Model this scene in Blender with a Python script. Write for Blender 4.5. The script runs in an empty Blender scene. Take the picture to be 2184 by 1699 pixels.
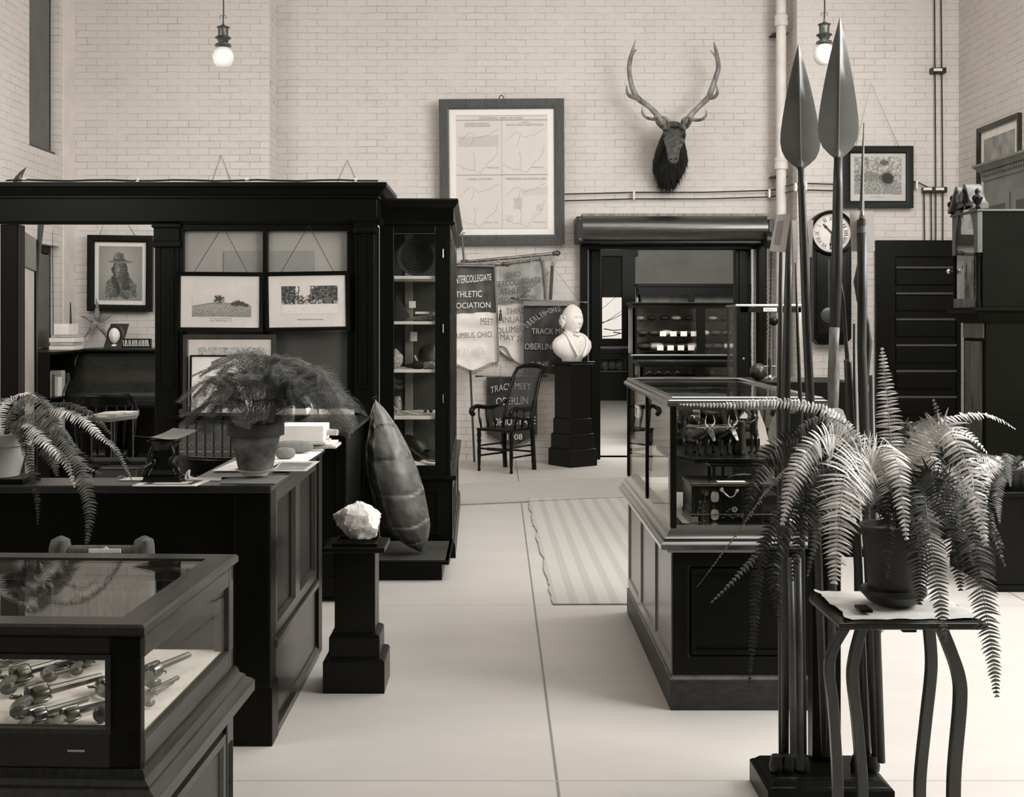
import bpy, math, random
import numpy as np
from mathutils import Vector, Matrix, noise as mnoise
R = random.Random(7)
SC = bpy.context.scene
# ---------------------------------------------------------------- camera
F = 2600.0; CX = 1062.0; CY = 685.0; EYE = 1.65
cam_d = bpy.data.cameras.new('camera'); cam = bpy.data.objects.new('camera', cam_d)
SC.collection.objects.link(cam)
cam.location = (0, 0, EYE); cam.rotation_euler = (math.pi/2, 0, 0)
cam_d.sensor_width = 36; cam_d.lens = F/2184*36
cam_d.shift_x = (1092-CX)/2184; cam_d.shift_y = -(849.5-CY)/2184
cam_d.clip_start = .05; cam_d.clip_end = 200
SC.camera = cam
def at(px, py, Y): return Vector(((px-CX)*Y/F, Y, EYE-(py-CY)*Y/F))
def X(px, Y): return (px-CX)*Y/F
def Z(py, Y): return EYE-(py-CY)*Y/F
def FY(py): return F*EYE/(py-CY)
# ---------------------------------------------------------------- toned greys (silver print: warm lights, olive darks)
def srgb(c): return c/12.92 if c <= .04045 else ((c+.055)/1.055)**2.4
TONE = [(0,(4,4,1)),(20,(22,22,15)),(60,(62,61,56)),(118,(118,118,112)),(170,(173,168,161)),(212,(217,208,200)),(255,(252,247,240))]
def G(v):
    v = max(0, min(255, v))
    for (a, ca), (b, cb) in zip(TONE, TONE[1:]):
        if v <= b:
            t = (v-a)/(b-a)
            return tuple(srgb((ca[i]+(cb[i]-ca[i])*t)/255) for i in range(3))+(1,)
    return tuple(srgb(c/255) for c in TONE[-1][1])+(1,)
# ---------------------------------------------------------------- world, lights, exposure
W = bpy.data.worlds.new('world'); SC.world = W; W.use_nodes = True
W.node_tree.nodes['Background'].inputs[0].default_value = (.86, .87, .87, 1)
W.node_tree.nodes['Background'].inputs[1].default_value = .07
SC.view_settings.view_transform = 'Standard'; SC.view_settings.look = 'None'
SC.view_settings.exposure = .36; SC.view_settings.gamma = 1; SC.view_settings.use_curve_mapping = False
def area(name, loc, target, sx, sy, power, spread=180):
    l = bpy.data.lights.new(name, 'AREA'); l.shape = 'RECTANGLE'; l.size = sx; l.size_y = sy; l.energy = power
    l.color = (.975, .985, .985); l.spread = math.radians(spread)
    o = bpy.data.objects.new(name, l); SC.collection.objects.link(o); o.location = loc
    o.rotation_euler = (Vector(target)-Vector(loc)).to_track_quat('-Z', 'Y').to_euler()
    return o
area('daylight_right_front', (5.0, 4.2, 3.3), (1.0, 4.8, .3), 4.2, 2.8, 520)
area('daylight_right_back', (5.0, 9.0, 4.2), (-1, 13.0, 1.8), 3.6, 2.6, 260)
area('overhead_fill', (1.0, 8.5, 6.35), (0.2, 9.3, 0), 5.0, 8.0, 400)  # soft area light added under the closed ceiling
area('daylight_left_front', (-4.7, 3.5, 3.4), (0.6, 6.5, .6), 3.0, 2.4, 75)
area('daylight_left_back', (-4.6, 10.3, 3.2), (-1, 13.5, 1.6), 2.0, 2.2, 60)
area('fill_far_room', (3.0, 16.8, 4.1), (2.5, 19, .8), 5.0, 4.0, 560)  # added fill below the far room ceiling, no opening there
# ---------------------------------------------------------------- materials
MATS = {}
def nt(name):
    m = bpy.data.materials.new(name); m.use_nodes = True; t = m.node_tree
    return m, t, t.nodes['Principled BSDF']
def mat(name, v, rough=.6, var=.12, scale=8, stretch=(1,1,1), bump=.0, bscale=None, metal=0, spec=.5, coat=0, bdist=.004, detail=6):
    """toned grey with noise variation (object space) and optional bump"""
    if name in MATS: return MATS[name]
    m, t, b = nt(name)
    N = t.nodes; L = t.links
    tc = N.new('ShaderNodeTexCoord'); mp = N.new('ShaderNodeMapping'); mp.inputs['Scale'].default_value = stretch
    nz = N.new('ShaderNodeTexNoise'); nz.inputs['Scale'].default_value = scale; nz.inputs['Detail'].default_value = detail
    cr = N.new('ShaderNodeMix'); cr.data_type = 'RGBA'
    cr.inputs['A'].default_value = G(v*(1-var)); cr.inputs['B'].default_value = G(v*(1+var))
    mr = N.new('ShaderNodeMapRange'); mr.inputs['From Min'].default_value = .3; mr.inputs['From Max'].default_value = .7
    L.new(tc.outputs['Object'], mp.inputs['Vector']); L.new(mp.outputs['Vector'], nz.inputs['Vector'])
    L.new(nz.outputs['Fac'], mr.inputs['Value']); L.new(mr.outputs['Result'], cr.inputs['Factor'])
    L.new(cr.outputs['Result'], b.inputs['Base Color'])
    b.inputs['Roughness'].default_value = rough; b.inputs['Metallic'].default_value = metal
    b.inputs['Specular IOR Level'].default_value = spec
    b.inputs['Coat Weight'].default_value = coat; b.inputs['Coat Roughness'].default_value = .15
    if bump:
        n2 = nz
        if bscale:
            n2 = N.new('ShaderNodeTexNoise'); n2.inputs['Scale'].default_value = bscale; n2.inputs['Detail'].default_value = 5
            L.new(mp.outputs['Vector'], n2.inputs['Vector'])
        bp = N.new('ShaderNodeBump'); bp.inputs['Strength'].default_value = bump; bp.inputs['Distance'].default_value = bdist
        L.new(n2.outputs['Fac'], bp.inputs['Height']); L.new(bp.outputs['Normal'], b.inputs['Normal'])
    MATS[name] = m
    return m
WOOD = mat('dark_varnished_oak', 9, .33, .25, 6, (6,6,.6), .15, bdist=.001, spec=.13)
WOODH = mat('dark_varnished_oak_crosswise', 9, .33, .25, 6, (.6,4,6), .15, bdist=.001, spec=.13)
WOODM = mat('brown_oak', 25, .24, .25, 7, (6,6,.7), .15, bdist=.001, spec=.4)
WOODMH = mat('brown_oak_crosswise', 25, .24, .3, 7, (6,.7,6), .15, bdist=.001, spec=.4)
EBON = mat('ebonised_wood', 7, .28, .2, 9, (1,1,1), .05, spec=.2)
BLACK = mat('black_lacquer', 11, .18, .1, 5, spec=.4)
IRON = mat('black_iron', 22, .4, .2, 20, bump=.1, spec=.4)
BRASS = mat('worn_brass', 150, .3, .15, 15, metal=1)
STEEL = mat('polished_steel', 170, .28, .12, 9, metal=1)
NICKEL = mat('nickel_trim', 215, .22, .05, 9, metal=1)
CARD = mat('white_card', 222, .8, .03, 12)
PAPER = mat('white_paper', 228, .85, .03, 10)
PAPERD = mat('aged_paper', 176, .85, .1, 9)
INK = mat('black_ink', 40, .8, .1, 9)
INKG = mat('grey_ink', 138, .8, .1, 9)
PLASTER = mat('white_plaster_cast', 226, .65, .03, 14, bump=.08)
CERAM = mat('white_glazed_ceramic', 220, .2, .03, 8)
WHITEP = mat('white_paint', 212, .6, .04, 8)
SHELFW = mat('white_painted_shelf', 205, .5, .05, 8)
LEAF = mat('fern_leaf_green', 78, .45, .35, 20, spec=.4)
LEAFSHADE = mat('shaded_fern_leaf_green', 34, .45, .4, 20, spec=.4)  # darker copy of the leaf: shade on back fronds put into colour
FEATH = mat('asparagus_fern_green', 70, .65, .35, 30)
STEM = mat('fern_stem', 95, .6, .2, 30)
SOIL = mat('dark_soil', 30, .95, .3, 40, bump=.6)
TERRA = mat('stained_terracotta', 68, .8, .55, 14, bump=.5, bscale=60)
TERRAL = mat('pale_terracotta', 158, .85, .18, 7, bump=.3, bscale=50)
TERRAD = mat('dark_glazed_pot', 22, .4, .3, 10, bump=.2)
SILVERW = mat('woven_basket', 95, .8, .4, 60, bump=.8, bscale=90)
FUR = mat('dark_mane_fur', 20, .9, .4, 60, (1,1,.3), .8, bscale=120)
FURL = mat('brown_hide', 66, .85, .35, 22, bump=.6, bscale=70)
ANTLER = mat('antler', 118, .45, .3, 14, (1,1,.4), .3, bscale=60)
STONEW = mat('pale_rough_stone', 205, .9, .14, 11, bump=.9, bscale=22, bdist=.01)
STONEG = mat('grey_river_stone', 120, .85, .1, 30, bump=.2, bscale=80)
STRAWM = mat('straw_matting', 182, .9, .05, 30, bump=.3, bscale=120)
CLOTHD = mat('dark_satin', 62, .5, .15, 8, bump=.1)
CLOTHL = mat('white_satin', 215, .55, .04, 8, bump=.1)
CLOTHG = mat('grey_satin', 142, .42, .12, 8, bump=.1)
BRAID = mat('metallic_braid', 105, .6, .5, 160, bump=.8, bscale=200)
WALLG = mat('grey_distemper', 160, .9, .04, 3)
def glass_mat(name, tint=.93, refl=1.0, rough=.01, ior=1.45):
    m = bpy.data.materials.new(name); m.use_nodes = True; t = m.node_tree; N = t.nodes; L = t.links
    N.remove(N['Principled BSDF'])
    tr = N.new('ShaderNodeBsdfTransparent'); c = G(255); tr.inputs[0].default_value = (tint, tint, tint*.98, 1)
    gl = N.new('ShaderNodeBsdfGlossy'); gl.inputs['Roughness'].default_value = rough
    fr = N.new('ShaderNodeFresnel'); fr.inputs[0].default_value = ior
    nz = N.new('ShaderNodeTexNoise'); nz.inputs['Scale'].default_value = 3
    bp = N.new('ShaderNodeBump'); bp.inputs['Strength'].default_value = .03; bp.inputs['Distance'].default_value = .01
    L.new(nz.outputs['Fac'], bp.inputs['Height']); L.new(bp.outputs['Normal'], gl.inputs['Normal'])
    ge = N.new('ShaderNodeNewGeometry'); io = N.new('ShaderNodeMath'); io.operation = 'MULTIPLY_ADD'; io.inputs[1].default_value = 1/ior-ior; io.inputs[2].default_value = ior
    L.new(ge.outputs['Backfacing'], io.inputs[0]); L.new(io.outputs[0], fr.inputs[0])   # same reflectance from both sides of the pane
    mu = N.new('ShaderNodeMath'); mu.operation = 'MULTIPLY'; mu.inputs[1].default_value = refl; mu.use_clamp = True
    mx = N.new('ShaderNodeMixShader')
    L.new(fr.outputs[0], mu.inputs[0]); L.new(mu.outputs[0], mx.inputs[0]); L.new(tr.outputs[0], mx.inputs[1]); L.new(gl.outputs[0], mx.inputs[2])
    L.new(mx.outputs[0], N['Material Output'].inputs[0])
    return m
GLASS = glass_mat('old_plate_glass', .97, .6)
GLASSR = glass_mat('reflective_plate_glass', .96, .9)
DOME = glass_mat('blown_glass', .9, 2.2)
def brick_mat(name, axis, v=204, off=(0,0)):
    m, t, b = nt(name); N = t.nodes; L = t.links
    ge = N.new('ShaderNodeNewGeometry'); sp = N.new('ShaderNodeSeparateXYZ'); cb = N.new('ShaderNodeCombineXYZ')
    L.new(ge.outputs['Position'], sp.inputs[0])
    nz = N.new('ShaderNodeTexNoise'); nz.inputs['Scale'].default_value = 7; nz.inputs['Detail'].default_value = 4
    L.new(ge.outputs['Position'], nz.inputs['Vector'])
    ad = N.new('ShaderNodeMath'); ad.operation = 'MULTIPLY_ADD'; ad.inputs[1].default_value = .022
    L.new(nz.outputs['Fac'], ad.inputs[0]); L.new(sp.outputs['Z'], ad.inputs[2])
    nx_ = N.new('ShaderNodeTexNoise'); nx_.inputs['Scale'].default_value = 5.3; L.new(ge.outputs['Position'], nx_.inputs['Vector'])
    ax = N.new('ShaderNodeMath'); ax.operation = 'MULTIPLY_ADD'; ax.inputs[1].default_value = .05
    L.new(nx_.outputs['Fac'], ax.inputs[0]); L.new(sp.outputs[axis], ax.inputs[2])
    L.new(ax.outputs[0], cb.inputs[0]); L.new(ad.outputs[0], cb.inputs[1])
    br = N.new('ShaderNodeTexBrick'); br.inputs['Scale'].default_value = 1
    br.inputs['Brick Width'].default_value = .236; br.inputs['Row Height'].default_value = .0795
    br.inputs['Mortar Size'].default_value = .0055; br.inputs['Mortar Smooth'].default_value = .5; br.inputs['Bias'].default_value = 0
    br.inputs['Color1'].default_value = G(v); br.inputs['Color2'].default_value = G(v-9); br.inputs['Mortar'].default_value = G(v-52)
    L.new(cb.outputs[0], br.inputs['Vector'])
    # mortar lines fade in and out under the paint
    n3 = N.new('ShaderNodeTexNoise'); n3.inputs['Scale'].default_value = 3.1; n3.inputs['Detail'].default_value = 6; n3.inputs['Roughness'].default_value = .7
    L.new(ge.outputs['Position'], n3.inputs['Vector'])
    mr = N.new('ShaderNodeMapRange'); mr.inputs['From Min'].default_value = .38; mr.inputs['From Max'].default_value = .62; mr.inputs['To Min'].default_value=.1; mr.inputs['To Max'].default_value = .85
    L.new(n3.outputs['Fac'], mr.inputs['Value'])
    mx = N.new('ShaderNodeMix'); mx.data_type = 'RGBA'; mx.inputs['A'].default_value = G(v-2)
    L.new(br.outputs['Color'], mx.inputs['B']); L.new(mr.outputs['Result'], mx.inputs['Factor'])
    # small dark pits
    n4 = N.new('ShaderNodeTexNoise'); n4.inputs['Scale'].default_value = 34; n4.inputs['Detail'].default_value = 2
    L.new(ge.outputs['Position'], n4.inputs['Vector'])
    m4 = N.new('ShaderNodeMapRange'); m4.inputs['From Min'].default_value = .73; m4.inputs['From Max'].default_value = .78; m4.inputs['To Max'].default_value = .4
    L.new(n4.outputs['Fac'], m4.inputs['Value'])
    m5 = N.new('ShaderNodeMix'); m5.data_type = 'RGBA'; m5.inputs['B'].default_value = G(v-75)
    L.new(mx.outputs['Result'], m5.inputs['A']); L.new(m4.outputs['Result'], m5.inputs['Factor'])
    L.new(m5.outputs['Result'], b.inputs['Base Color'])
    b.inputs['Roughness'].default_value = .75
    n2 = N.new('ShaderNodeTexNoise'); n2.inputs['Scale'].default_value = 40; L.new(ge.outputs['Position'], n2.inputs['Vector'])
    s1 = N.new('ShaderNodeMath'); s1.operation = 'MULTIPLY_ADD'; s1.inputs[1].default_value = -1.0
    s2 = N.new('ShaderNodeMath'); s2.operation = 'MULTIPLY'; s2.inputs[1].default_value = .35
    L.new(n2.outputs['Fac'], s2.inputs[0]); L.new(br.outputs['Fac'], s1.inputs[0]); L.new(s2.outputs[0], s1.inputs[2])
    bp = N.new('ShaderNodeBump'); bp.inputs['Strength'].default_value = .4; bp.inputs['Distance'].default_value = .006
    L.new(s1.outputs[0], bp.inputs['Height']); L.new(bp.outputs['Normal'], b.inputs['Normal'])
    return m
BRICKX = brick_mat('white_painted_brick', 'X'); BRICKY = brick_mat('white_painted_brick_side', 'Y')
def floor_mat(name, v=181, joints=True):
    m, t, b = nt(name); N = t.nodes; L = t.links
    ge = N.new('ShaderNodeNewGeometry'); sp = N.new('ShaderNodeSeparateXYZ'); L.new(ge.outputs['Position'], sp.inputs[0])
    nz = N.new('ShaderNodeTexNoise'); nz.inputs['Scale'].default_value = 1.3; nz.inputs['Detail'].default_value = 8; nz.inputs['Roughness'].default_value = .6
    mp = N.new('ShaderNodeMapping'); mp.inputs['Scale'].default_value = (.6, 2.2, 1); L.new(ge.outputs['Position'], mp.inputs[0]); L.new(mp.outputs[0], nz.inputs['Vector'])
    mx = N.new('ShaderNodeMix'); mx.data_type = 'RGBA'; mx.inputs['A'].default_value = G(v-14); mx.inputs['B'].default_value = G(v+10)
    L.new(nz.outputs['Fac'], mx.inputs['Factor'])
    out = mx.outputs['Result']
    if joints:
        def line(sock, period, offset, w, col, out):
            a = N.new('ShaderNodeMath'); a.operation = 'SUBTRACT'; a.inputs[1].default_value = offset; L.new(sock, a.inputs[0])
            p = N.new('ShaderNodeMath'); p.operation = 'PINGPONG'; p.inputs[1].default_value = period/2; L.new(a.outputs[0], p.inputs[0])
            c = N.new('ShaderNodeMapRange'); c.inputs['From Min'].default_value = w; c.inputs['From Max'].default_value = w*2.2
            c.inputs['To Min'].default_value = 1; c.inputs['To Max'].default_value = 0
            L.new(p.outputs[0], c.inputs['Value'])
            k = N.new('ShaderNodeMix'); k.data_type = 'RGBA'; k.inputs['B'].default_value = G(col)
            L.new(c.outputs['Result'], k.inputs['Factor']); L.new(out, k.inputs['A'])
            return k.outputs['Result']
        out = line(sp.outputs['X'], 2.9, .212, .0035, 118, out)
        out = line(sp.outputs['Y'], 2.71, 7.09, .003, 150, out)
        out = line(sp.outputs['Y'], 2.71, 5.735, .002, 165, out)
    L.new(out, b.inputs['Base Color'])
    b.inputs['Roughness'].default_value = .42; b.inputs['Specular IOR Level'].default_value = .35
    bp = N.new('ShaderNodeBump'); bp.inputs['Strength'].default_value = .12; bp.inputs['Distance'].default_value = .01
    L.new(nz.outputs['Fac'], bp.inputs['Height']); L.new(bp.outputs['Normal'], b.inputs['Normal'])
    return m
FLOOR = floor_mat('polished_cement')
def attr_mat(name, rough=.7):
    m, t, b = nt(name); N = t.nodes; L = t.links
    a = N.new('ShaderNodeAttribute'); a.attribute_name = 'print'
    L.new(a.outputs['Color'], b.inputs['Base Color']); b.inputs['Roughness'].default_value = rough
    return m
PRINT = attr_mat('printed_picture')
def emit_mat(name, v, s):
    m = bpy.data.materials.new(name); m.use_nodes = True; t = m.node_tree; N = t.nodes
    N.remove(N['Principled BSDF']); e = N.new('ShaderNodeEmission'); e.inputs[0].default_value = G(v); e.inputs[1].default_value = s
    t.links.new(e.outputs[0], N['Material Output'].inputs[0]); return m
# ---------------------------------------------------------------- object helpers
ORG = {}
def tag(o, label=None, cat=None, group=None, kind=None):
    if label: o['label'] = label
    if cat: o['category'] = cat
    if group: o['group'] = group
    if kind: o['kind'] = kind
    return o
def thing(name, label, cat, loc=(0,0,0), rz=0, group=None, parent=None):
    o = bpy.data.objects.new(name, None); SC.collection.objects.link(o); o.empty_display_size = .1
    o.location = loc; o.rotation_euler = (0, 0, rz)
    ORG[o.name] = Vector(loc) if rz == 0 else Vector((0,0,0))
    return tag(o, label, cat, group)
def V(*a): return Vector(a)
class MB:
    def __init__(s): s.v = []; s.f = []; s.nb = 0
    def add(s, vs, fs, M=None):
        n = len(s.v)
        s.v += [tuple(M @ Vector(p)) if M is not None else tuple(p) for p in vs]
        s.f += [tuple(i+n for i in f) for f in fs]; return s
    def box(s, x0, x1, y0, y1, z0, z1, M=None):
        if x0 > x1: x0, x1 = x1, x0
        if y0 > y1: y0, y1 = y1, y0
        if z0 > z1: z0, z1 = z1, z0
        if M is None:   # successive boxes of one mesh never share a plane
            q = s.nb*.0004; s.nb += 1; x0 -= q; x1 += q; y0 -= q; y1 += q; z0 += q*.2; z1 += q
        return s.add([(x0,y0,z0),(x1,y0,z0),(x1,y1,z0),(x0,y1,z0),(x0,y0,z1),(x1,y0,z1),(x1,y1,z1),(x0,y1,z1)],
              [(0,3,2,1),(4,5,6,7),(0,1,5,4),(1,2,6,5),(2,3,7,6),(3,0,4,7)], M)
    def bar(s, p, q, w, h, up=(0,0,1)):
        p = Vector(p); q = Vector(q); d = (q-p).normalized(); u = Vector(up)
        sd = d.cross(u)
        if sd.length < 1e-5: sd = d.cross(Vector((0,1,0)))
        sd.normalize(); u = sd.cross(d).normalized()
        vs = []
        for c in (p, q):
            for a, b in ((-1,-1),(1,-1),(1,1),(-1,1)): vs.append(c+sd*(a*w/2)+u*(b*h/2))
        return s.add(vs, [(0,1,2,3),(7,6,5,4),(0,4,5,1),(1,5,6,2),(2,6,7,3),(3,7,4,0)])
    def rings(s, rings, cap=True, closed=False):
        n = len(rings[0]); vs = [p for r in rings for p in r]; fs = []
        m = len(rings)
        for i in range(m if closed else m-1):
            a = i*n; b = ((i+1) % m)*n
            for j in range(n):
                k = (j+1) % n; fs.append((a+j, a+k, b+k, b+j))
        if cap and not closed:
            fs.append(tuple(range(n-1, -1, -1))); fs.append(tuple((m-1)*n+j for j in range(n)))
        return s.add(vs, fs)
    def tube(s, pts, r, n=8, cap=True, closed=False, flat=1.0, up=None):
        pts = [Vector(p) for p in pts]; m = len(pts)
        rr = r if isinstance(r, (list, tuple)) else [r]*m
        rings = []; prev = None
        for i, p in enumerate(pts):
            if closed: d = pts[(i+1) % m]-pts[i-1]
            else: d = pts[min(i+1, m-1)]-pts[max(i-1, 0)]
            if d.length < 1e-9: d = Vector((0,0,1))
            d.normalize()
            if prev is None:
                a = Vector(up) if up else (Vector((0,0,1)) if abs(d.z) < .9 else Vector((0,1,0)))
            else: a = prev
            a = (a-d*a.dot(d))
            if a.length < 1e-6: a = d.orthogonal()
            a.normalize(); prev = a; b = d.cross(a)
            rings.append([p+a*(math.cos(t)*rr[i]*flat)+b*(math.sin(t)*rr[i]) for t in [2*math.pi*k/n for k in range(n)]])
        return s.rings(rings, cap, closed)
    def lathe(s, prof, c=(0,0,0), n=24, sx=1, sy=1, M=None, cap=True):
        c = Vector(c); rings = []
        for r, z in prof:
            ring = [Vector((c.x+math.cos(t)*r*sx, c.y+math.sin(t)*r*sy, c.z+z)) for t in [2*math.pi*k/n for k in range(n)]]
            if M is not None: ring = [M @ p for p in ring]
            rings.append(ring)
        return s.rings(rings, cap)
    def stack(s, cx, cy, hx, hy, prof):
        """square-section turned profile: prof = (outset, z)"""
        return s.rings([[V(cx-hx-d, cy-hy-d, z), V(cx+hx+d, cy-hy-d, z), V(cx+hx+d, cy+hy+d, z), V(cx-hx-d, cy+hy+d, z)] for d, z in prof])
    def sphere(s, c, r, nu=16, nv=10, M=None):
        if not isinstance(r, (tuple, list)): r = (r, r, r)
        rings = []
        for i in range(nv+1):
            t = math.pi*i/nv
            t = max(.02, min(math.pi-.02, t))
            ring = [Vector((c[0]+r[0]*math.sin(t)*math.cos(a), c[1]+r[1]*math.sin(t)*math.sin(a), c[2]-r[2]*math.cos(t))) for a in [2*math.pi*k/nu for k in range(nu)]]
            if M is not None: ring = [M @ p for p in ring]
            rings.append(ring)
        return s.rings(rings)
    def prism(s, poly, a, b):
        """poly: list of 3D points (planar); extruded by vector b-a"""
        poly = [Vector(p) for p in poly]; d = Vector(b)-Vector(a)
        return s.rings([poly, [p+d for p in poly]])
    def frame(s, x0, x1, z0, z1, y0, y1, w, slope=0):
        """picture frame (mitred), front y0, back y1; slope pushes the inner edge back"""
        def rect(i, y): return [V(x0+i,y,z0+i), V(x1-i,y,z0+i), V(x1-i,y,z1-i), V(x0+i,y,z1-i)]
        r = [rect(0,y1), rect(0,y0), rect(w*.75,y0+slope*.3), rect(w,y0+slope), rect(w,y1)]
        return s.rings(r, cap=False, closed=True)
    def run(s, path, prof, closed=False):
        """moulding: profile (outset, z) swept along an xy path with mitres; outset to the right of travel"""
        P = [Vector((p[0], p[1])) for p in path]; m = len(P); rings = []
        for i in range(m):
            if closed or 0 < i < m-1:
                d0 = (P[i]-P[i-1]).normalized(); d1 = (P[(i+1) % m]-P[i]).normalized()
            elif i == 0: d0 = d1 = (P[1]-P[0]).normalized()
            else: d0 = d1 = (P[-1]-P[-2]).normalized()
            n0 = Vector((d0.y, -d0.x)); n1 = Vector((d1.y, -d1.x)); mt = n0+n1
            if mt.length < 1e-6: mt = n0
            mt = mt/mt.length; mt = mt/max(.3, mt.dot(n0))
            rings.append([Vector((P[i].x+mt.x*o, P[i].y+mt.y*o, z)) for o, z in prof])
        return s.rings(rings, cap=not closed, closed=closed)
    def mirror(s, axis, c=0):
        s.v = [tuple((2*c-p[k] if k == axis else p[k]) for k in range(3)) for p in s.v]
        s.f = [tuple(reversed(f)) for f in s.f]; return s
    def xf(s, M): s.v = [tuple(M @ Vector(p)) for p in s.v]; return s
    def build(s, name, m, parent=None, smooth=None, bevel=0, local=False, sub=0, kind=None, label=None, cat=None, group=None, colors=None):
        vs = [Vector(p) for p in s.v]
        if parent is not None and not local:
            o0 = ORG.get(parent.name, Vector((0,0,0))); vs = [p-o0 for p in vs]; loc = None
        elif parent is None:
            if kind == 'structure': loc = Vector((0,0,0))
            else:
                xs = [p.x for p in vs]; ys = [p.y for p in vs]; zs = [p.z for p in vs]
                loc = V((min(xs)+max(xs))/2, (min(ys)+max(ys))/2, min(zs)); vs = [p-loc for p in vs]
        else: loc = None
        me = bpy.data.meshes.new(name); me.from_pydata([tuple(p) for p in vs], [], s.f); me.validate()
        if colors is not None:
            ca = me.color_attributes.new('print', 'FLOAT_COLOR', 'POINT')
            ca.data.foreach_set('color', np.asarray(colors, dtype=np.float32).ravel())
        for mm in (m if isinstance(m, (list, tuple)) else [m]): me.materials.append(mm)
        if smooth is not None:
            me.shade_smooth() if hasattr(me, 'shade_smooth') else None
            for p in me.polygons: p.use_smooth = True
            if smooth < 180: me.set_sharp_from_angle(angle=math.radians(smooth))
        o = bpy.data.objects.new(name, me); SC.collection.objects.link(o)
        if parent is not None: o.parent = parent; ORG[o.name] = ORG.get(parent.name, Vector((0,0,0))) if not local else Vector((0,0,0))
        else: o.location = loc; ORG[o.name] = loc
        if bevel:
            b = o.modifiers.new('bevel', 'BEVEL'); b.width = bevel; b.segments = 2; b.limit_method = 'ANGLE'; b.angle_limit = math.radians(35)
        if sub:
            b = o.modifiers.new('subdivision', 'SUBSURF'); b.levels = sub; b.render_levels = sub
        return tag(o, label, cat, group, kind)
def dup(root, loc=None, rz=None, label=None, group=None, scale=None):
    r = root.copy(); SC.collection.objects.link(r)
    if loc is not None: r.location = loc
    if rz is not None: r.rotation_euler = (0, 0, rz) if not isinstance(rz, (tuple, list)) else rz
    if scale is not None: r.scale = (scale,)*3 if not isinstance(scale, (tuple, list)) else scale
    if label: r['label'] = label
    if group: r['group'] = group
    for ch in list(root.children):
        c = ch.copy(); SC.collection.objects.link(c); c.parent = r
        for g in list(ch.children):
            d = g.copy(); SC.collection.objects.link(d); d.parent = c
    return r
def cspline(pts, n=8):
    """Catmull-Rom through points"""
    P = [Vector(p) for p in pts]; P = [P[0]*2-P[1]]+P+[P[-1]*2-P[-2]]; out = []
    for i in range(1, len(P)-2):
        for k in range(n):
            t = k/n; a, b, c, d = P[i-1], P[i], P[i+1], P[i+2]
            out.append(.5*((2*b)+(c-a)*t+(2*a-5*b+4*c-d)*t*t+(3*b-a-3*c+d)*t*t*t))
    out.append(P[-2]); return out
_tc = {}
def text2d(s, bold=False):
    """glyph mesh of a string in its own plane, normalised to width/height of the glyphs"""
    if s in _tc: return _tc[s]
    cu = bpy.data.curves.new('t', 'FONT'); cu.body = s; cu.size = 1; cu.resolution_u = 3
    if bold: cu.offset = .02
    ob = bpy.data.objects.new('t', cu); SC.collection.objects.link(ob)
    dg = bpy.context.evaluated_depsgraph_get(); me = bpy.data.meshes.new_from_object(ob.evaluated_get(dg))
    vs = [(v.co.x, v.co.y) for v in me.vertices]; fs = [tuple(p.vertices) for p in me.polygons]
    bpy.data.objects.remove(ob); bpy.data.curves.remove(cu); bpy.data.meshes.remove(me)
    if not vs: _tc[s] = ([], [], 1, 1); return _tc[s]
    x0 = min(v[0] for v in vs); x1 = max(v[0] for v in vs); y0 = min(v[1] for v in vs); y1 = max(v[1] for v in vs)
    vs = [((a-x0)/(x1-x0), (b-y0)/(y1-y0)) for a, b in vs]
    _tc[s] = (vs, fs, x1-x0, y1-y0); return _tc[s]
def put_text(mb, s, x0, x1, z0, z1, fn):
    """fit string into the (x0..x1, z0..z1) box; fn maps (a, b) to 3D"""
    vs, fs, w, h = text2d(s)
    mb.add([fn(x0+(x1-x0)*a, z0+(z1-z0)*b) for a, b in vs], fs); return mb
def picture(name, x0, x1, z0, z1, y, fn, nx, ny, parent, local=False):
    """flat print: fn(u,v) -> grey 0..255, u right, v up"""
    mb = MB(); cols = []
    for j in range(ny+1):
        for i in range(nx+1):
            mb.v.append((x0+(x1-x0)*i/nx, y, z0+(z1-z0)*j/ny)); cols.append(G(fn(i/nx, j/ny)))
    for j in range(ny):
        for i in range(nx):
            a = j*(nx+1)+i; mb.f.append((a, a+1, a+nx+2, a+nx+1))
    return mb.build(name, PRINT, parent, local=local, colors=cols)
def nz2(x, y, s=1, seed=0): return mnoise.noise(Vector((x*s, y*s, seed*7.3)))
def fbm(x, y, s=1, seed=0): return mnoise.fractal(Vector((x*s, y*s, seed*7.3)), .6, 2.1, 5)
# ================================================================ ROOM SHELL
YB = 14.5; YP = 14.05; XL = -4.89; XR = 5.31; XPL = -2.632; XPR = 3.447; HT = 6.5
DX0 = X(1254.5, YB); DX1 = X(1614, YB); DZ = 2.66
MB().add([(XL-.4,-.6,0),(XR+.4,-.6,0),(XR+.4,YB+.5,0),(XL-.4,YB+.5,0)], [(0,1,2,3)]).build('floor', FLOOR, kind='structure')
MB().box(XL-.3, XR+.3, -.6, YB+.3, HT, HT+.1).build('ceiling', mat('white_ceiling', 205, .8, .04, 3), kind='structure')
MB().box(XL-.3, XPL, YP, YB+.3, 0, HT).build('wall_back_left', BRICKX, kind='structure')
MB().box(XPR, XR+.3, YP, YB+.3, 0, HT).build('wall_back_right', BRICKX, kind='structure')
w = MB()
w.box(XPL, DX0, YB, YB+.3, 0, HT); w.box(DX1, XPR, YB, YB+.3, 0, HT); w.box(DX0, DX1, YB, YB+.3, DZ, HT)
w.build('wall_back', BRICKX, kind='structure')
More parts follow.
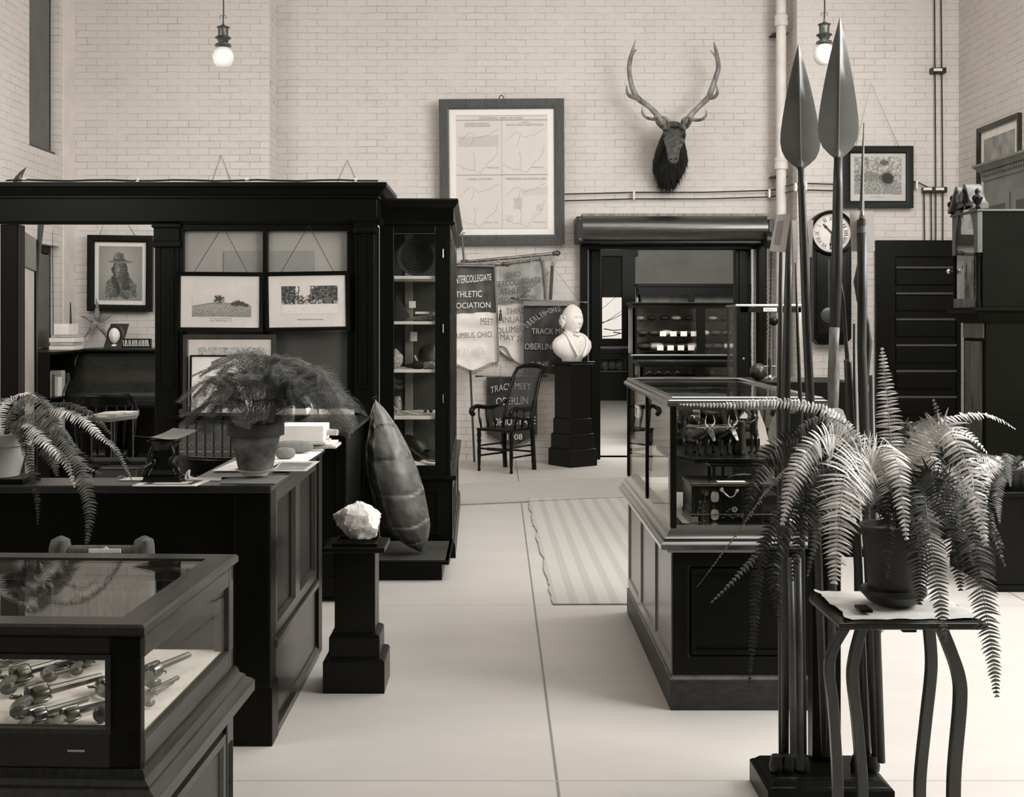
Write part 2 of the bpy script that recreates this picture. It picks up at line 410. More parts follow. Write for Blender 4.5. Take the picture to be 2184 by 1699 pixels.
# left wall with two window openings
WA, WB = 12.72, 13.60
U0 = Z(330, 13.45); U1 = 5.35; V0 = 1.28; V1 = Z(524, 13.45)
w = MB(); w.box(XL-.3, XL, -.6, WA, 0, HT); w.box(XL-.3, XL, WB, YP, 0, HT)
w.box(XL-.3, XL, WA, WB, 0, V0); w.box(XL-.3, XL, WA, WB, V1, U0); w.box(XL-.3, XL, WA, WB, U1, HT)
w.build('wall_left', BRICKY, kind='structure')
MB().box(XL, XL+.012, WB+.1, YP, 0, HT).build('trim_1', mat('smooth_white_plaster', 208, .8, .03, 4), kind='structure')
MB().box(XR, XR+.3, -.6, YP, 0, HT).build('wall_right', BRICKY, kind='structure')
def side_window(name, z0, z1, blind_to, label):
    fr = MB(); x0 = XL-.17; x1 = XL-.10
    fr.box(x0, x1, WA, WA+.07, z0, z1); fr.box(x0, x1, WB-.09, WB, z0, z1); fr.box(x0, x1, WA, WB, z1-.08, z1); fr.box(x0, x1, WA, WB, z0, z0+.07)
    o = fr.build(name, WOOD, kind='structure', bevel=.005)
    MB().box(x0+.02, x0+.026, WA+.06, WB-.08, z0+.06, z1-.07).build('window_pane', GLASS, o)
    MB().box(XL-.085, XL-.075, WA+.02, WB-.11, blind_to, z1-.1).build('roller_blind', mat('grey_blind_cloth', 96, .8, .05, 6), o, label='drawn grey roller blind')
    MB().box(x0-.2, x0-.19, WA, WB, z0, z1).build('daylight_sky', emit_mat(name+'_sky', 240, 1.0), o)
    return o
w1 = side_window('window_1', U0, U1, U0+.04, '')
s = MB(); s.tube([(XL-.06, WA+.03, U0+.03), (XL-.06, WB-.02, U0+.03)], .018, 8); s.build('blind_batten', WOODM, w1)
MB().tube([(XL-.05, WB-.2, U0+.02), (XL+.0, WB-.22, 2.62), (XL+.01, WB-.22, 1.5)], .004, 5).build('blind_cord', IRON, w1)
w2 = side_window('window_2', V0, V1, V0+.08, '')
# painted pipe between centre bay and right pier
t = thing('standpipe', 'white painted vertical pipe with collars in the right corner of the brick bay', 'pipe', (X(1666, 14.25), 14.25, 0))
px = X(1666, 14.25)
MB().tube([(px, 14.25, 0), (px, 14.25, 6.4)], .058, 16).build('pipe', WHITEP, t, smooth=40)
for zz in (Z(350, 14.25), Z(45, 14.25)):
    MB().lathe([(.06,-.06),(.078,-.06),(.078,.0),(.07,.02),(.078,.04),(.078,.06),(.06,.08)], (px, 14.25, zz), 18).build('collar', WHITEP, t, smooth=40)
    MB().box(px-.09, px+.09, 14.28, 14.49, zz-.14, zz-.125).build('bracket', IRON, t)
# ---------------------------------------------------------------- far room beyond the doorway
YF = 26.5
MB().add([(-1.5,YB+.3,0),(9,YB+.3,0),(9,YF+.3,0),(-1.5,YF+.3,0)], [(0,1,2,3)]).build('floor_far_room', floor_mat('far_room_floor', 172, False), kind='structure')
MB().box(-1.5, 9, YB+.3, YF+.3, 4.4, 4.5).build('ceiling_far_room', mat('far_ceiling', 190, .8, .04, 3), kind='structure')
w = MB(); fx0 = X(1282, YF); fx1 = X(1350, YF); fz0 = Z(722, YF); fz1 = Z(545, YF)
w.box(-1.5, fx0, YF, YF+.3, 0, 4.4); w.box(fx1, 9, YF, YF+.3, 0, 4.4); w.box(fx0, fx1, YF, YF+.3, 0, fz0); w.box(fx0, fx1, YF, YF+.3, fz1, 4.4)
w.build('wall_far_back', WALLG, kind='structure')
MB().box(-1.7, -1.5, YB+.3, YF+.3, 0, 4.4).build('wall_far_left', WALLG, kind='structure')
MB().box(9, 9.2, YB+.3, YF+.3, 0, 4.4).build('wall_far_right', WALLG, kind='structure')
fr = MB(); yy = YF-.05
fr.box(fx0-.15, fx0+.02, yy, YF+.05, fz0-.12, fz1+.2); fr.box(X(1326, YF), X(1354, YF), yy, YF+.05, fz0-.12, fz1+.2)
fr.box(fx0-.15, fx1+.1, yy, YF+.05, fz1-.02, fz1+.2); fr.box(fx0-.15, fx1+.1, yy-.06, YF+.05, fz0-.14, fz0)
w3 = fr.build('window_3', WOOD, kind='structure', bevel=.01)
MB().box(fx0, X(1326, YF), YF+.02, YF+.03, Z(634, YF), fz1).build('roller_blind', mat('dark_blind_cloth', 44, .8, .05, 6), w3, label='dark blind drawn half way')
MB().box(fx0, X(1327, YF), YF+.06, YF+.066, fz0, Z(634, YF)).build('window_pane', GLASS, w3)
MB().box(fx0-2, fx1+2, YF+2.5, YF+2.52, .2, 4.4).build('daylight_sky', emit_mat('far_sky', 228, .95), w3)
br = MB()
for k in range(7):
    x0 = fx0-.7+.22*k; z0 = 1.3+R.random()*.4
    pts = [(x0+t*.9, YF+1.4, z0+t*(.6-.18*k)+.05*math.sin(t*5+k)) for t in (0,.25,.5,.75,1,1.3)]
    br.tube(pts, [.014,.012,.01,.008,.006,.004], 5)
tag(br.build('tree_branches', mat('bare_branches', 120, .8)), 'bare tree branches outside the far window', 'branches')
# masonry reveal lining is the brick itself; dark frames inside the doorway
d = MB(); y0, y1 = YB+.06, YB+.22
d.box(X(1257, YB), X(1281.5, YB), y0, y1, 0, DZ); d.box(X(1571, YB), X(1603.5, YB), y0, y1, 0, DZ); d.box(X(1257, YB), X(1603, YB), y0, y1, Z(531, YB), DZ)
d.box(X(1262, YB), X(1277, YB), y0-.02, y0, .02, DZ-.1); d.box(X(1578, YB), X(1598, YB), y0-.02, y0, .02, DZ-.1)
d.build('door_1', WOOD, kind='structure', bevel=.006)
# panelled door in the right pier
y0 = YP-.07; px0, px1 = X(1865, YP), X(2052, YP); zt = Z(513, YP)
d = MB(); d.box(px0, px1, y0+.03, YP, 0, zt)
d.box(px0, X(1906, YP), y0, y0+.03, 0, zt); d.box(X(2036, YP), px1, y0, y0+.03, 0, zt); d.box(px0, px1, y0, y0+.03, Z(548, YP), zt)
D2 = d.build('door_2', WOOD, kind='structure', bevel=.006)
for k in range(8):
    zc = Z(571+55*k, YP)
    if zc < .05: break
    MB().box(X(1907, YP), X(2035, YP), y0+.005, y0+.03, zc-.2, zc-.02).build('door_panel', WOODH, D2, bevel=.012)
    MB().tube([(X(1907, YP), y0+.008, zc), (X(2035, YP), y0+.008, zc)], .017, 10).build('panel_rail', mat('varnished_rail', 50, .25, .1, 6, spec=.8, coat=.8), D2, smooth=60)  # rail tone raised to paint in highlights from above
# rolling shutter over the doorway
t = thing('rolling_shutter', 'dark steel rolling fire shutter coiled above the back doorway', 'shutter', (X(1436, 14.2), 14.2, 0))
zc = Z(488, 14.18); SM = mat('painted_shutter_steel', 66, .34, .12, 6, (1,1,6), spec=.8, metal=.7, coat=.5)
MB().rings([[V(x, 14.2+math.cos(a)*.17, zc+math.sin(a)*.155) for a in [2*math.pi*k/28 for k in range(28)]] for x in (X(1241, 14.2), X(1632, 14.2))]).build('shutter_drum', SM, t, smooth=30)
MB().box(X(1241,14.1), X(1632,14.1), 14.12, 14.45, Z(519,14.12), Z(513,14.12)).build('shutter_slot', EBON, t, bevel=.006)
MB().box(X(1240,14.4), X(1632,14.4), 14.38, 14.5, Z(531,14.4), Z(517,14.4)).build('lintel_board', WOOD, t, bevel=.006)
MB().box(X(1241,14.3), X(1636,14.3), 14.2, 14.5, Z(463,14.3), Z(456.5,14.3)).build('top_flashing', mat('dull_zinc', 120, .6, .25, 20), t)
for a, b in ((1227.5, 1241), (1632, 1643)):
    bk = MB().box(X(a,14.2), X(b,14.2), 14.02, 14.5, Z(518,14.2), Z(464 if a < 1300 else 470,14.2)).build('end_bracket', IRON, t, bevel=.008)
    for zz in (Z(470,14.2), Z(512,14.2)):
        MB().sphere(((X(a,14.2)+X(b,14.2))/2, 14.01, zz), .014, 8, 6).build('bolt', STEEL, bk)
for a, b in ((1237.5, 1253.5), (1616, 1634)):
    MB().box(X(a,14.4), X(b,14.4), 14.36, 14.5, 0, Z(517,14.4)).build('guide_rail', WOOD, t, bevel=.006)
cw = MB(); cxs = X(1637, 14.0)
cw.rings([[V(cxs-.02+dx, 14.02+math.cos(a)*.1, Z(512,14.02)+math.sin(a)*.1) for a in [2*math.pi*k/20 for k in range(20)]] for dx in (0,.06)]).build('chain_wheel', IRON, t, smooth=30)
def chain_mb(pts, link=.03, r=.0045, wd=.018):
    mb = MB(); P = [Vector(p) for p in pts]; i = 0
    for a, b in zip(P, P[1:]):
        n = max(1, int((b-a).length/(link*.8)))
        for k in range(n):
            c = a+(b-a)*((k+.5)/n); d = (b-a).normalized(); s = V(1,0,0) if i % 2 else V(.3,1,0).normalized()
            i += 1
            ring = [c+d*(math.cos(t)*link/2)+s*(math.sin(t)*wd/2) for t in [2*math.pi*q/8 for q in range(8)]]
            mb.tube(ring, r, 4, closed=True)
    return mb
chain_mb([(cxs-.03,13.98,Z(515,14)),(X(1634,14),13.98,Z(700,14)),(X(1628,14),13.98,.9),(X(1631,14),13.96,.8),(X(1637,14),13.96,.9),(X(1641,14),13.98,Z(700,14)),(cxs+.04,13.98,Z(515,14))]).build('chain', IRON, t)
# ================================================================ THINGS ON THE BACK WALL
def hang_frame(name, label, px0, px1, py0, py1, Y, w, mt, thick=.03, lean=0, roll=0, group=None, cat='picture', glass=True):
    """framed picture standing/hanging facing the camera; returns (root, W, H) in local coords, centre bottom origin"""
    x0, x1 = X(px0, Y), X(px1, Y); z1, z0 = Z(py0, Y), Z(py1, Y)
    Wd, Ht = x1-x0, z1-z0
    root = thing(name, label, cat, ((x0+x1)/2, Y, z0), 0, group); ORG[root.name] = V(0,0,0)
    root.rotation_euler = (lean, roll, 0)
    MB().frame(-Wd/2, Wd/2, 0, Ht, -thick, .0, w, .012).build('frame', mt, root, local=True, smooth=20)
    MB().box(-Wd/2+w*.6, Wd/2-w*.6, -.008, -.002, w*.6, Ht-w*.6).build('backing', CARD, root, local=True)
    return root, Wd, Ht
# --- map of Ohio in quarters
def seg_d(px, py, ax, ay, bx, by):
    dx, dy = bx-ax, by-ay; L2 = dx*dx+dy*dy+1e-12; t = max(0, min(1, ((px-ax)*dx+(py-ay)*dy)/L2))
    return math.hypot(px-ax-t*dx, py-ay-t*dy)
def poly_d(x, y, P): return min(seg_d(x, y, *a, *b) for a, b in zip(P, P[1:]))
OHIO_S = [(.03,.20),(.08,.22),(.14,.16),(.2,.15),(.27,.11),(.36,.12),(.42,.1),(.5,.05),(.55,.06),(.58,.12),(.62,.15),(.66,.22),(.74,.3),(.82,.34),(.88,.44),(.9,.55),(.93,.62)]
OHIO_N = [(.1,.72),(.25,.86),(.33,.9),(.42,.86),(.46,.8),(.58,.82),(.7,.84),(.84,.94),(.93,.97)]
RIV = [(.4,.84),(.36,.7),(.33,.6)]; RIV2 = [(.4,.1),(.42,.3),(.38,.5)]
def map_fn(u, v):
    # mat margin
    bx0, bx1, by0, by1 = .07, .93, .055, .945
    if not (bx0 < u < bx1 and by0 < v < by1): return 224
    x = (u-bx0)/(bx1-bx0); y = (v-by0)/(by1-by0)
    g = 202+nz2(x, y, 9, 1)*3
    if min(abs(x), abs(1-x)) < .004 or min(abs(y), abs(1-y)) < .004: return 140
    if abs(y-.955) < .0035: return 150
    if y > .955: return g
    if abs(x-.5) < .004 or abs(y-.475) < .004: return 150
    qx = (x % .5)*2; hy = y/.475 if y < .475 else (y-.475)/.48
    left = x < .5; top = y > .475
    jx = qx+nz2(qx, hy, 14, 3)*.012; jy = hy+nz2(qx, hy, 14, 5)*.012
    top_z = .86
    if hy < top_z+.02:
        yy = jy/top_z
        lake = yy > .87+.1*math.sin(jx*3.2-.6)
        if top and left and .6 < yy < .82+.12*max(0, jx-.5) and .05 < jx < .93: g -= 16 if not lake else 8
        if not top and not left:
            if .25 < jx < .43 and .42 < yy < .68: g -= 20
            if .74 < jx < .87 and .38 < yy < .53: g -= 14
            if jx > .43 and .72 < yy and yy < .86+.1*(jx-.5): g -= 9
            if .08 < jx < .24 and .16 < yy < .3: g -= 10
        if not top and left and abs(yy-.43) < .004 and .4 < jx < .7: g -= 22
        dd = min(poly_d(jx, yy, OHIO_S), poly_d(jx, yy, OHIO_N), poly_d(jx, yy, RIV), poly_d(jx, yy, RIV2))
        if dd < .0075: g -= 28
    return g
mf, mw, mh = hang_frame('wall_map', 'large framed historical map of Ohio in four panels on the back wall', 939, 1204, 214, 522, 14.44, .118, mat('oiled_oak_frame', 62, .45, .15, 8, (5,5,.8)), .045, lean=math.radians(3.4), roll=0, cat='map')
mf.rotation_euler = (math.radians(-3.4), math.radians(.5), 0)
mf.rotation_euler = (math.radians(3.2), math.radians(-.4), 0)
mi = .105
picture('map_sheet', -mw/2+mi, mw/2-mi, mi, mh-mi, -.014, map_fn, 230, 260, mf, True)
tx = MB(); iw = mw-2*mi; ih = mh-2*mi
def mpt(u, v): return V(-mw/2+mi+iw*u, -.0165, mi+ih*v)
for sx, a, b, c, dd in (('HISTORICAL MAPS OF OHIO', .29, .70, .911, .932), ('ENGLISH GRANTS', .16, .38, .872, .886), ('AND INDIAN NATIONS', .15, .395, .854, .868),
        ('FORTS', .68, .76, .878, .892), ('BATTLE FIELDS AND ROADS', .545, .89, .86, .875), ('LAND SYSTEM', .175, .41, .438, .455), ('TERRITORIAL DIVISION IN 1803', .53, .91, .438, .455),
        ('PERIOD 1620', .36, .47, .53, .541), ('PERIOD 1812', .78, .89, .53, .541), ('PERIOD 1798', .34, .46, .1, .111), ('PERIOD 1803', .79, .91, .1, .111)):
    put_text(MB(), sx, a, b, c, dd, mpt).build('lettering', INKG, mf, local=True)
MB().tube([(-.03,-.02,mh+.0),(-.02,-.02,mh+.03),(0,-.02,mh+.045),(.02,-.02,mh+.03),(.03,-.02,mh)], .006, 6).build('hanging_ring', IRON, mf, local=True)
# --- cave photograph on the right pier
def cave_fn(u, v):
    g = 150+fbm(u*1.4, v, 14, 2)*55
    hill = .62-.25*abs(u-.3)**1.2*2
    if v < hill: g = 118+fbm(u, v, 40, 3)*75
    if v < .35: g += 12+ (35 if fbm(u,v,50,4) > .35 else 0)
    d = math.hypot((u-.7)/.13, (v-.42)/.14)+fbm(u, v, 8, 5)*.15
    if d < 1: g = 34+d*10
    elif d < 1.3: g -= 25
    if math.hypot((u-.63)/.1, (v-.83)/.07) < 1+fbm(u,v,12,6)*.4: g = 82+fbm(u,v,40,7)*30
    return g
cf, w_, h_ = hang_frame('cave_photograph', 'dark framed photograph of a cave mouth hung right of the spears', 1797, 1946, 312, 444, 14.0, .082, WOOD, .04)
MB().box(-w_/2+.08, w_/2-.08, -.012, -.01, .08, h_-.08).build('mount', mat('grey_mount', 186, .85, .03), cf, local=True)
picture('photograph', -w_/2+.13, w_/2-.13, .16, h_-.12, -.014, cave_fn, 110, 84, cf, True)
MB().box(-.05, .04, -.0145, -.014, .131, .134).build('caption_line', INKG, cf, local=True); MB().box(-.09, .08, -.0145, -.014, .122, .125).build('caption_line', INKG, cf, local=True)
nx = X(1857, 14.0)-cf.location.x; nz_ = Z(178, 14.0)-cf.location.z
MB().tube([(-.25,-.005,h_),(nx,-.005,nz_),(w_/2-.16,-.005,h_)], .0025, 4).build('hanging_wire', IRON, cf, local=True)
# --- framed print on the right wall
t = thing('wall_print', 'framed print hanging on the right side wall', 'picture', (XR-.02, 12.9, 0))
ya, yb = 12.35, 13.42
fz0_, fz1_ = Z(428, 13.0), Z(262, 13.0)
def fr_side(mb, xa, xb, w):
    def rect(i, x): return [V(x,ya+i,fz0_+i), V(x,yb-i,fz0_+i), V(x,yb-i,fz1_-i), V(x,ya+i,fz1_-i)]
    return mb.rings([rect(0, xb), rect(0, xa), rect(w, xa+.012), rect(w, xb)], cap=False, closed=True)
fr_side(MB(), XR-.045, XR, .055).build('frame', WOODM, t)
MB().box(XR-.012, XR-.008, ya+.05, yb-.05, fz0_+.05, fz1_-.05).build('mount', CARD, t)
MB().box(XR-.016, XR-.013, ya+.14, yb-.14, fz0_+.16, fz1_-.14).build('print', mat('grey_halftone_print', 142, .8, .18, 5), t)
# --- picture and papers: portrait of man in hat on the left pier
def portrait_fn(u, v):
    g = 132+30*math.exp(-((u-.45)**2+(v-.55)**2)*5)-20*abs(u-.5)+fbm(u, v, 30, 1)*5
    t = fbm(u, v, 7, 2); t2 = fbm(u, v, 26, 3)
    # cloak
    sh = .36-.35*((u-.5)/.42)**2
    if .06+.06*t < v < sh+.17+.05*t and abs(u-.52) < .36+.05*t: g = 92+t2*38+t*22
    if .12 < v < .42 and abs(u-(.40+.05*math.sin(v*9))) < .035: g = 46+t2*20
    if .2 < v < .5 and abs(u-.62) < .10*(1.1-v): g = 58+t2*30
    # hair falling as two braids
    if math.hypot((u-.49)/.165, (v-.6)/.15) < 1.0 and v < .7: g = 58+t2*26
    for bx in (.345,.635):
        if abs(u-bx-.02*math.sin(v*30)) < .04 and .24 < v < .62: g = 62+t2*26+10*math.sin(v*120)
    if abs(u-.48) < .075 and .36 < v < .48: g = 78+t2*26
    # face
    f = math.hypot((u-.475)/.115, (v-.575)/.15)
    if f < 1:
        g = 116-30*f+t2*34+(16 if u < .46 else -10)+8*math.sin(v*90+u*20)
        for ex in (.425,.53):
            g -= 40*math.exp(-((u-ex)/.03)**2-((v-.62)/.016)**2)
        g -= 34*math.exp(-((u-.468)/.05)**2-((v-.512)/.009)**2)
        g += 26*math.exp(-((u-.458)/.016)**2-((v-.58)/.045)**2)
        g -= 22*math.exp(-((u-.50)/.014)**2-((v-.565)/.03)**2)
    # hat
    if math.hypot((u-.5)/.29, (v-.715)/.032) < 1: g = 108+t2*30
    if abs(u-.46) < .145-.05*(v-.72)/.2 and .72 < v < .9-.03*abs(math.sin(u*14)): g = 100+t2*28+18*math.sin(u*22)
    if abs(u-.47) < .145 and .725 < v < .765: g = 74+t2*18
    return g
pf, w_, h_ = hang_frame('framed_portrait', 'framed portrait of a person in a wide hat above the roll-top desk', 188, 327, 502, 664, 14.0, .078, WOOD, .05, cat='picture')
pf.rotation_euler = (math.radians(1.5), math.radians(.8), 0)
MB().box(-w_/2+.07, w_/2-.07, -.012, -.01, .07, h_-.07).build('mount', mat('white_mount', 212, .85, .02), pf, local=True)
picture('portrait', -w_/2+.125, w_/2-.125, .125, h_-.125, -.014, portrait_fn, 84, 104, pf, True)
MB().tube([(-.25,0,h_-.01),(-.12,.03,h_+.42),(.16,.03,h_-.02)], .003, 4).build('hanging_wire', IRON, pf, local=True)
# --- two pictures hung behind the partition, only their wires show above it
for (x0_, x1_, ax_, ay_, Yw, lb_) in ((440,505,472,330,14.045,'small framed picture hanging by a wire behind the left part of the partition'),(705,775,741,341,14.495,'small framed picture hanging by a wire behind the right part of the partition')):
    hf, w_, h_ = hang_frame('hidden_picture', lb_, x0_, x1_, 405, 470, Yw, .03, WOOD, .02)
    MB().tube([(-w_*.4,-.005,h_),(X(ax_,Yw)-hf.location.x,-.005,Z(ay_,Yw)-hf.location.z),(w_*.4,-.005,h_)], .003, 4).build('hanging_wire', IRON, hf, local=True)
# --- electric wires with porcelain cleats
t = thing('electric_wiring', 'two black electric wires on porcelain cleats across the back wall', 'wiring', (X(1400,14.4), 14.45, 0))
pts = [(1204,412),(1352,408),(1500,408),(1640,404),(1668,400)]
for dy in (0, 14):
    P = [at(a, b+dy+2, 14.44) for a, b in pts]+[at(1690, 393+dy, 14.0)+V(-.03,.2,0), at(1697, 392+dy, 13.99), at(1716, 391+dy, 14.0), at(1780, 393+dy, 14.0)]
    MB().tube(P, .0075, 5).build('wire', IRON, t)
P = [at(1946, 387, 14.0), at(1956, 388, 14.0), at(1985, 402, 14.0)]
MB().tube(P, .0075, 5).build('wire', IRON, t)
for a, b in ((1352,416),(1641,412),(1697,399),(1719,397),(1955,394)):
    Yc = 14.42 if a < 1660 else 13.98
    MB().box(X(a-2.2,Yc), X(a+2.2,Yc), Yc-.02, Yc+.06, Z(b+9,Yc), Z(b-9,Yc)).build('cleat', CERAM, t, bevel=.005)
t = thing('conduit_wires', 'pair of vertical black wires clamped down the right brick pier', 'wiring', (X(2001,13.99), 14.0, 0))
for a, b, y0_, y1_ in ((1993,1996,-40,512),(2007,2011,-40,512)):
    MB().tube([at(a, y0_, 14.0), at(b, 405, 14.0), at(b, y1_, 14.0)], .008, 5).build('wire', IRON, t)
for a in (1971, 1986):
    MB().tube([at(a, 405, 14.0), at(a+1, 512, 14.0)], .008, 5).build('wire', IRON, t)
for a0, a1, b in ((1985,2016,151),(1968,2018,405)):
    c = MB().box(X(a0,14), X(a1,14), 13.96, 14.05, Z(b+6,14), Z(b-6,14)).build('clamp_board', IRON, t, bevel=.005)
    for q in ([2000] if b < 200 else [1978, 2004]):
        MB().box(X(q-9,13.95), X(q+9,13.95), 13.93, 13.96, Z(b+1,13.95), Z(b-5,13.95)).build('porcelain_cap', CERAM, c, bevel=.006)
# --- pendulum wall clock
ck = thing('wall_clock', 'round-dial pendulum clock in a long dark case on the right pier', 'clock', (X(1773,13.95), 13.95, 0))
cc = at(1773, 497, 13.86); rr = 46.5*13.86/F
My = Matrix.Translation(cc) @ Matrix.Rotation(math.pi/2, 4, 'X')
MB().lathe([(rr*.86,-.0),(rr*.9,.05),(rr*.98,.06),(rr*1.05,.03),(rr*1.05,-.1),(rr*.86,-.1)], (0,0,0), 40, M=My).build('bezel', WOOD, ck, smooth=30)
MB().lathe([(.001,.012),(rr*.88,.012),(rr*.88,.0),(.001,0)], (0,0,0), 40, M=My).build('dial', CARD, ck)
nm = MB()
for k, s_ in enumerate(['XII','I','II','III','IIII','V','VI','VII','VIII','IX','X','XI']):
    a = -math.radians(30*k); vs, fs, tw, th = text2d(s_); hh = rr*.19; ww = {1:.014,2:.038,3:.056,4:.072}[len(s_)]
    def fn(p, q, a=a, ww=ww, hh=hh):
        lx = (p-.5)*ww; ly = rr*.66+(q-.5)*hh
        return V(cc.x+lx*math.cos(a)-ly*math.sin(a), cc.y-.0155, cc.z+lx*math.sin(a)+ly*math.cos(a))
    nm.add([fn(p, q) for p, q in vs], fs)
for k in range(60):
    a = -math.radians(6*k); r0, r1 = rr*.8, rr*.84; h = .0022
    dx, dz = -math.sin(a), math.cos(a); ex, ez = math.cos(a)*h, math.sin(a)*h
    nm.add([V(cc.x+dx*q+ex*s_, cc.y-.0155, cc.z+dz*q+ez*s_) for q, s_ in ((r0,-1),(r0,1),(r1,1),(r1,-1))], [(0,1,2,3)])
nm.build('numerals', INK, ck)
for nme, ang, ln, wd in (('hour_hand', -44, .56, .014), ('minute_hand', 185, .74, .010)):
    a = -math.radians(ang); dx, dz = -math.sin(a), math.cos(a)
    MB().bar(V(cc.x-dx*.03, cc.y-.022, cc.z-dz*.03), V(cc.x+dx*rr*ln, cc.y-.022, cc.z+dz*rr*ln), wd, .004, (0,1,0)).sphere((cc.x+dx*rr*ln*.7, cc.y-.022, cc.z+dz*rr*ln*.7), (.016,.003,.016), 8, 6).build(nme, INK, ck)
bd = MB(); xa, xb = X(1734,13.9), X(1814,13.9); zt, zb = Z(535,13.9), Z(722,13.9)
bd.box(xa, xb, 13.86, 14.05, zb, zt+.2)
bd.add([(xa,13.86,zb),(xb,13.86,zb),(xb-.07,13.9,zb-.07),(xa+.07,13.9,zb-.07),(xa,14.05,zb),(xb,14.05,zb),(xb-.07,14.05,zb-.07),(xa+.07,14.05,zb-.07)], [(0,1,2,3),(0,4,5,1),(1,5,6,2),(2,6,7,3),(3,7,4,0),(4,7,6,5)])
bd.build('case_body', WOOD, ck, bevel=.006)
MB().frame(xa+.03, xb-.03, zb+.05, zt-.02, 13.845, 13.87, .03).build('door_moulding', EBON, ck)
MB().box(xa+.06, xb-.06, 13.85, 13.856, zb+.08, zt-.05).build('door_glass', BLACK, ck)
MB().sphere((X(1768,13.84), 13.842, Z(672,13.84)), (.092,.012,.092), 24, 12).build('pendulum_bob', mat('brass_disc', 75, .35, .1, 8, metal=.6), ck, smooth=60)
MB().bar((X(1768,13.84),13.845,zt-.1),(X(1768,13.84),13.845,Z(672,13.84)), .012, .004, (0,1,0)).build('pendulum_rod', mat('brass_disc', 75), ck)
# --- elk head trophy
ek = thing('elk_head', 'mounted elk head with tall antlers on the brick above the rolling shutter', 'trophy', (X(1430,14.4), 14.5, Z(330,14.4)))
def ell(c, ax, ay, ra, rb, n=16, jag=0, seed=0):
    ax = Vector(ax).normalized(); ay = Vector(ay).normalized(); out = []
    for k in range(n):
        a = 2*math.pi*k/n; j = 1+jag*mnoise.noise(V(math.cos(a)*3, math.sin(a)*3, seed*1.7+c[2]*6))
        out.append(Vector(c)+ax*(ra*math.cos(a)*j)+ay*(rb*math.sin(a)*j))
    return out
S = 14.2/F
def e(px, py, y): return at(px, py, y)
# neck & mane: from the wall outward and up to the skull
nk = MB()
secs = [((1425,405,14.42),4,3),((1424,398,14.4),13,10),((1425,385,14.36),24,20),((1427,368,14.33),33,30),((1430,345,14.3),38,38),((1432,322,14.24),33,40),((1433,300,14.2),26,38),((1435,282,14.15),20,30),((1437,268,14.12),15,20)]
nk.rings([ell(e(*c), (1,0,0), (0,1,.25), a*S, b*S, 22, .12, i) for i, (c, a, b) in enumerate(secs)])
for k in range(900):   # shaggy tufts
    i = R.randrange(2, len(secs)-1); (c, a, b) = secs[i]; th = R.uniform(-math.pi, 0.15) ; th = R.uniform(math.pi, 2*math.pi) if R.random() < .8 else R.uniform(0, math.pi)
    f_ = R.random(); c2, a2, b2 = secs[i-1]
    cc_ = e(*c).lerp(e(*c2), f_); A = (a+(a2-a)*f_)*S; B = (b+(b2-b)*f_)*S
    p = cc_+V(math.cos(th)*A, math.sin(th)*B, 0)*.98
    o_ = V(math.cos(th), math.sin(th)*.8, 0); q = p+V(0,0,-1)*R.uniform(.05,.12)+o_*R.uniform(.005,.03); w_ = o_.cross(V(0,0,1))*R.uniform(.006,.013)
    nk.add([p-w_, p+w_, q], [(0,1,2)])
nk.v = [(q[0], min(q[1], 14.493), q[2]) for q in nk.v]; nk.build('mane', FUR, ek)
hd = MB()   # skull tapering down to the muzzle, pushed toward the room
hs = [((1436,262,14.12),13,10),((1437,268,14.04),22,18),((1438,280,13.97),25,22),((1438,291,13.92),25,23),((1437,303,13.86),21,20),((1436,316,13.80),15,15),((1436,328,13.75),12.5,12),((1436,336,13.72),12.5,11),((1436,343,13.71),11,9),((1436,347,13.73),6,5)]
hd.rings([ell(e(*c), (1,0,0), (0,.75,.66), a*S, b*S, 18, .06, i) for i, (c, a, b) in enumerate(hs)])
hd.build('head', FURL, ek, smooth=180, sub=1)
for sx in (-1, 1):
    MB().sphere(e(1437+sx*22, 289, 13.84), (.022,.022,.022), 12, 8).build('eye', BLACK, ek, smooth=180)
    MB().sphere(e(1436+sx*5.5, 339, 13.69), (.016,.01,.010), 10, 6).build('nostril', BLACK, ek, smooth=180)
    # ears behind the burr
    er = MB(); c0 = e(1437+sx*24, 274, 14.08); tip = e(1437+sx*38, 252, 14.0)
    er.rings([ell(c0.lerp(tip, t_), (0,1,0), (1,0,sx*.6), r_*.9, r_*.45, 12) for t_, r_ in ((0,.03),(.3,.075),(.6,.07),(.85,.035),(1,.006))])
    er.build('ear', FURL, ek, smooth=180)
def antler(sx, main, tines):
    mb = MB()
    def T(p): return e(*p)
    pts = cspline([T(p[:3]) for p in main], 6); rs = []
    for i in range(len(main)-1):
        for k in range(6): rs.append((main[i][3]+(main[i+1][3]-main[i][3])*k/6)*S)
    rs.append(main[-1][3]*S)
    mb.tube(pts, rs, 12)
    for tn in tines:
        pts = cspline([T(p[:3]) for p in tn], 5); rs = []
        for i in range(len(tn)-1):
            for k in range(5): rs.append((tn[i][3]+(tn[i+1][3]-tn[i][3])*k/5)*S)
        rs.append(tn[-1][3]*S)
        mb.tube(pts, rs, 10)
    return mb.build('antler', ANTLER, ek, smooth=180)
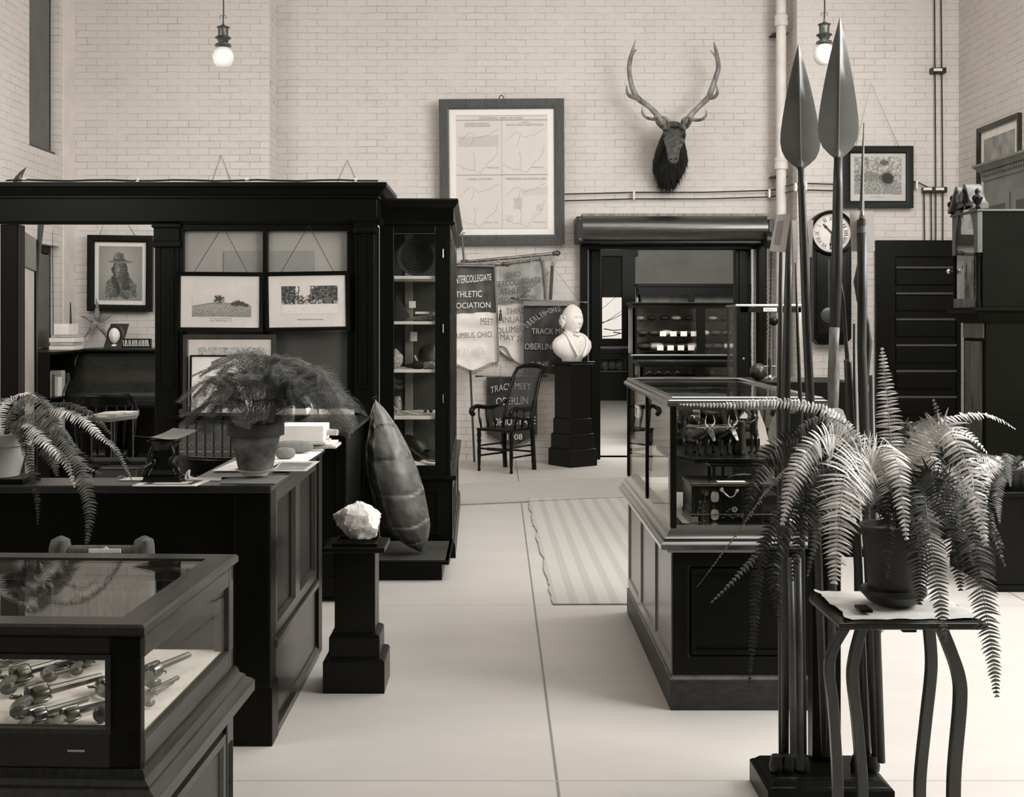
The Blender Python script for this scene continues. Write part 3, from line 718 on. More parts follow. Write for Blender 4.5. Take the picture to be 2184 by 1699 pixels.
antler(-1, [(1417,272,14.08,7),(1412,262,14.04,7),(1404,248,14.02,6.2),(1385,228,14.06,5.6),(1362,211,14.1,6.2),(1354,200,14.12,6.5),(1346,178,14.1,5.2),(1342,150,14.08,5),(1344,128,14.02,5),(1350,106,13.96,3.6),(1355,86,13.92,.6)],
    [[(1360,208,14.1,5.5),(1346,206,14.02,4.2),(1338,198,13.96,3.4),(1336,181,13.9,.7)],
     [(1408,252,14.03,4),(1394,254,13.95,3.6),(1378,250,13.88,3.2),(1370,240,13.84,2.4),(1370,227,13.82,.6)],
     [(1412,271,14.03,4.5),(1404,262,13.88,5),(1399,250,13.76,4.2),(1400,247,13.74,1)],
     [(1417,272,14.0,7),(1424,268,13.86,4.5),(1422,255,13.72,3.8),(1412,249,13.66,2.4),(1402,248,13.64,.8)],
     [(1350,116,13.98,2.5),(1355,108,13.94,1.6),(1359,105,13.92,.5)]])
antler(1, [(1459,272,14.08,7),(1464,262,14.04,7),(1472,247,14.02,6.2),(1491,227,14.06,5.6),(1510,209,14.1,6.2),(1516,196,14.12,6.5),(1525,170,14.1,5.6),(1532,146,14.08,5.2),(1530,124,14.02,4.8),(1526,104,13.96,3.4),(1522,88,13.92,.6)],
    [[(1511,208,14.1,5.5),(1523,207,14.02,4.2),(1530,198,13.96,3.4),(1528,181,13.9,.7)],
     [(1470,252,14.03,4),(1484,256,13.95,3.6),(1498,254,13.88,3.2),(1506,245,13.84,2.4),(1506,233,13.82,.6)],
     [(1459,272,14.0,7),(1455,268,13.86,4.5),(1457,256,13.72,3.8),(1466,250,13.66,2.4),(1474,250,13.64,.8)],
     [(1464,271,14.03,4.5),(1470,262,13.88,5),(1473,252,13.76,4.2),(1472,249,13.74,1)],
     [(1528,124,14.0,2.5),(1521,114,13.94,1.6),(1514,106,13.92,.5)]])
# --- hanging globe lamps
def lamp(px, py, Y, label):
    t = thing('globe_lamp', label, 'lamp', at(px, py+20, Y), group='hanging globe lamps')
    c = at(px, py, Y); s_ = Y/F
    MB().tube([c+V(0,0,(70)*s_), c+V(.004,0,90*s_), V(c.x,c.y,HT)], .007, 6).build('cord', IRON, t)
    MB().lathe([(.04,0),(.05,.012),(.05,.1),(.065,.115),(.03,.13),(.012,.14),(.008,.17)], (c.x, c.y, c.z+35*s_), 20).build('socket_housing', mat('oxidised_copper', 78, .4, .3, 20, metal=.5), t, smooth=40)
    MB().lathe([(.03,.07),(.074,.05),(.08,.04),(.06,.03),(.045,.0),(.05,-.015),(.075,-.02),(.078,-.035),(.06,-.04)], (c.x, c.y, c.z+28*s_), 24).build('gallery_ring', mat('oxidised_copper', 78), t, smooth=40)
    for k in range(14):
        a = 2*math.pi*k/14; MB().tube([(c.x+.07*math.cos(a), c.y+.07*math.sin(a), c.z+28*s_-.03), (c.x+.083*math.cos(a), c.y+.083*math.sin(a), c.z+28*s_-.045)], .004, 4).build('thumb_screw', BRASS, t)
    MB().lathe([(.05,.098),(.062,.09),(.092,.055),(.105,.01),(.102,-.03),(.085,-.07),(.05,-.098),(.01,-.108)], (c.x, c.y, c.z-.02), 28).build('glass_globe', mat('opal_glass', 246, .12, .02, 4, spec=.6), t, smooth=180)
    MB().tube([c+V(-.02,0,78*s_), c+V(-.035,0,82*s_), c+V(-.02,0,86*s_), c+V(.0,0,82*s_), c+V(.02,0,86*s_), c+V(.035,0,82*s_), c+V(.02,0,78*s_)], .003, 5).build('hook_loop', IRON, t)
lamp(476, 118, 12.0, 'opal globe lamp hanging above the left office partition')
lamp(1758, 112, 12.0, 'opal globe lamp hanging behind the two leaf-shaped spear blades')
# ================================================================ LEFT SIDE: PARTITION, COUNTER, CABINET
PF = 8.2; zt = Z(388, 8.13); zb = Z(478, PF)
PX0, PXA, PXB, PXR = -3.4, X(331,PF), X(380,PF), X(800,PF)
pt = thing('office_partition', 'tall dark oak office partition with cornice, open doorway and two glazed lights', 'partition', ((PX0+PXR)/2, PF, 0))
b_ = MB(); b_.run([(PX0, PF), (PXR+.012, PF), (PXR+.012, PF+.8)], [(-.1,zt-.002),(.07,zt),(.07,zt-.028),(.058,zt-.036),(.045,zt-.055),(.02,zt-.082),(.012,zt-.085),(.012,zt-.1),(0,zt-.105),(-.1,zt-.105)])
b_.build('cornice', WOODH, pt, smooth=25)
MB().box(PX0, PXR+.012, PF, PF+.3, zb+.02, zt-.02).build('frieze', WOODH, pt, bevel=.004)
MB().run([(PX0, PF-.0), (PXR+.012, PF-.0), (PXR+.012, PF+.3)], [(0,zb+.05),(.02,zb+.05),(.02,zb+.02),(.008,zb),(0,zb)]).build('architrave', WOODH, pt, smooth=25)
for a, b in ((0, 38), (331, 382)):
    xa, xb = X(a,PF), X(b,PF); p = MB(); p.box(xa, xb, PF-.012 if a else PF, PF+.13, 0, zb)
    o = p.build('post', WOOD, pt, bevel=.006)
    if a:
        MB().frame(xa+.025, xb-.03, 1.2, zb-.05, PF-.02, PF, .012).build('post_moulding', WOOD, o)
        MB().stack((xa+xb)/2, PF+.05, (xb-xa)/2, .07, [(0,zb-.16),(.012,zb-.15),(.012,zb-.12),(.004,zb-.11),(.004,zb-.03),(.015,zb-.02),(.015,zb)]).build('capital', WOOD, o)
xa, xb = X(757,PF), PXR
o = MB().box(xa, xb, PF-.03, PF+.29, 0, zb).build('pilaster', WOOD, pt, bevel=.005)
MB().frame(xa+.03, xb-.03, 1.2, Z(500,PF), PF-.038, PF-.02, .012).build('pilaster_moulding', WOOD, o)
MB().stack((xa+xb)/2, PF+.06, (xb-xa)/2, .10, [(0,Z(500,PF)),(.01,Z(497,PF)),(.01,Z(490,PF)),(.002,Z(487,PF)),(.002,Z(474,PF)),(.014,Z(470,PF)),(.018,Z(464,PF)),(.018,zb+.02)]).build('capital', WOOD, o)
g0, g1, g2, g3 = X(391,PF), X(560,PF), X(571,PF), X(740,PF); zg = Z(492,PF); zl = 1.06
s_ = MB(); s_.box(X(381,PF), g0, PF, PF+.09, zl, zb); s_.box(g1, g2, PF, PF+.09, zl, zb); s_.box(g3, xa, PF, PF+.09, zl, zb); s_.box(X(381,PF), xa, PF, PF+.09, zg, zb)
s_.build('sash_frame', WOOD, pt, bevel=.006)
FROST = mat('ground_glass', 158, .45, .05, 3, spec=.5); FROSTD = mat('dark_window_backing', 74, .3, .12, 2, spec=.6)
zmid = Z(706, PF)
for a, b in ((g0,g1),(g2,g3)):
    MB().box(a, b, PF+.045, PF+.05, zmid, zg).build('ground_glass_pane', FROST, pt)
    MB().box(a, b, PF+.045, PF+.05, zl, zmid).build('dark_glass_pane', FROSTD, pt, label='dark lower pane')
MB().box(X(475,PF), X(668,PF), PF+.0385, PF+.0415, Z(585,PF), Z(534,PF)).build('picture_silhouette', mat('silhouette_seen_through_glass', 140, .5, .04, 3), pt, label='silhouette of a picture behind the glass')  # darker sheet stands for a picture's silhouette through the ground glass
# low cupboard under the glazed lights with the book niche
N0, N1, NZ0, NZ1 = X(376,PF-.02), X(640,PF), Z(1012,PF-.05), .985
c_ = MB(); c_.box(PXB-.03, N0, PF-.02, PF+.16, 0, .99); c_.box(N1, xb, PF-.02, PF+.16, 0, .99); c_.box(N0, N1, PF-.02, PF+.16, 0, NZ0); c_.box(N0, N1, PF+.15, PF+.17, NZ0, .99)
c_.build('low_cupboard', WOOD, pt, bevel=.005)
MB().run([(X(366,PF-.05), PF), (xb, PF), (xb, PF+.1)], [(-.05,.985),(.05,.985),(.06,.992),(.06,1.016),(.05,1.02),(-.05,1.02)]).build('ledge', WOODH, pt, smooth=25)
for a in (-1.15, -.95):
    MB().frame(a-.09, a+.09, .12, .9, PF-.035, PF-.02, .03).build('cupboard_panel', WOOD, pt)
lf = MB().box(-1.25, -.845, 6.9, PF-.06, 1.0, 1.024).build('drop_leaf', mat('worn_leaf_top', 34, .3, .2, 5), pt, bevel=.005)
gc = MB().box(-1.2, -.89, 7.16, PF-.03, .03, 1.0).build('gate_cupboard', WOOD, pt, bevel=.005)
MB().frame(-1.17, -.89-.03, .12, .93, 7.15, 7.16, .03).build('cupboard_moulding', WOOD, gc)
# books in the niche
bk = None; BM = mat('grey_cloth_binding', 70, .7, .12, 20, bump=.2, bscale=200); GILT = mat('gilt_stamping', 128, .5, .1, 20)
def book(x0, x1, y0, y1, z0, z1, stamp=True):
    t = thing('bound_book', '', 'book', ((x0+x1)/2, (y0+y1)/2, z0)); w_ = (x1-x0)/2
    mb = MB(); mb.rings([[V(x0,y1,z),V(x0,y0+.008,z),V(x0+w_*.35,y0,z),V(x1-w_*.35,y0,z),V(x1,y0+.008,z),V(x1,y1,z)] for z in (z0,z1)])
    mb.build('cover', BM, t, smooth=40)
    MB().box(x0+.004, x1-.004, y0+.02, y1-.001, z1, z1+.003).build('page_block', PAPERD, t)
    if stamp:
        cx = (x0+x1)/2; zc = z0+(z1-z0)*.56
        MB().tube([(cx+.014*math.cos(a), y0-.0012, zc+.014*math.sin(a)) for a in [2*math.pi*k/16 for k in range(16)]], .0016, 4, closed=True).build('stamped_ring', GILT, t)
        for zz, hh in ((z1-.03,.003),(z1-.045,.003),(z0+(z1-z0)*.42,.008),(z0+.03,.004)):
            MB().box(x0+.01, x1-.01, y0-.0015, y0+.002, zz, zz+hh).build('title_band', GILT, t)
    return t
xs = N0+.008; widths = [.061,.060,.058,.057,.057,.056,.056,.057,.057]
for k, w_ in enumerate(widths):
    y0 = PF-.01; b0 = book(xs, xs+w_-.004, y0, PF+.145, NZ0, NZ0+.348)
    b0['group'] = 'grey cloth books in the partition niche'
    b0['label'] = ['leftmost grey cloth book in the row under the partition ledge', 'grey cloth book, second from the left under the partition ledge', 'grey cloth book, third from the left under the partition ledge',
       'grey cloth book, fourth from the left under the partition ledge', 'grey cloth book, fifth from the left, beside the clay fern pot', 'grey cloth book partly behind the feathery fern, sixth from the left',
       'grey cloth book hidden behind the clay pot, seventh from the left', 'grey cloth book hidden behind the clay pot, eighth from the left', 'last grey cloth book of the row, behind the clay pot'][k]
    xs += w_+.001
# pictures hung on the partition
def mound_fn(u, v):
    # v from bottom of the print
    g = 205-8*(1-v)
    hz = .62+.06*math.exp(-((u-.4)/.22)**2)+.03*math.sin(u*5)
    hz2 = .58
    if v < .0: return 205
    hill = .44+.22*math.exp(-((u-.45)/.38)**2)
    if v < hill: g = 148+fbm(u, v, 30, 1)*26-40*max(0, .25-v)
    if v < hill and v > hill-.05: g -= 20
    for cx, cz, r, a in ((.455,.80,.085,.16),(.70,.58,.05,.09),(.77,.62,.06,.14),(.85,.58,.07,.1),(.92,.54,.05,.07)):
        if math.hypot((u-cx)/r, (v-cz)/a) < 1+fbm(u*2, v, 22, 2)*.6: g = 62+fbm(u, v, 60, 3)*45
    if abs(u-.46) < .008 and .6 < v < .7: g = 60
    if v < .38 and fbm(u, v, 60, 4) > .42: g -= 50
    return g
def grove_fn(u, v):
    g = 205
    if v < .36: g = 212+fbm(u, v, 60, 1)*22
    if .34 < v < .98:
        gap = math.hypot((u-.4)/.16, (v-.88)/.32)
        t = fbm(u, v, 26, 2)
        if gap > 1+t*.5: g = 74+t*70+fbm(u, v, 70, 3)*40
        if v < .48 and t > .1: g = 190
        for tx_ in (.06,.14,.23,.3,.52,.66,.9):
            if abs(u-tx_-.01*math.sin(v*9)) < .009: g = 50
        if .73 < u < .93 and .36 < v < .62 and v < .62-.9*abs(u-.83): g = 92 if v > .48 else 60
        if .76 < u < .9 and .36 < v < .47: g = 48 if int(u*80) % 2 else 110
    return g
def wood_fn(u, v): return 176+fbm(u, v, 30, 5)*60 if v > .1 else 205
def part_pic(name, label, p, Y, fn, prt, cap, capl, roll=0, wire=None, nx=100, ny=60, w=.028, m=WOOD, lean=0):
    f, w_, h_ = hang_frame(name, label, p[0], p[1], p[2], p[3], Y, w, m, .022)
    f.rotation_euler = (lean, roll, 0)
    MB().box(-w_/2+w*.8, w_/2-w*.8, -.0085, -.0075, w*.8, h_-w*.8).build('mount', mat('cream_mount', 206, .85, .03), f, local=True)
    a0, a1, b0, b1 = prt or (0,1,0,1)   # fractions of the frame
    if fn: picture('photograph', -w_/2+w_*a0, -w_/2+w_*a1, h_*b0, h_*b1, -.0095, fn, nx, ny, f, True)
    if cap:
        for k, c in enumerate(cap):
            put_text(MB(), c, -w_/2+w_*(capl[0]), -w_/2+w_*(capl[1]), h_*(capl[2]-.035*k), h_*(capl[2]-.035*k+.022), lambda a, b: V(a, -.0098, b)).build('caption', INK, f, local=True)
    if wire:
        ax = X(wire[0],Y)-f.location.x; az = Z(wire[1],Y)-f.location.z
        MB().tube([(-w_*.3,-.005,h_),(ax-.004,.02,az),(ax+.004,.02,az),(w_*.31,-.005,h_)], .0018, 4).build('hanging_wire', IRON, f, local=True)
    return f
Yp = PF-.055
part_pic('mound_photograph', 'framed photograph of a lone tree on a mound, hung at left on the partition', (377,562,580,707), Yp, mound_fn, (.18,.86,.25,.62), ['The Seip Group of Mounds','Near Bainbridge, O.'], (.38,.64,.205), roll=math.radians(.4), wire=(472,484), nx=120, ny=60)
part_pic('grove_photograph', 'framed photograph of a shady grove, hung at right on the partition', (566,747,579,706), Yp, grove_fn, (.2,.86,.29,.77), ['Within the Walls of Ft. Ancient.'], (.38,.69,.185), roll=math.radians(-.9), wire=(661,482), nx=120, ny=66)
lk = part_pic('woods_photograph', 'framed woodland picture standing on the partition ledge behind a smaller frame', (391,589,713,884), PF-.035, wood_fn, (.16,.86,.5,.84), None, None, nx=90, ny=50, w=.034, m=mat('brown_frame', 52, .45, .15, 8), lean=math.radians(-1.2))
sk = part_pic('blank_white_picture', 'thin-framed white sheet leaning in front of the woodland picture', (405,571,757,884), PF-.07, None, None, None, None, w=.012, lean=math.radians(-3))
MB().box(-.25,.25,-.0105,-.009,.02,.385).build('white_sheet', PAPER, sk, local=True)
# wires with porcelain knobs along the top of the partition
t = thing('partition_wiring', 'two thin black wires on white knobs along the top of the partition', 'wiring', (-1.9, PF, zt))
for dz, y_ in ((.012, PF-.03), (.02, PF-.01)):
    P = [(PX0+.1+k*.14, y_, zt+dz+.004*math.sin(k*1.7)) for k in range(18)]+[(PXR+.02, y_+.02, zt+dz)]
    MB().tube(P, .0035, 5).build('wire', IRON, t)
for a in (50, 293, 525, 758):
    MB().lathe([(.016,0),(.02,.006),(.012,.012),(.012,.018),(.02,.022),(.012,.03)], (X(a,PF-.02), PF-.02, zt), 12).build('porcelain_knob', CERAM, t, smooth=50)
# ---------------------------------------------------------------- tall glazed cabinet
cb = thing('specimen_cabinet', 'tall dark oak cabinet with glass door and white shelves at the end of the partition', 'cabinet', (X(967,8.51), 8.51, 0), math.radians(1.0))
HZ = Z(422, 8.45); LW = -.515; DP = 2.6
zled = Z(1020, 8.45)
def cbx(n, m, *bs, bev=.004):
    mb = MB()
    for q in bs: mb.box(*q)
    return mb.build(n, m, cb, local=True, bevel=bev)
MB().run([(LW, -.0), (0, 0), (0, DP)], [(-.1,HZ),(.03,HZ),(.035,HZ-.012),(.03,HZ-.03),(.015,HZ-.055),(0,HZ-.07),(0,HZ-.16),(.01,HZ-.165),(.01,HZ-.18),(0,HZ-.185),(-.1,HZ-.185)]).build('cornice', WOODH, cb, local=True, smooth=25)
cbx('top_board', WOODH, (LW, 0, 0, DP, HZ-.19, HZ-.01))
zlo = Z(993, 8.5); zhi = Z(497, 8.5)
dx0 = X(840,8.5)-X(967,8.51); dx1 = X(928,8.5)-X(967,8.51)
cbx('front_stile', WOOD, (LW, dx0, 0, .03, zled, HZ-.19), (dx1, -.025, 0, .03, zled, HZ-.19), (dx0, dx1, 0, .03, zled, zlo), (dx0, dx1, 0, .03, zhi, HZ-.19))
cbx('corner_post', WOOD, (-.045, -.02, -.004, .05, zled, HZ-.19))
for k in range(5):
    y0 = .0 if k == 0 else k*(DP-.05)/4
    cbx('side_stile', WOODM, (-.035, -.02, y0, y0+.05, zled, HZ-.19))
cbx('side_glass', GLASS, (-.03, -.026, .04, DP-.04, zled+.03, HZ-.2), bev=0)
cbx('side_rail', WOODM, (-.035, -.02, 0, DP, zled, zled+.05)); cbx('side_rail', WOODM, (-.035, -.02, 0, DP, HZ-.25, HZ-.18))
cbx('front_glass', GLASS, (dx0, dx1, .012, .016, zlo, zhi), bev=0)
cbx('back_board', mat('dark_back_board', 34, .6, .15, 6), (LW, -.04, .62, .64, zled, HZ-.2), bev=0)
bd = MB()
for k in range(14): bd.box(LW+.001, LW+.012, .04+k*.042, .04+k*.042+.036, zled, HZ-.2)
bd.build('beaded_side_lining', mat('beaded_grey_board', 78, .6, .1, 6), cb, local=True, bevel=.003)
st_ = MB(); sx_ = LW+.17
cbx('shelf_standard', mat('pale_board', 104, .6, .1, 6), (sx_-.03, sx_+.03, .60, .618, zled, HZ-.2))
for py in (588, 685, 788, 888):
    zs = Z(py, 8.52); cbx('shelf', SHELFW, (LW+.012, -.045, .03, .6, zs-.022, zs), bev=.003)
cbx('bottom_shelf', SHELFW, (LW+.012, -.045, .03, .6, zled, zlo-.005), bev=0)
MB().run([(LW,0),(0,0),(0,DP)], [(-.1,zled+.012),(.018,zled+.012),(.022,zled),(.018,zled-.014),(0,zled-.025),(-.1,zled-.025)]).build('waist_moulding', WOODH, cb, local=True, smooth=25)
cbx('lower_case', WOOD, (LW, -.012, .012, DP, .06, zled-.02))
cbx('side_panel', WOODM, (-.014, -.004, .0, .08, .06, zled-.02), (-.014,-.004, .62,.70,.06,zled-.02), (-.014,-.004,1.25,1.33,.06,zled-.02), (-.014,-.004,DP-.08,DP,.06,zled-.02), (-.014,-.004,0,DP,zled-.09,zled-.02), (-.014,-.004,0,DP,.06,.13))
MB().run([(LW,0),(0,0),(0,DP)], [(-.1,.11),(.004,.11),(.012,.09),(.016,.0),(-.1,0)]).build('plinth', WOODH, cb, local=True, smooth=25)
cf_ = MB().frame(dx0-.02, dx1+.04, .16, zled-.07, .004, .012, .03); cf_.build('lower_door_moulding', WOOD, cb, local=True)
for zz in (Z(540,8.5), Z(700,8.5), Z(850,8.5)):
    MB().tube([(dx1+.055, -.004, zz-.03), (dx1+.055, -.004, zz+.03)], .005, 8).build('hinge', BRASS, cb, local=True)
# things on its shelves (placed in world space just inside the glass)
def cbw(lx, ly, z):
    a = math.radians(1.0); o = cb.location; return V(o.x+lx*math.cos(a)-ly*math.sin(a), o.y+lx*math.sin(a)+ly*math.cos(a), z)
zS = [Z(p, 8.52) for p in (588,685,788,888)]+[zlo-.005]
BK = mat('dark_basketry', 30, .8, .5, 60, bump=.9, bscale=110)
def bowl(name, label, cat, c, r, h, m, tilt=0, wob=.0, seed=0):
    mb = MB(); prof = [(.02,0),(r*.7,.0),(r*.92,h*.3),(r,h*.7),(r*.95,h),(r*.85,h*.97),(r*.85,h*.6),(r*.6,.03),(.02,.025)]
    M = Matrix.Translation(c) @ Matrix.Rotation(tilt, 4, 'X')
    mb.lathe(prof, (0,0,0), 26, M=M)
    return tag(mb.build(name, m, smooth=60), label, cat)
# big round basket tray standing on edge, top shelf
mb = MB(); c = cbw(-.27, .16, zS[0]+.135)
My2 = Matrix.Translation(c) @ Matrix.Rotation(math.radians(82), 4, 'X')
mb.lathe([(.001,.01),(.11,.012),(.125,.03),(.132,.03),(.128,-.012),(.001,-.016)], (0,0,0), 32, M=My2)
for r_ in (.03,.05,.07,.09,.11): mb.tube([My2 @ V(r_*math.cos(a), r_*math.sin(a), .014) for a in [2*math.pi*k/28 for k in range(28)]], .005, 5, closed=True)
tag(mb.build('basket_tray', BK, smooth=60), 'round dark basket tray standing on the top shelf of the tall cabinet', 'basket')
mb = MB(); c = cbw(-.4, .14, zS[1])    # peaked felt hat / cradle
mb.rings([ell(c+V(x_,.0,z_), (1,0,0), (0,1,0), a_, b_, 18, .1, 3) for x_, z_, a_, b_ in ((0,0.005,.1,.08),(0,.05,.085,.07),(.0,.1,.05,.05),(-.005,.15,.028,.03),(-.01,.185,.01,.012))])
tag(mb.build('peaked_hat', mat('black_felt', 16, .95, .2, 30), smooth=60), 'black peaked felt hat on the second shelf of the tall cabinet', 'hat')
mb = MB(); c = cbw(-.22, .1, zS[1])
mb.tube([c+V(-.20,0,.008), c+V(-.1,0,.016), c+V(0,0,.024), c+V(.08,0,.028), c+V(.13,0,.028)], [.004,.01,.017,.022,.02], 12)
tag(mb.build('snakeskin_roll', mat('scaly_skin', 88, .6, .4, 70, bump=.7, bscale=160), smooth=60), 'scaly tapering roll lying along the second shelf front', 'skin')
bowl('coiled_basket', 'low coiled basket at the right of the second shelf', 'basket', cbw(-.15, .22, zS[1]+.0), .065, .07, SILVERW)
mb = MB(); mb.box(0,0,0,0,0,0); mb = MB(); p = cbw(-.27,.07,zS[1]+.052); mb.box(p.x,p.x+.1,p.y,p.y+.002,p.z,p.z+.016)
tag(mb.build('shelf_label', CARD), 'narrow white label across the second shelf of the tall cabinet', 'label')
def card(name, label, lx, ly, z, w_, h_, rot=0, m=CARD, cat='card'):
    c = cbw(lx, ly, z); ca, sa = math.cos(rot), math.sin(rot)
    mb = MB(); q = [c+V(x*ca-zz*sa, 0, x*sa+zz*ca) for x, zz in ((0,0),(w_,0),(w_,h_),(0,h_))]
    mb.prism(q, (0,0,0), (0,.002,0)); return tag(mb.build(name, m), label, cat)
card('white_card', 'small white card at the back of the second shelf', -.34, .55, zS[1]+.1, .05, .05)
card('hanging_tag', 'white tag hanging at the back of the third shelf', -.33, .55, zS[2]+.19, .05, .07)
card('tilted_tag', 'tilted white tag amid the beadwork on the third shelf', -.26, .14, zS[2]+.05, .012, .05, .5)
# beadwork bundles
def lump(name, label, cat, c, rx, ry, rz_, m, seed, n=26, amp=.25, fr=9):
    mb = MB(); mb.sphere((0,0,0), (rx,ry,rz_), n, n//2)
    mb.v = [tuple(Vector(p)*(1+amp*mnoise.noise(Vector(p)*fr/max(rx,.05)*.12+V(seed,0,0)))+Vector(c)+V(0,0,rz_*.93)) for p in mb.v]
    mb.v = [(p[0], p[1], max(p[2], c[2])) for p in mb.v]
    return tag(mb.build(name, m, smooth=180), label, cat)
BEAD = mat('beadwork', 100, .5, .8, 130, bump=1, bscale=170, spec=.7)
lump('beaded_bag', 'pale beaded bag leaning at the left of the third shelf', 'bag', cbw(-.41,.12,zS[2]), .05, .045, .07, BEAD, 1)
lump('fur_bundle', 'dark fur bundle in the middle of the third shelf', 'bundle', cbw(-.27,.14,zS[2]), .075, .05, .028, FUR, 2, amp=.5)
lump('bead_heap', 'heap of pale beads at the right of the third shelf', 'beads', cbw(-.17,.12,zS[2]), .055, .04, .028, BEAD, 3, amp=.5)
lump('leather_pouch', 'dark leather pouch standing at the back of the third shelf', 'pouch', cbw(-.18,.4,zS[2]), .085, .05, .09, mat('dark_leather', 24, .5, .3, 20, bump=.3), 4)
lump('doll_figure', 'small wrapped doll at the left of the fourth shelf', 'doll', cbw(-.41,.24,zS[3]), .032, .03, .07, mat('patterned_cloth', 120, .8, .7, 50), 5)
mb = MB(); c = cbw(-.41, .1, zS[3])
mb.tube(cspline([c+V(-.03,0,.09), c+V(.0,0,.05), c+V(.05,0,.02), c+V(.06,0,.008), c+V(.02,0,.008), c+V(-.03,0,.03)], 6), .005, 6)
mb.tube([c+V(.04,0,.03), c+V(.14,0,.012), c+V(.22,.02,.004)], [.008,.006,.003], 6)
tag(mb.build('folded_sling', mat('pale_rawhide', 150, .6, .2, 20), smooth=60), 'looped rawhide strap at the left of the fourth shelf', 'strap')
mb = MB(); 
for k in range(5):
    c = cbw(-.33+.004*k, .08+.02*k, zS[3]+.001+.004*k); mb.box(c.x, c.x+.22, c.y, c.y+.18, c.z, c.z+.0035)
tag(mb.build('paper_stack', PAPERD), 'loose stack of pale papers on the fourth shelf', 'papers')
for k, (a, b) in enumerate(((-.2,.1),(-.16,.1))):
    tag(MB().sphere(cbw(a, b, zS[3]+.034), .014, 12, 8).build('small_stone', mat('dark_pebble', 36, .6), smooth=180), ['left dark pebble on the papers of the fourth shelf','right dark pebble on the papers of the fourth shelf'][k], 'stone', 'pebbles on the fourth shelf')
for k in range(6):
    mb = MB(); c = cbw(-.2, .1, zS[4]+.012)
    mb.tube(cspline([c+V(-.14+.02*k,.05,.12-.015*k), c+V(-.06,.03*k,.06), c+V(.02,.02*k,.02+.012*k), c+V(.12,.01*k,.006+.014*k)], 6), .006+.001*(k % 3), 6)
    tag(mb.build('leather_strap', mat('dark_leather_strap', 40+14*(k % 3), .45), smooth=60), ['lowest of the curled leather straps on the bottom shelf','second curled leather strap from below on the bottom shelf','third curled leather strap from below on the bottom shelf','fourth curled leather strap from below on the bottom shelf','fifth curled leather strap from below on the bottom shelf','topmost of the curled leather straps on the bottom shelf'][k], 'strap', 'leather straps on the bottom shelf')
card('folded_paper', 'white folded paper lying at the front of the bottom shelf', -.33, .07, zS[4]+.0, .13, .05, -.35, PAPER, 'paper')
lump('dark_saddlebag', 'dark leather saddlebag on the bottom shelf', 'bag', cbw(-.3,.25,zS[4]), .11, .07, .1, mat('dark_leather', 24), 6)
# ---------------------------------------------------------------- plinth and turtle shell
pl = thing('display_plinth', 'low dark plinth in front of the tall cabinet under the turtle shell', 'plinth', (-.6, 8.1, 0))
p0, p1 = X(943,7.79), X(956,7.74)
MB().box(-.80, p0, 7.77, 8.44, 0, .105).build('base', WOOD, pl, bevel=.004)
MB().run([(-.81,8.44),(-.81,7.735),(p1,7.735),(p1,8.44)], [(-.02,.105),(0,.105),(.006,.11),(.0,.116),(.006,.122),(0,.13),(-.02,.13)]).build('top_edge', WOODH, pl, smooth=25)
MB().box(-.805, p1, 7.745, 8.44, .106, .13).build('top', mat('plinth_top', 58, .4, .15, 5), pl)
Lp = [(797,853),(788,880),(784,915),(776,955),(777,1000),(789,1048),(802,1095),(818,1124),(840,1144),(872,1166),(895,1176)]
Rp = [(797,853),(820,876),(846,912),(868,952),(890,1003),(904,1048),(913,1092),(917,1122),(914,1146),(907,1164),(899,1177)]
YS = 7.98
def shell_pt(t, u):
    def ip(P, t):
        k = t*(len(P)-1); i = min(int(k), len(P)-2); f = k-i; return (P[i][0]+(P[i+1][0]-P[i][0])*f, P[i][1]+(P[i+1][1]-P[i][1])*f)
    a = ip(Lp, t); b = ip(Rp, t)
    lean = .10*(1-t)   # leans back toward the cabinet at the top
    x = a[0]+(b[0]-a[0])*(.5-.5*math.cos(math.pi*u)); y = a[1]+(b[1]-a[1])*(.5-.5*math.cos(math.pi*u))
    dep = math.sin(math.pi*u)*math.hypot(b[0]-a[0], b[1]-a[1])*YS/F*.55
    p = at(x, y, YS); p.y += lean-dep
    return p
NT, NU = 90, 44; mb = MB(); cols = []
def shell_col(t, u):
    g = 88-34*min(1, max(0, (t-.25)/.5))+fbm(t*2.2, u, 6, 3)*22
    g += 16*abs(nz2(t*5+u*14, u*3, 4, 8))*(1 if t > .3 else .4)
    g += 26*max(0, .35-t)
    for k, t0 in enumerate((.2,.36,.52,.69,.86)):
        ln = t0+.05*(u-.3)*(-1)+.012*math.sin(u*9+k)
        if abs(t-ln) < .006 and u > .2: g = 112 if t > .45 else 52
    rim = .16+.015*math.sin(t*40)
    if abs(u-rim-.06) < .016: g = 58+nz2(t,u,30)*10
    if u < rim: g = 178-80*t+fbm(t*3, u, 14, 4)*26+(40 if t < .35 else 0)  # rim paler: light from the left put into its colour
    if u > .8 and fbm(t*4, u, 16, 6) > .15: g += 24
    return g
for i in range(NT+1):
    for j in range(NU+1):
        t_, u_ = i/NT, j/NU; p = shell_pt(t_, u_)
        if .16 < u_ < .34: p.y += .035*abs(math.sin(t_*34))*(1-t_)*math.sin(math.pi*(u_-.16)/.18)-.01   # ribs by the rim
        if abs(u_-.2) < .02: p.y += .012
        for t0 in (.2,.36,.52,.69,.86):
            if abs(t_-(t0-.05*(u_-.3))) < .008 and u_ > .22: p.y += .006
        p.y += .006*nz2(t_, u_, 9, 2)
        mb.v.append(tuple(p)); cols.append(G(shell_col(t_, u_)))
for i in range(NT):
    for j in range(NU):
        a = i*(NU+1)+j; mb.f.append((a, a+1, a+NU+2, a+NU+1))
n0 = len(mb.v)       # hollow inner side
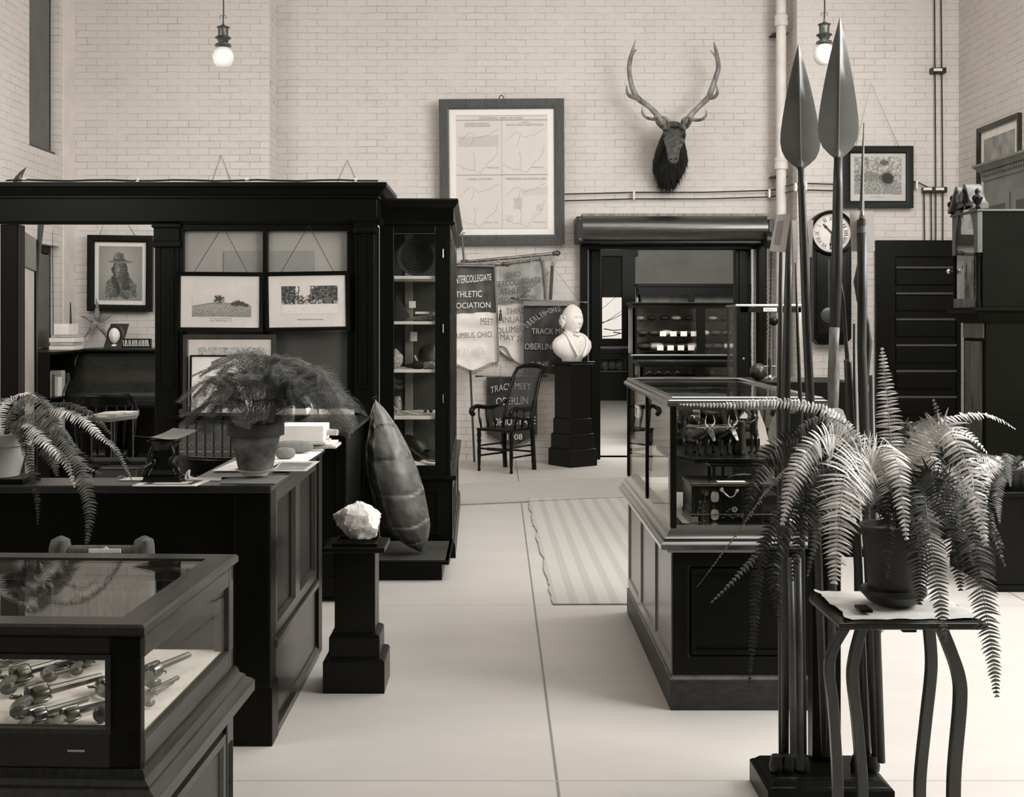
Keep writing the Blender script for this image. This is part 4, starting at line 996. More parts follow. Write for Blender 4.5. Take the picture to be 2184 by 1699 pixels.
for i in range(NT+1):
    for j in range(NU+1):
        t_, u_ = i/NT, j/NU; p = shell_pt(t_, u_); q = shell_pt(t_, .001); q2 = shell_pt(t_, .999)
        f = .86; base = q.lerp(q2, .5-.5*math.cos(math.pi*u_)); p = base.lerp(p, f); p.y += .012*math.sin(math.pi*u_)
        mb.v.append(tuple(p)); cols.append(G(150))
for i in range(NT):
    for j in range(NU):
        a = n0+i*(NU+1)+j; mb.f.append((a, a+NU+1, a+NU+2, a+1))
for i in range(NT):
    for j in (0, NU):
        a = i*(NU+1)+j; b = n0+a; q = (a, a+NU+1, b+NU+1, b); mb.f.append(q if j == 0 else tuple(reversed(q)))
sh = thing('turtle_shell', 'big sea turtle shell standing upright on the low plinth', 'shell', at(880, 1174, YS))
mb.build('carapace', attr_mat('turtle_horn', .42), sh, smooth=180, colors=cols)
MB().tube([at(797,858,YS)+V(0,.2,0), at(797,850,YS)+V(0,.18,.005), at(790,851,YS)+V(0,.17,0), at(789,856,YS)+V(0,.17,0)], .004, 6).build('wire_hook', IRON, sh)
# ---------------------------------------------------------------- small pedestal with stone
pd = thing('low_pedestal', 'short square dark pedestal carrying the pale rock', 'pedestal', (X(753,5.55), 5.56, 0))
pxc, pyc = X(753, 5.4)+.002, 5.54; hb = .137
MB().stack(pxc, pyc, hb-.004, hb-.004, [(.004,0),(.004,.138),(-.004,.15),(-.016,.153),(-.02,.158)]).build('base_block', EBON, pd, bevel=.003)
MB().stack(pxc, pyc, .113, .113, [(0,.156),(0,.24),(-.006,.252),(-.016,.256),(-.02,.262)]).build('middle_block', EBON, pd, bevel=.003)
MB().stack(pxc, pyc, .0905, .0905, [(0,.26),(0,.625)]).build('shaft', EBON, pd, bevel=.003)
MB().stack(pxc, pyc, .137, .137, [(0,.622),(0,.645)]).build('top', EBON, pd, bevel=.004)
MB().frame(pxc-.1, pxc+.1, 0, .2, 0, .012, .012).xf(Matrix.Translation((0,pyc-.1,.646)) @ Matrix.Rotation(-math.pi/2, 4, 'X') @ Matrix.Scale(-1, 4, (0,1,0))).build('tray_rim', EBON, pd)
mb = MB(); mb.sphere((0,0,0), (1,1,1), 40, 28); out = []
planes = [(Vector(q[:3]).normalized(), q[3]) for q in ((0,-1,.15,.72),(-.7,-.6,.3,.8),(.85,-.4,.35,.78),(.1,-.6,.9,.74),(-.5,0,.8,.82),(.6,-.2,.8,.8),(-.4,-.7,-.5,.72),(.3,-.8,-.5,.8),(.95,0,-.2,.86),(0,0,-1,.74),(-.9,0,-.6,.66))]
for p in mb.v:
    p = Vector(p)
    for n_, d_ in planes:
        k = p.dot(n_)
        if k > d_: p -= n_*(k-d_)*.93
    p *= 1+.10*mnoise.fractal(p*3.4, .65, 2.1, 6)
    out.append((pxc+.0+p.x*.113, pyc-.01+p.y*.085, .655+.085+p.z*.093+.012*p.x*0))
mb.v = out
tag(mb.build('rock', STONEW, smooth=28), 'pale rough rock resting on the short square pedestal', 'rock')
# ---------------------------------------------------------------- counter
CT = 1.022; CXR = -.89
ct = thing('counter', 'long dark panelled oak counter turning a corner in front of the partition', 'counter', (-1.6, 4.8, 0))
tp = MB(); tp.prism([(-3.4,4.66,CT-.03),(-.868,4.66,CT-.03),(-.868,6.12,CT-.03),(-1.22,6.12,CT-.03),(-1.22,4.90,CT-.03),(-3.4,4.90,CT-.03)], (0,0,0), (0,0,.03))
tp.build('worktop', mat('worn_counter_top', 30, .25, .3, 5, (1,4,1), .1, spec=.5), ct, bevel=.006)
MB().box(-3.4, X(500,4.76), 4.77, 4.80, 0, CT-.03).build('front_panel', WOODH, ct)
xa, xb = X(498,4.74), X(577,4.74)
MB().box(xa, xb, 4.74, 4.86, 0, CT-.03).build('corner_post', WOOD, ct, bevel=.006)
MB().stack((xa+xb)/2, 4.80, (xb-xa)/2, .06, [(.008,0),(.008,.225),(0,.235),(-.01,.24)]).build('post_base', WOOD, ct, bevel=.003)
MB().box(CXR-.05, CXR-.02, 4.86, 6.1, 0.03, CT-.03).build('side_board', WOOD, ct)
def side_frame(n, y0, y1, z0, z1, w_, xx):
    def rect(i, x): return [V(x,y0+i,z0+i), V(x,y1-i,z0+i), V(x,y1-i,z1-i), V(x,y0+i,z1-i)]
    return MB().rings([rect(0,xx-.02), rect(0,xx), rect(w_*.8,xx), rect(w_,xx-.018), rect(w_,xx-.02)], cap=False).build(n, WOODM, ct)
side_frame('panel_moulding', 4.86, 5.42, .38, CT-.04, .07, CXR)
side_frame('panel_moulding', 5.42, 6.0, .38, CT-.04, .07, CXR)
MB().box(CXR-.03, CXR+.012, 4.86, 6.0, .345, .385).build('dado_rail', WOODM, ct, bevel=.008)
MB().box(CXR-.03, CXR-.006, 4.86, 6.0, .05, .345).build('skirting_panel', WOODM, ct)
MB().run([(CXR-.01,4.86),(CXR-.01,6.0)], [(0,0),(.02,0),(.02,.03),(.008,.055),(0,.06)]).build('shoe_moulding', WOODM, ct, smooth=25)
MB().box(CXR-.06, CXR+.008, 6.0, 6.12, 0, CT-.03).build('rear_post', WOOD, ct, bevel=.006)
MB().box(-1.2, -1.17, 4.9, 6.1, 0, CT-.03).build('inner_board', WOOD, ct)
MB().box(-1.2, CXR-.02, 6.08, 6.11, 0, CT-.03).build('end_board', WOOD, ct)
# ---------------------------------------------------------------- near display case
nc = thing('pistol_case', 'low glass-topped oak display case with pistols at the front left', 'display case', (-.826, 2.82, 0), math.radians(-2.2))
L_, D_ = 1.7, .84; TZ = .95
def ncb(n, m, *bs, bev=.004, label=None, parent=None):
    mb = MB()
    for q in bs: mb.box(*q)
    return mb.build(n, m, parent or nc, local=True, bevel=bev, label=label)
OAK = mat('golden_brown_oak', 36, .28, .3, 9, (7,.6,7), .2, bdist=.001, spec=.45); OAKX = mat('golden_brown_oak_crosswise', 16, .3, .22, 9, (.6,7,7), .2, bdist=.001, spec=.45)
OAKD = mat('shaded_side_oak', 30, .4, .3, 5, (.8,8,8), .2, bdist=.001)
w_ = .078
MB().rings([[V(-L_-.012+i,-.012+i,z),V(.012-i,-.012+i,z),V(.012-i,D_+.012-i,z),V(-L_-.012+i,D_+.012-i,z)] for i, z in ((.012,TZ-.03),(0,TZ-.022),(0,TZ-.006),(.006,TZ),(w_,TZ),(w_,TZ-.03))], cap=False, closed=True).build('top_frame', OAK, nc, local=True, smooth=25)
ncb('top_glass', GLASS, (-L_+.05, -.055, .055, D_-.055, TZ-.008, TZ-.004), bev=0)
zg1, zg0 = .867, .707
ncb('front_rail', OAKX, (-L_, 0, 0, .03, zg1, TZ-.03)); ncb('front_lower_rail', OAKX, (-L_, 0, 0, .03, .612, zg0))
ncb('corner_post', WOOD, (-.078, 0, 0, .03, .612, TZ-.03)); ncb('corner_post', OAK, (-.045, 0, D_-.05, D_, .612, TZ-.03))
ncb('side_rail', OAK, (-.022, 0, .03, D_-.05, TZ-.085, TZ-.03)); ncb('side_lower_rail', OAK, (-.022, 0, .03, D_-.05, .612, .675))
ncb('rear_rail', OAKX, (-L_, 0, D_-.03, D_, TZ-.075, TZ-.03)); ncb('rear_lower_rail', OAKX, (-L_, 0, D_-.03, D_, .612, .675))
ncb('front_glass', GLASS, (-L_, -.07, .014, .018, zg0, zg1), bev=0)
ncb('side_glass', GLASS, (-.013, -.009, .02, D_-.03, .67, TZ-.08), bev=0)
ncb('rear_glass', GLASS, (-L_, -.04, D_-.018, D_-.014, .67, TZ-.07), bev=0)
MB().frame(-L_, -.07, zg0-.012, zg1+.012, -.006, .004, .012).build('glazing_bead', OAK, nc, local=True)
DZk = .672
ncb('deck', mat('white_linen_lining', 222, .9, .03, 60, bump=.1), (-L_+.03, -.025, .03, D_-.03, DZk-.04, DZk), bev=0)
lkp = ncb('lock_plate', STEEL, (X(143,2.82)+.826, X(180,2.82)+.826, -.003, .002, Z(1604,2.82), Z(1599,2.82)), bev=0)
MB().run([(-L_,0),(0,0),(0,D_),(-L_,D_)], [(-.05,.615),(.006,.615),(.012,.605),(.014,.595),(.028,.585),(.03,.578),(.045,.568),(.052,.56),(.052,.53),(.04,.522),(-.05,.522)]).build('base_moulding', OAK, nc, local=True, smooth=25)
ncb('lower_case', OAKX, (-L_, -.012, .012, D_-.07, .04, .53))
ncb('corner_leg', OAK, (-.07, .0, 0, .06, 0, .53)); lg = ncb('corner_leg', OAK, (-.06, 0, D_-.07, D_, 0, .53))
for k in range(3): MB().tube([(.0015,D_-.05+.015*k,.05),(.0015,D_-.05+.015*k,.40)], .002, 4).build('flute', OAKD, lg, local=True)
def rect(i, x): return [V(x,.06+i,.09+i), V(x,D_-.08-i,.09+i), V(x,D_-.08-i,.44-i), V(x,.06+i,.44-i)]
MB().rings([rect(0,-.012), rect(0,-.002), rect(.025,-.002), rect(.04,-.011)], cap=False).build('side_panel_moulding', OAK, nc, local=True)
ncb('lower_rail', OAK, (-.02, -.001, .06, D_-.06, .0, .09))
# pistols lying on the deck
def make_pistol(name, label, loc, rz, kind, s=1.0):
    t = thing(name, label, 'pistol', loc, rz, 'pistols lying on the white deck of the front case'); ORG[t.name] = V(0,0,0)
    MW = mat('walnut_stock', 92, .3, .3, 12, (1,4,4), .05, spec=.6, coat=.4); ST = mat('gun_steel', 105, .25, .2, 12, metal=.9)
    bl = .13 if kind else .17
    br_ = MB(); br_.rings([[V(x, .008*q*math.cos(a), .026+.008*q*math.sin(a)) for a in [2*math.pi*(k+.5)/8 for k in range(8)]] for x, q in ((-.01,1.25),(.02,1.15),(bl,1.0))]); br_.build('barrel', ST, t, local=True, smooth=20)
    if kind:
        MB().rings([[V(x, .021*q*math.cos(a), .024+.021*q*math.sin(a)) for a in [2*math.pi*k/16 for k in range(16)]] for x, q in ((-.038,.9),(-.034,1),(-.006,1),(-.001,.85))]).build('cylinder', ST, t, local=True, smooth=30)
        MB().box(-.05, .0, -.007, .007, .004, .046).build('frame', ST, t, local=True, bevel=.004)
    else:
        MB().rings([[V(x, y_+a*wy, z_+b*wz) for a, b in ((-1,-1),(1,-1),(1,1),(-1,1))] for x, y_, z_, wy, wz in ((-.06,.004,.02,.012,.012),(0,0,.018,.011,.012),(.08,0,.018,.009,.009),(.14,0,.02,.007,.006))]).build('forestock', MW, t, local=True, bevel=.004, smooth=60)
        MB().box(-.04, .01, -.014, -.008, .014, .034).build('lock_plate', ST, t, local=True, bevel=.003)
    gp = cspline([V(-.03,0,.022), V(-.06,-.012,.02), V(-.085,-.035,.019), V(-.10,-.065,.02)], 5)
    MB().tube(gp, [.013+.006*(k/(len(gp)-1)) for k in range(len(gp))], 10, flat=.72).build('grip', MW, t, local=True, smooth=180)
    MB().tube(cspline([V(-.0,-.006,.02), V(-.008,-.03,.02), V(-.03,-.036,.02), V(-.05,-.02,.02)], 6), .0022, 6).build('trigger_guard', BRASS, t, local=True, smooth=180)
    MB().tube([V(-.055,.004,.025), V(-.07,.02,.025), V(-.06,.03,.025)], [.006,.004,.003], 6).build('hammer', ST, t, local=True, smooth=180)
    t.scale = (s, s, s); return t
# positions derived along the deck; muzzle direction roughly up-right
PL = [(60,1455,58,1,1.4,'large revolver nearest the left end of the back row in the front case'),(135,1432,62,0,1.3,'long-barrelled pistol in the back row beneath the glass top'),(195,1422,55,1,1.1,'small revolver at the back of the deck by the rear glass'),
      (100,1500,52,1,1.5,'long walnut revolver lying across the middle of the white deck'),(95,1540,55,1,1.15,'revolver lying near the front glass, left of its neighbour'),(165,1538,50,1,1.15,'revolver lying near the front glass, right of its neighbour'),
      (20,1425,60,0,1.1,'pistol cut by the left edge at the back row'),(228,1470,75,1,1.0,'dark revolver half hidden behind the front corner post'),(338,1445,68,1,1.3,'revolver seen through the end glass of the front case'),(322,1490,72,0,.9,'small pistol beneath the one seen through the end glass')]
for px_, py_, an, kd, s_, lb in PL:
    Yd = F*(EYE-DZk)/(py_-CY); make_pistol('pistol', lb, (X(px_,Yd), Yd, DZk+.001), math.radians(an), kd, s_*.82)
tag(MB().prism([(-1.12,2.93,DZk),(-1.045,2.93,DZk),(-1.03,2.99,DZk),(-1.05,3.03,DZk),(-1.11,3.02,DZk)], (0,0,0), (0,0,.012)).build('powder_paddle', mat('pale_wood', 140, .6, .15, 12, (1,5,1)), bevel=.004), 'pale wooden paddle lying at the left front of the white deck', 'paddle')
tag(MB().sphere((X(214,2.96), 2.97, DZk+.022), .021, 20, 12).build('musket_ball', mat('black_lead', 26, .35), smooth=180), 'black ball lying beside the front corner of the white deck', 'ball')
# slat-backed chair behind the case
sc_ = thing('slat_chair', 'pale wooden chair with thick round posts and slatted back behind the front case', 'chair', (X(215,4.05), 4.1, 0))
SW = mat('bleached_chair_wood', 66, .6, .25, 14, (6,6,1), .2)
xa, xb = X(128,4.05), X(306,4.05)
for x_, dx_ in ((xa,-.03),(xb,.03)):
    p = MB().tube([(x_-dx_,4.3,0),(x_,4.12,.45),(x_,4.05,.9),(x_+.002,4.05,.925),(x_,4.05,.937)], [.03,.033,.036,.03,.008], 16); p.build('back_post', SW, sc_, smooth=50)
    MB().tube([(x_-dx_,3.86,0),(x_,3.86,.45)], .025, 12).build('front_leg', SW, sc_, smooth=50)
MB().tube([(xa,4.05,.885),(xb,4.05,.885)], .022, 14).build('top_rail', SW, sc_, smooth=50)
MB().box(xa-.02, xb+.02, 3.84, 4.14, .43, .46).build('seat', SW, sc_, bevel=.008)
for k in range(9):
    x_ = xa+.035+k*(xb-xa-.07)/8; MB().bar((x_-.03, 4.12, .46), (x_, 4.055, .865), .024, .008, (0,1,0)).build('back_slat', mat('bleached_slat', 128, .6, .2, 14, (6,6,1)), sc_, bevel=.003)
MB().box(X(190,4.02), X(258,4.02), 4.015, 4.02, Z(1178,4.02), Z(1170,4.02)).build('paper_slip', CARD, sc_, label='white slip under the top rail')
MB().tube([(X(225,4.02)+.012*math.cos(a),4.024,.875+.03*math.sin(a)) for a in [2*math.pi*k/12 for k in range(12)]], .002, 4, closed=True).build('string_loop', CARD, sc_, label='white string loop on the top rail')
# ================================================================ PLANTS
def frond_mb(ctrl, wmax, n, seed=0, N0=(0,-.5,1), droop=.25, tipw=.12, prof=None, px=True, stem=.0016, curl=.35, widthf=.7):
    """one pinnate fern frond: rachis through ctrl (px,py,Y or world), n leaflets a side"""
    rr = random.Random(seed)
    P = []
    Y = None
    for c in ctrl:
        if px:
            Y = c[2] if len(c) > 2 else Y; P.append(at(c[0], c[1], Y))
        else: P.append(Vector(c))
    pts = cspline(P, 10); cum = [0]
    for a, b in zip(pts, pts[1:]): cum.append(cum[-1]+(b-a).length)
    Lt = cum[-1]
    def pos(t):
        s_ = t*Lt; i = 0
        while i < len(cum)-2 and cum[i+1] < s_: i += 1
        f = (s_-cum[i])/max(1e-9, cum[i+1]-cum[i]); return pts[i].lerp(pts[i+1], f), (pts[i+1]-pts[i]).normalized()
    mb = MB(); mb.tube(pts[::2]+[pts[-1]], [stem*(1-.7*i/len(pts[::2])) for i in range(len(pts[::2])+1)], 5)
    N = Vector(N0).normalized()
    n = int(n*1.45)
    for k in range(n):
        t = .1+.9*(k+.5)/n; p, d = pos(t)
        nn = (N-d*N.dot(d)); 
        if nn.length < .1: nn = d.orthogonal()
        nn.normalize(); side = d.cross(nn).normalized()
        pr = (min(1, (t-.02)/.3)**.8)*(1-max(0, (t-.45)/.55)**1.6*(1-tipw)) if prof is None else prof(t)
        L = wmax*pr*rr.uniform(.85, 1.1); w = Lt/n*widthf*rr.uniform(.8,1.05)*.5
        for sg in (-1, 1):
            fw = rr.uniform(.1,.35); tw = rr.uniform(-.35,.35)
            dirv = (side*sg+d*fw+nn*rr.uniform(-.15,.25)).normalized()
            wv = (d-dirv*d.dot(dirv)).normalized(); wv = (wv+nn*tw).normalized()
            base = p; rows = []
            for q, ww in ((0,.6),(.12,1.0),(.45,.82),(.78,.5),(1,.05)):
                c = base+dirv*(L*q)+V(0,0,-1)*(L*droop*q*q)+nn*(-L*curl*.3*q*q)
                rows.append((c-wv*(w*ww), c+nn*(w*.25*ww), c+wv*(w*ww)))
            m0 = len(mb.v); 
            for r_ in rows: mb.v += [tuple(v_) for v_ in r_]
            for q in range(4):
                a = m0+q*3; mb.f += [(a,a+1,a+4,a+3),(a+1,a+2,a+5,a+4)]
    return mb
def pot(name, parent, c, r0, r1, h, rim, m, n=32):
    MB().lathe([(.001,0),(r0,0),(r0+(r1-r0)*.82,h-rim),(r1+.006,h-rim+.002),(r1+.008,h-.004),(r1+.004,h),(r1-.008,h),(r1-.012,h-.02),(.001,h-.02)], c, n).build('pot', m, parent, smooth=35)
    MB().lathe([(.001,h-.019),(r1-.012,h-.019),(r1-.014,h-.025),(.001,h-.025)], c, n).build('soil', SOIL, parent)
# left fern on the counter
FL = thing('potted_fern', 'arching sword fern in a pale clay pot at the left end of the counter', 'fern', (X(-8,4.79), 4.79, CT), group=None)
pot('pot', FL, (X(-8,4.79), 4.79, CT+.022), .085, .125, .17, .05, TERRAL)
MB().box(X(-70,4.79), X(66,4.78), 4.7, 4.89, CT+.001, CT+.02).build('tray', WOOD, FL, bevel=.003)
LF = [([(8,940,4.78),(20,880,4.76),(60,842,4.72),(98,872,4.66),(125,930,4.6),(170,985,4.56),(215,1010,4.54)],.042,34),
 ([(10,940,4.78),(50,900,4.74),(110,872,4.68),(170,890,4.64),(215,930,4.6),(245,955,4.58)],.042,34),
 ([(12,938,4.78),(50,915,4.7),(110,925,4.62),(150,960,4.56),(178,1020,4.5),(192,1090,4.47),(182,1180,4.46)],.045,46),
 ([(15,938,4.78),(38,920,4.7),(58,955,4.6),(68,1010,4.55),(80,1070,4.52),(80,1120,4.5)],.024,30),
 ([(20,938,4.78),(60,915,4.72),(95,945,4.66),(115,985,4.62),(122,1015,4.6)],.05,26),
 ([(5,940,4.78),(0,880,4.8),(20,850,4.85),(60,838,4.85),(85,850,4.85)],.03,20),
 ([(5,940,4.8),(-20,880,4.85),(10,850,4.95),(40,862,4.95),(60,880,4.95)],.03,18),
 ([(18,938,4.78),(90,900,4.85),(140,880,4.85),(180,872,4.85),(205,890,4.85)],.03,24),
 ([(205,920,4.6),(240,948,4.56),(262,985,4.55),(283,1026,4.54)],.014,16),
 ([(0,940,4.78),(-40,900,4.7),(-60,960,4.6),(-66,1040,4.55)],.04,26),
 ([(10,938,4.78),(30,905,4.7),(70,895,4.65),(130,915,4.6),(160,950,4.58)],.034,28)]
LF += [([(12,938,4.78),(70,880,4.72),(130,860,4.7),(190,880,4.66),(240,930,4.62)],.036,30), ([(10,938,4.78),(45,890,4.7),(95,890,4.64),(140,940,4.58),(160,1000,4.55)],.045,34),
 ([(15,938,4.78),(55,900,4.66),(90,935,4.58),(140,985,4.54),(160,1040,4.52)],.034,28), ([(8,938,4.8),(30,870,4.84),(75,850,4.86),(110,862,4.86)],.032,22), ([(8,938,4.78),(22,905,4.7),(45,925,4.62),(58,990,4.58)],.03,24)]
LEAFLIT = mat('lit_fern_leaf', 190, .45, .22, 20, spec=.5)  # paler copy of the leaf: light on facing fronds put into colour
for i, (c, w_, n) in enumerate(LF): frond_mb(c, w_, n, 10+i).build('frond', [LEAF, LEAFLIT, LEAF, LEAFSHADE][i % 4], FL, smooth=60)
# ---- feathery asparagus fern
AF = thing('asparagus_fern', 'feathery asparagus fern in a mossy clay pot on the counter corner', 'fern', (X(543,4.9), 4.9, CT))
pc = (X(545,4.9), 4.9, CT+.036)
pot('pot', AF, pc, .068, .105, .185, .052, TERRA)
MB().lathe([(.1065,.134),(.1145,.136),(.1145,.182),(.108,.186)], pc, 32, cap=False).build('pot_rim', mat('dark_rim_clay', 30, .6, .5, 22, bump=.3), AF, smooth=40, label='darker rim')  # rim band darker than the rest of the pot
MB().lathe([(.001,.004),(.045,.004),(.045,0),(.05,0),(.055,.008),(.085,.022),(.078,.022),(.05,.012),(.001,.012)], (pc[0], pc[1], CT+.012), 32).build('saucer', CERAM, AF, smooth=40)
def feather(tip, apex, seed, L2=.07):
    rr = random.Random(seed); b = V(pc[0]+rr.uniform(-.03,.03), pc[1]+rr.uniform(-.03,.03), pc[2]+.16)
    pts = cspline([b, b.lerp(apex, .5)+V(0,0,.03), apex, apex.lerp(tip, .6)+V(0,0,.012), tip], 8)
    mb = MB(); mb.tube(pts, [.0016*(1-.8*i/len(pts)) for i in range(len(pts))], 4)
    n = 26; tot = len(pts)-1
    for k in range(n):
        t = .28+.72*k/(n-1); f = t*tot; i = min(int(f), tot-1); p = pts[i].lerp(pts[i+1], f-i); d = (pts[i+1]-pts[i]).normalized()
        side = d.cross(V(0,-.25,1)).normalized(); ln = L2*(1.1-abs(t-.5)*.9)*(1 if t < .85 else (1-t)/.15*.8+.15)
        for sg in (-1, 1):
            bd = (side*sg+d*.75+V(0,0,-.15)).normalized(); q = p+bd*ln
            nb = max(4, int(ln/.0055)); ns = bd.cross(V(0,-.3,1)).normalized()
            w = .0006; mb.add([p-d*w, p+d*w, q], [(0,1,2)])
            for j in range(nb):
                c = p.lerp(q, (j+.5)/nb); l3 = .016*(1-.5*j/nb)
                for s2 in (-1, 1):
                    e_ = c+(ns*s2+bd*.9+V(0,rr.uniform(-.4,.4),rr.uniform(-.5,.4))).normalized()*l3
                    mb.add([c-bd*.0014, c+bd*.0014, e_], [(0,1,2)])
    return mb
tips = [(400,905,4.9,470,830),(402,868,4.8,450,815),(415,845,5.0,470,800),(430,800,5.05,500,770),(446,783,4.9,520,762),(410,880,5.05,480,850),(425,915,4.85,470,860),(505,905,4.8,500,845),(455,860,4.75,500,815),
  (500,762,5.1,540,757),(560,762,4.95,552,790),(600,772,5.05,575,765),(640,785,5.1,600,768),(680,800,5.0,625,775),(715,835,4.95,650,785),(752,862,4.9,668,790),(760,875,4.9,670,800),(700,870,4.85,640,805),(742,930,4.75,690,830),(728,905,4.8,680,822),
  (650,865,4.8,615,810),(600,900,4.78,590,850),(620,860,4.95,590,815),(585,845,4.8,565,800),(540,850,4.75,535,805),(520,820,4.85,530,790),(480,830,5.1,510,795),(670,850,5.05,625,800),(705,850,5.05,640,795),(570,830,5.1,560,785),(465,795,4.85,505,780),(610,800,4.8,585,780),
  (545,895,4.72,548,850),(440,885,4.75,480,845),(650,825,5.15,610,790),(690,820,5.1,640,785),(560,900,4.75,560,850),(495,870,4.95,515,835)]
jr = random.Random(3)
tips += [(a+jr.uniform(-26,26), b+jr.uniform(-14,8), yy+jr.uniform(-.15,.12), c+jr.uniform(-14,14), d+jr.uniform(-8,14)) for a, b, yy, c, d in tips[:30]]
for i, (a, b, yy, c, d) in enumerate(tips): feather(at(a,b,yy), at(c,d,(yy+4.9)/2), 100+i).build('frond', FEATH, AF)
# ================================================================ THINGS ON THE COUNTER
def sheet(name, label, cat, pts, z0, th, m=PAPER, group=None, bend=None):
    mb = MB(); mb.prism([(p[0], p[1], z0) for p in pts], (0,0,0), (0,0,th)); return tag(mb.build(name, m), label, cat, group)
def ctp(px, py, z): Yd = F*(EYE-z)/(py-CY); return (X(px,Yd), Yd)
z = CT+.001
sheet('printed_leaflet', 'printed white leaflet with a dark border hanging over the counter front', 'leaflet', [(X(283,4.64),4.635),(X(418,4.64),4.635),(X(447,4.8),4.80),(X(318,4.8),4.79)], z, .004)
BORD = mat('dark_printed_border', 70, .8, .1, 10)
def bordr(pts): return [(p[0], p[1], z+.0045) for p in pts]
o_ = [(X(303,4.65),4.65),(X(408,4.65),4.65),(X(434,4.78),4.78),(X(330,4.78),4.775)]; c_ = (sum(p[0] for p in o_)/4, sum(p[1] for p in o_)/4)
i_ = [(c_[0]+(p[0]-c_[0])*.72, c_[1]+(p[1]-c_[1])*.62) for p in o_]
mb = MB(); mb.add(bordr(o_)+bordr(i_), [(0,1,5,4),(1,2,6,5),(2,3,7,6),(3,0,4,7)])
lfl = [o for o in SC.objects if o.name == 'printed_leaflet'][0]; b_o = mb.build('printed_border', BORD, lfl)
sheet('writing_paper', 'white paper lying on the counter behind the dark carved stand', 'paper', [(X(262,4.86),4.80),(X(320,4.84),4.80),(X(318,4.88),4.89),(X(275,4.89),4.89)], z, .002)
sheet('long_sheet', 'long white sheet lying between the carved stand and the clay pot', 'paper', [(X(400,4.82),4.81),(X(470,4.82),4.80),(X(492,4.87),4.885),(X(402,4.87),4.885)], z, .002)
sheet('blotting_sheet', 'grey sheet beneath the white saucer of the feathery fern', 'paper', [(X(470,4.72),4.71),(X(590,4.72),4.70),(X(614,4.95),4.95),(X(480,4.95),4.90)], z, .002, mat('grey_paper', 112, .8, .08, 8))
sheet('overhanging_sheet', 'large pale sheet overhanging the inner edge of the counter wing behind the clay pot', 'paper', [(X(453,5.08),5.08),(X(560,5.08),5.08),(X(600,5.4),5.42),(X(501,5.45),5.45)], z+.002, .0025, PAPERD)
pg = sheet('photograph_print', 'curling photograph lying right of the clay pot on the counter wing', 'photograph', [(X(575,5.02),5.06),(X(652,5.05),5.06),(X(680,5.4),5.42),(X(600,5.4),5.42)], z+.004, .002, PAPERD)
MB().add([(X(583,5.05),5.1,z+.0066),(X(648,5.1),5.1,z+.0066),(X(671,5.4),5.36,z+.0066),(X(604,5.4),5.36,z+.0066)], [(0,1,2,3)]).build('print_image', mat('grey_photo_tone', 110, .4, .3, 4), pg)
sheet('sheet_under_stones', 'white sheet under the two grey stones', 'paper', [(X(580,5.42),5.43),(X(652,5.42),5.43),(X(686,5.85),5.85),(X(592,5.85),5.85)], z, .003)
def pestle(px0, px1, py, Y, r, label):
    a = at(px0, py, Y); b = at(px1, py, Y+.02); a.z = b.z = z+.003+r
    mb = MB(); pts = [a.lerp(b, t) for t in (0,.04,.12,.3,.5,.7,.86,.95,1)]
    mb.tube(pts, [r*q for q in (.15,.6,.86,1,1,.95,.82,.6,.15)], 18)
    return tag(mb.build('stone_pestle', STONEG, smooth=180), label, 'stone')
pestle(588, 630, 963, 5.52, .026, 'shorter grey stone in front on the counter wing')
pestle(585, 668, 950, 5.75, .031, 'longer grey stone behind the shorter one on the counter wing')
# newspaper / leaflet stack
st = [(598,694,5.98,0,.010,PAPER),(594,722,6.0,.011,.012,PAPERD),(596,716,6.02,.024,.008,PAPER),(592,700,5.97,.033,.012,PAPERD),(600,696,6.0,.046,.075,PAPER),(640,708,6.03,.05,.010,PAPERD)]
lbl = ['lowest folded paper of the white stack at the end of the counter wing','wide folded paper, second from the bottom of the white stack','thin pale paper in the middle of the white stack','aged folded paper beneath the thick white block','thick block of white leaflets on top of the stack','rolled newspaper poking out at the right of the white stack']
for k, (a, b, yy, dz, h, m_) in enumerate(st):
    x0, x1 = X(a,yy), X(b,yy)
    if k == 5: mb = MB().tube([(x0, yy+.05, z+dz+.03), (x1+.03, yy-.02, z+dz+.03)], .016, 10)
    else: mb = MB().box(x0, x1, yy-.10, yy+.11, z+dz, z+dz+h)
    tag(mb.build('paper_bundle', m_, bevel=.002), lbl[k], 'papers', 'papers stacked at the end of the counter wing')
# glass bell dome on the drop leaf
gd = thing('glass_dome', 'large clear glass dome behind the feathery fern', 'dome', (X(640,7.4), 7.4, 1.026))
cx, cy = X(641,7.4), 7.4
MB().lathe([(.112,0),(.113,.04),(.108,.09),(.092,.135),(.062,.17),(.03,.186),(.002,.19)], (cx, cy, 1.03), 40, cap=False).build('dome_glass', DOME, gd, smooth=180)
MB().lathe([(.001,0),(.125,0),(.125,.012),(.001,.014)], (cx, cy, 1.025), 36).build('base', EBON, gd, smooth=30)
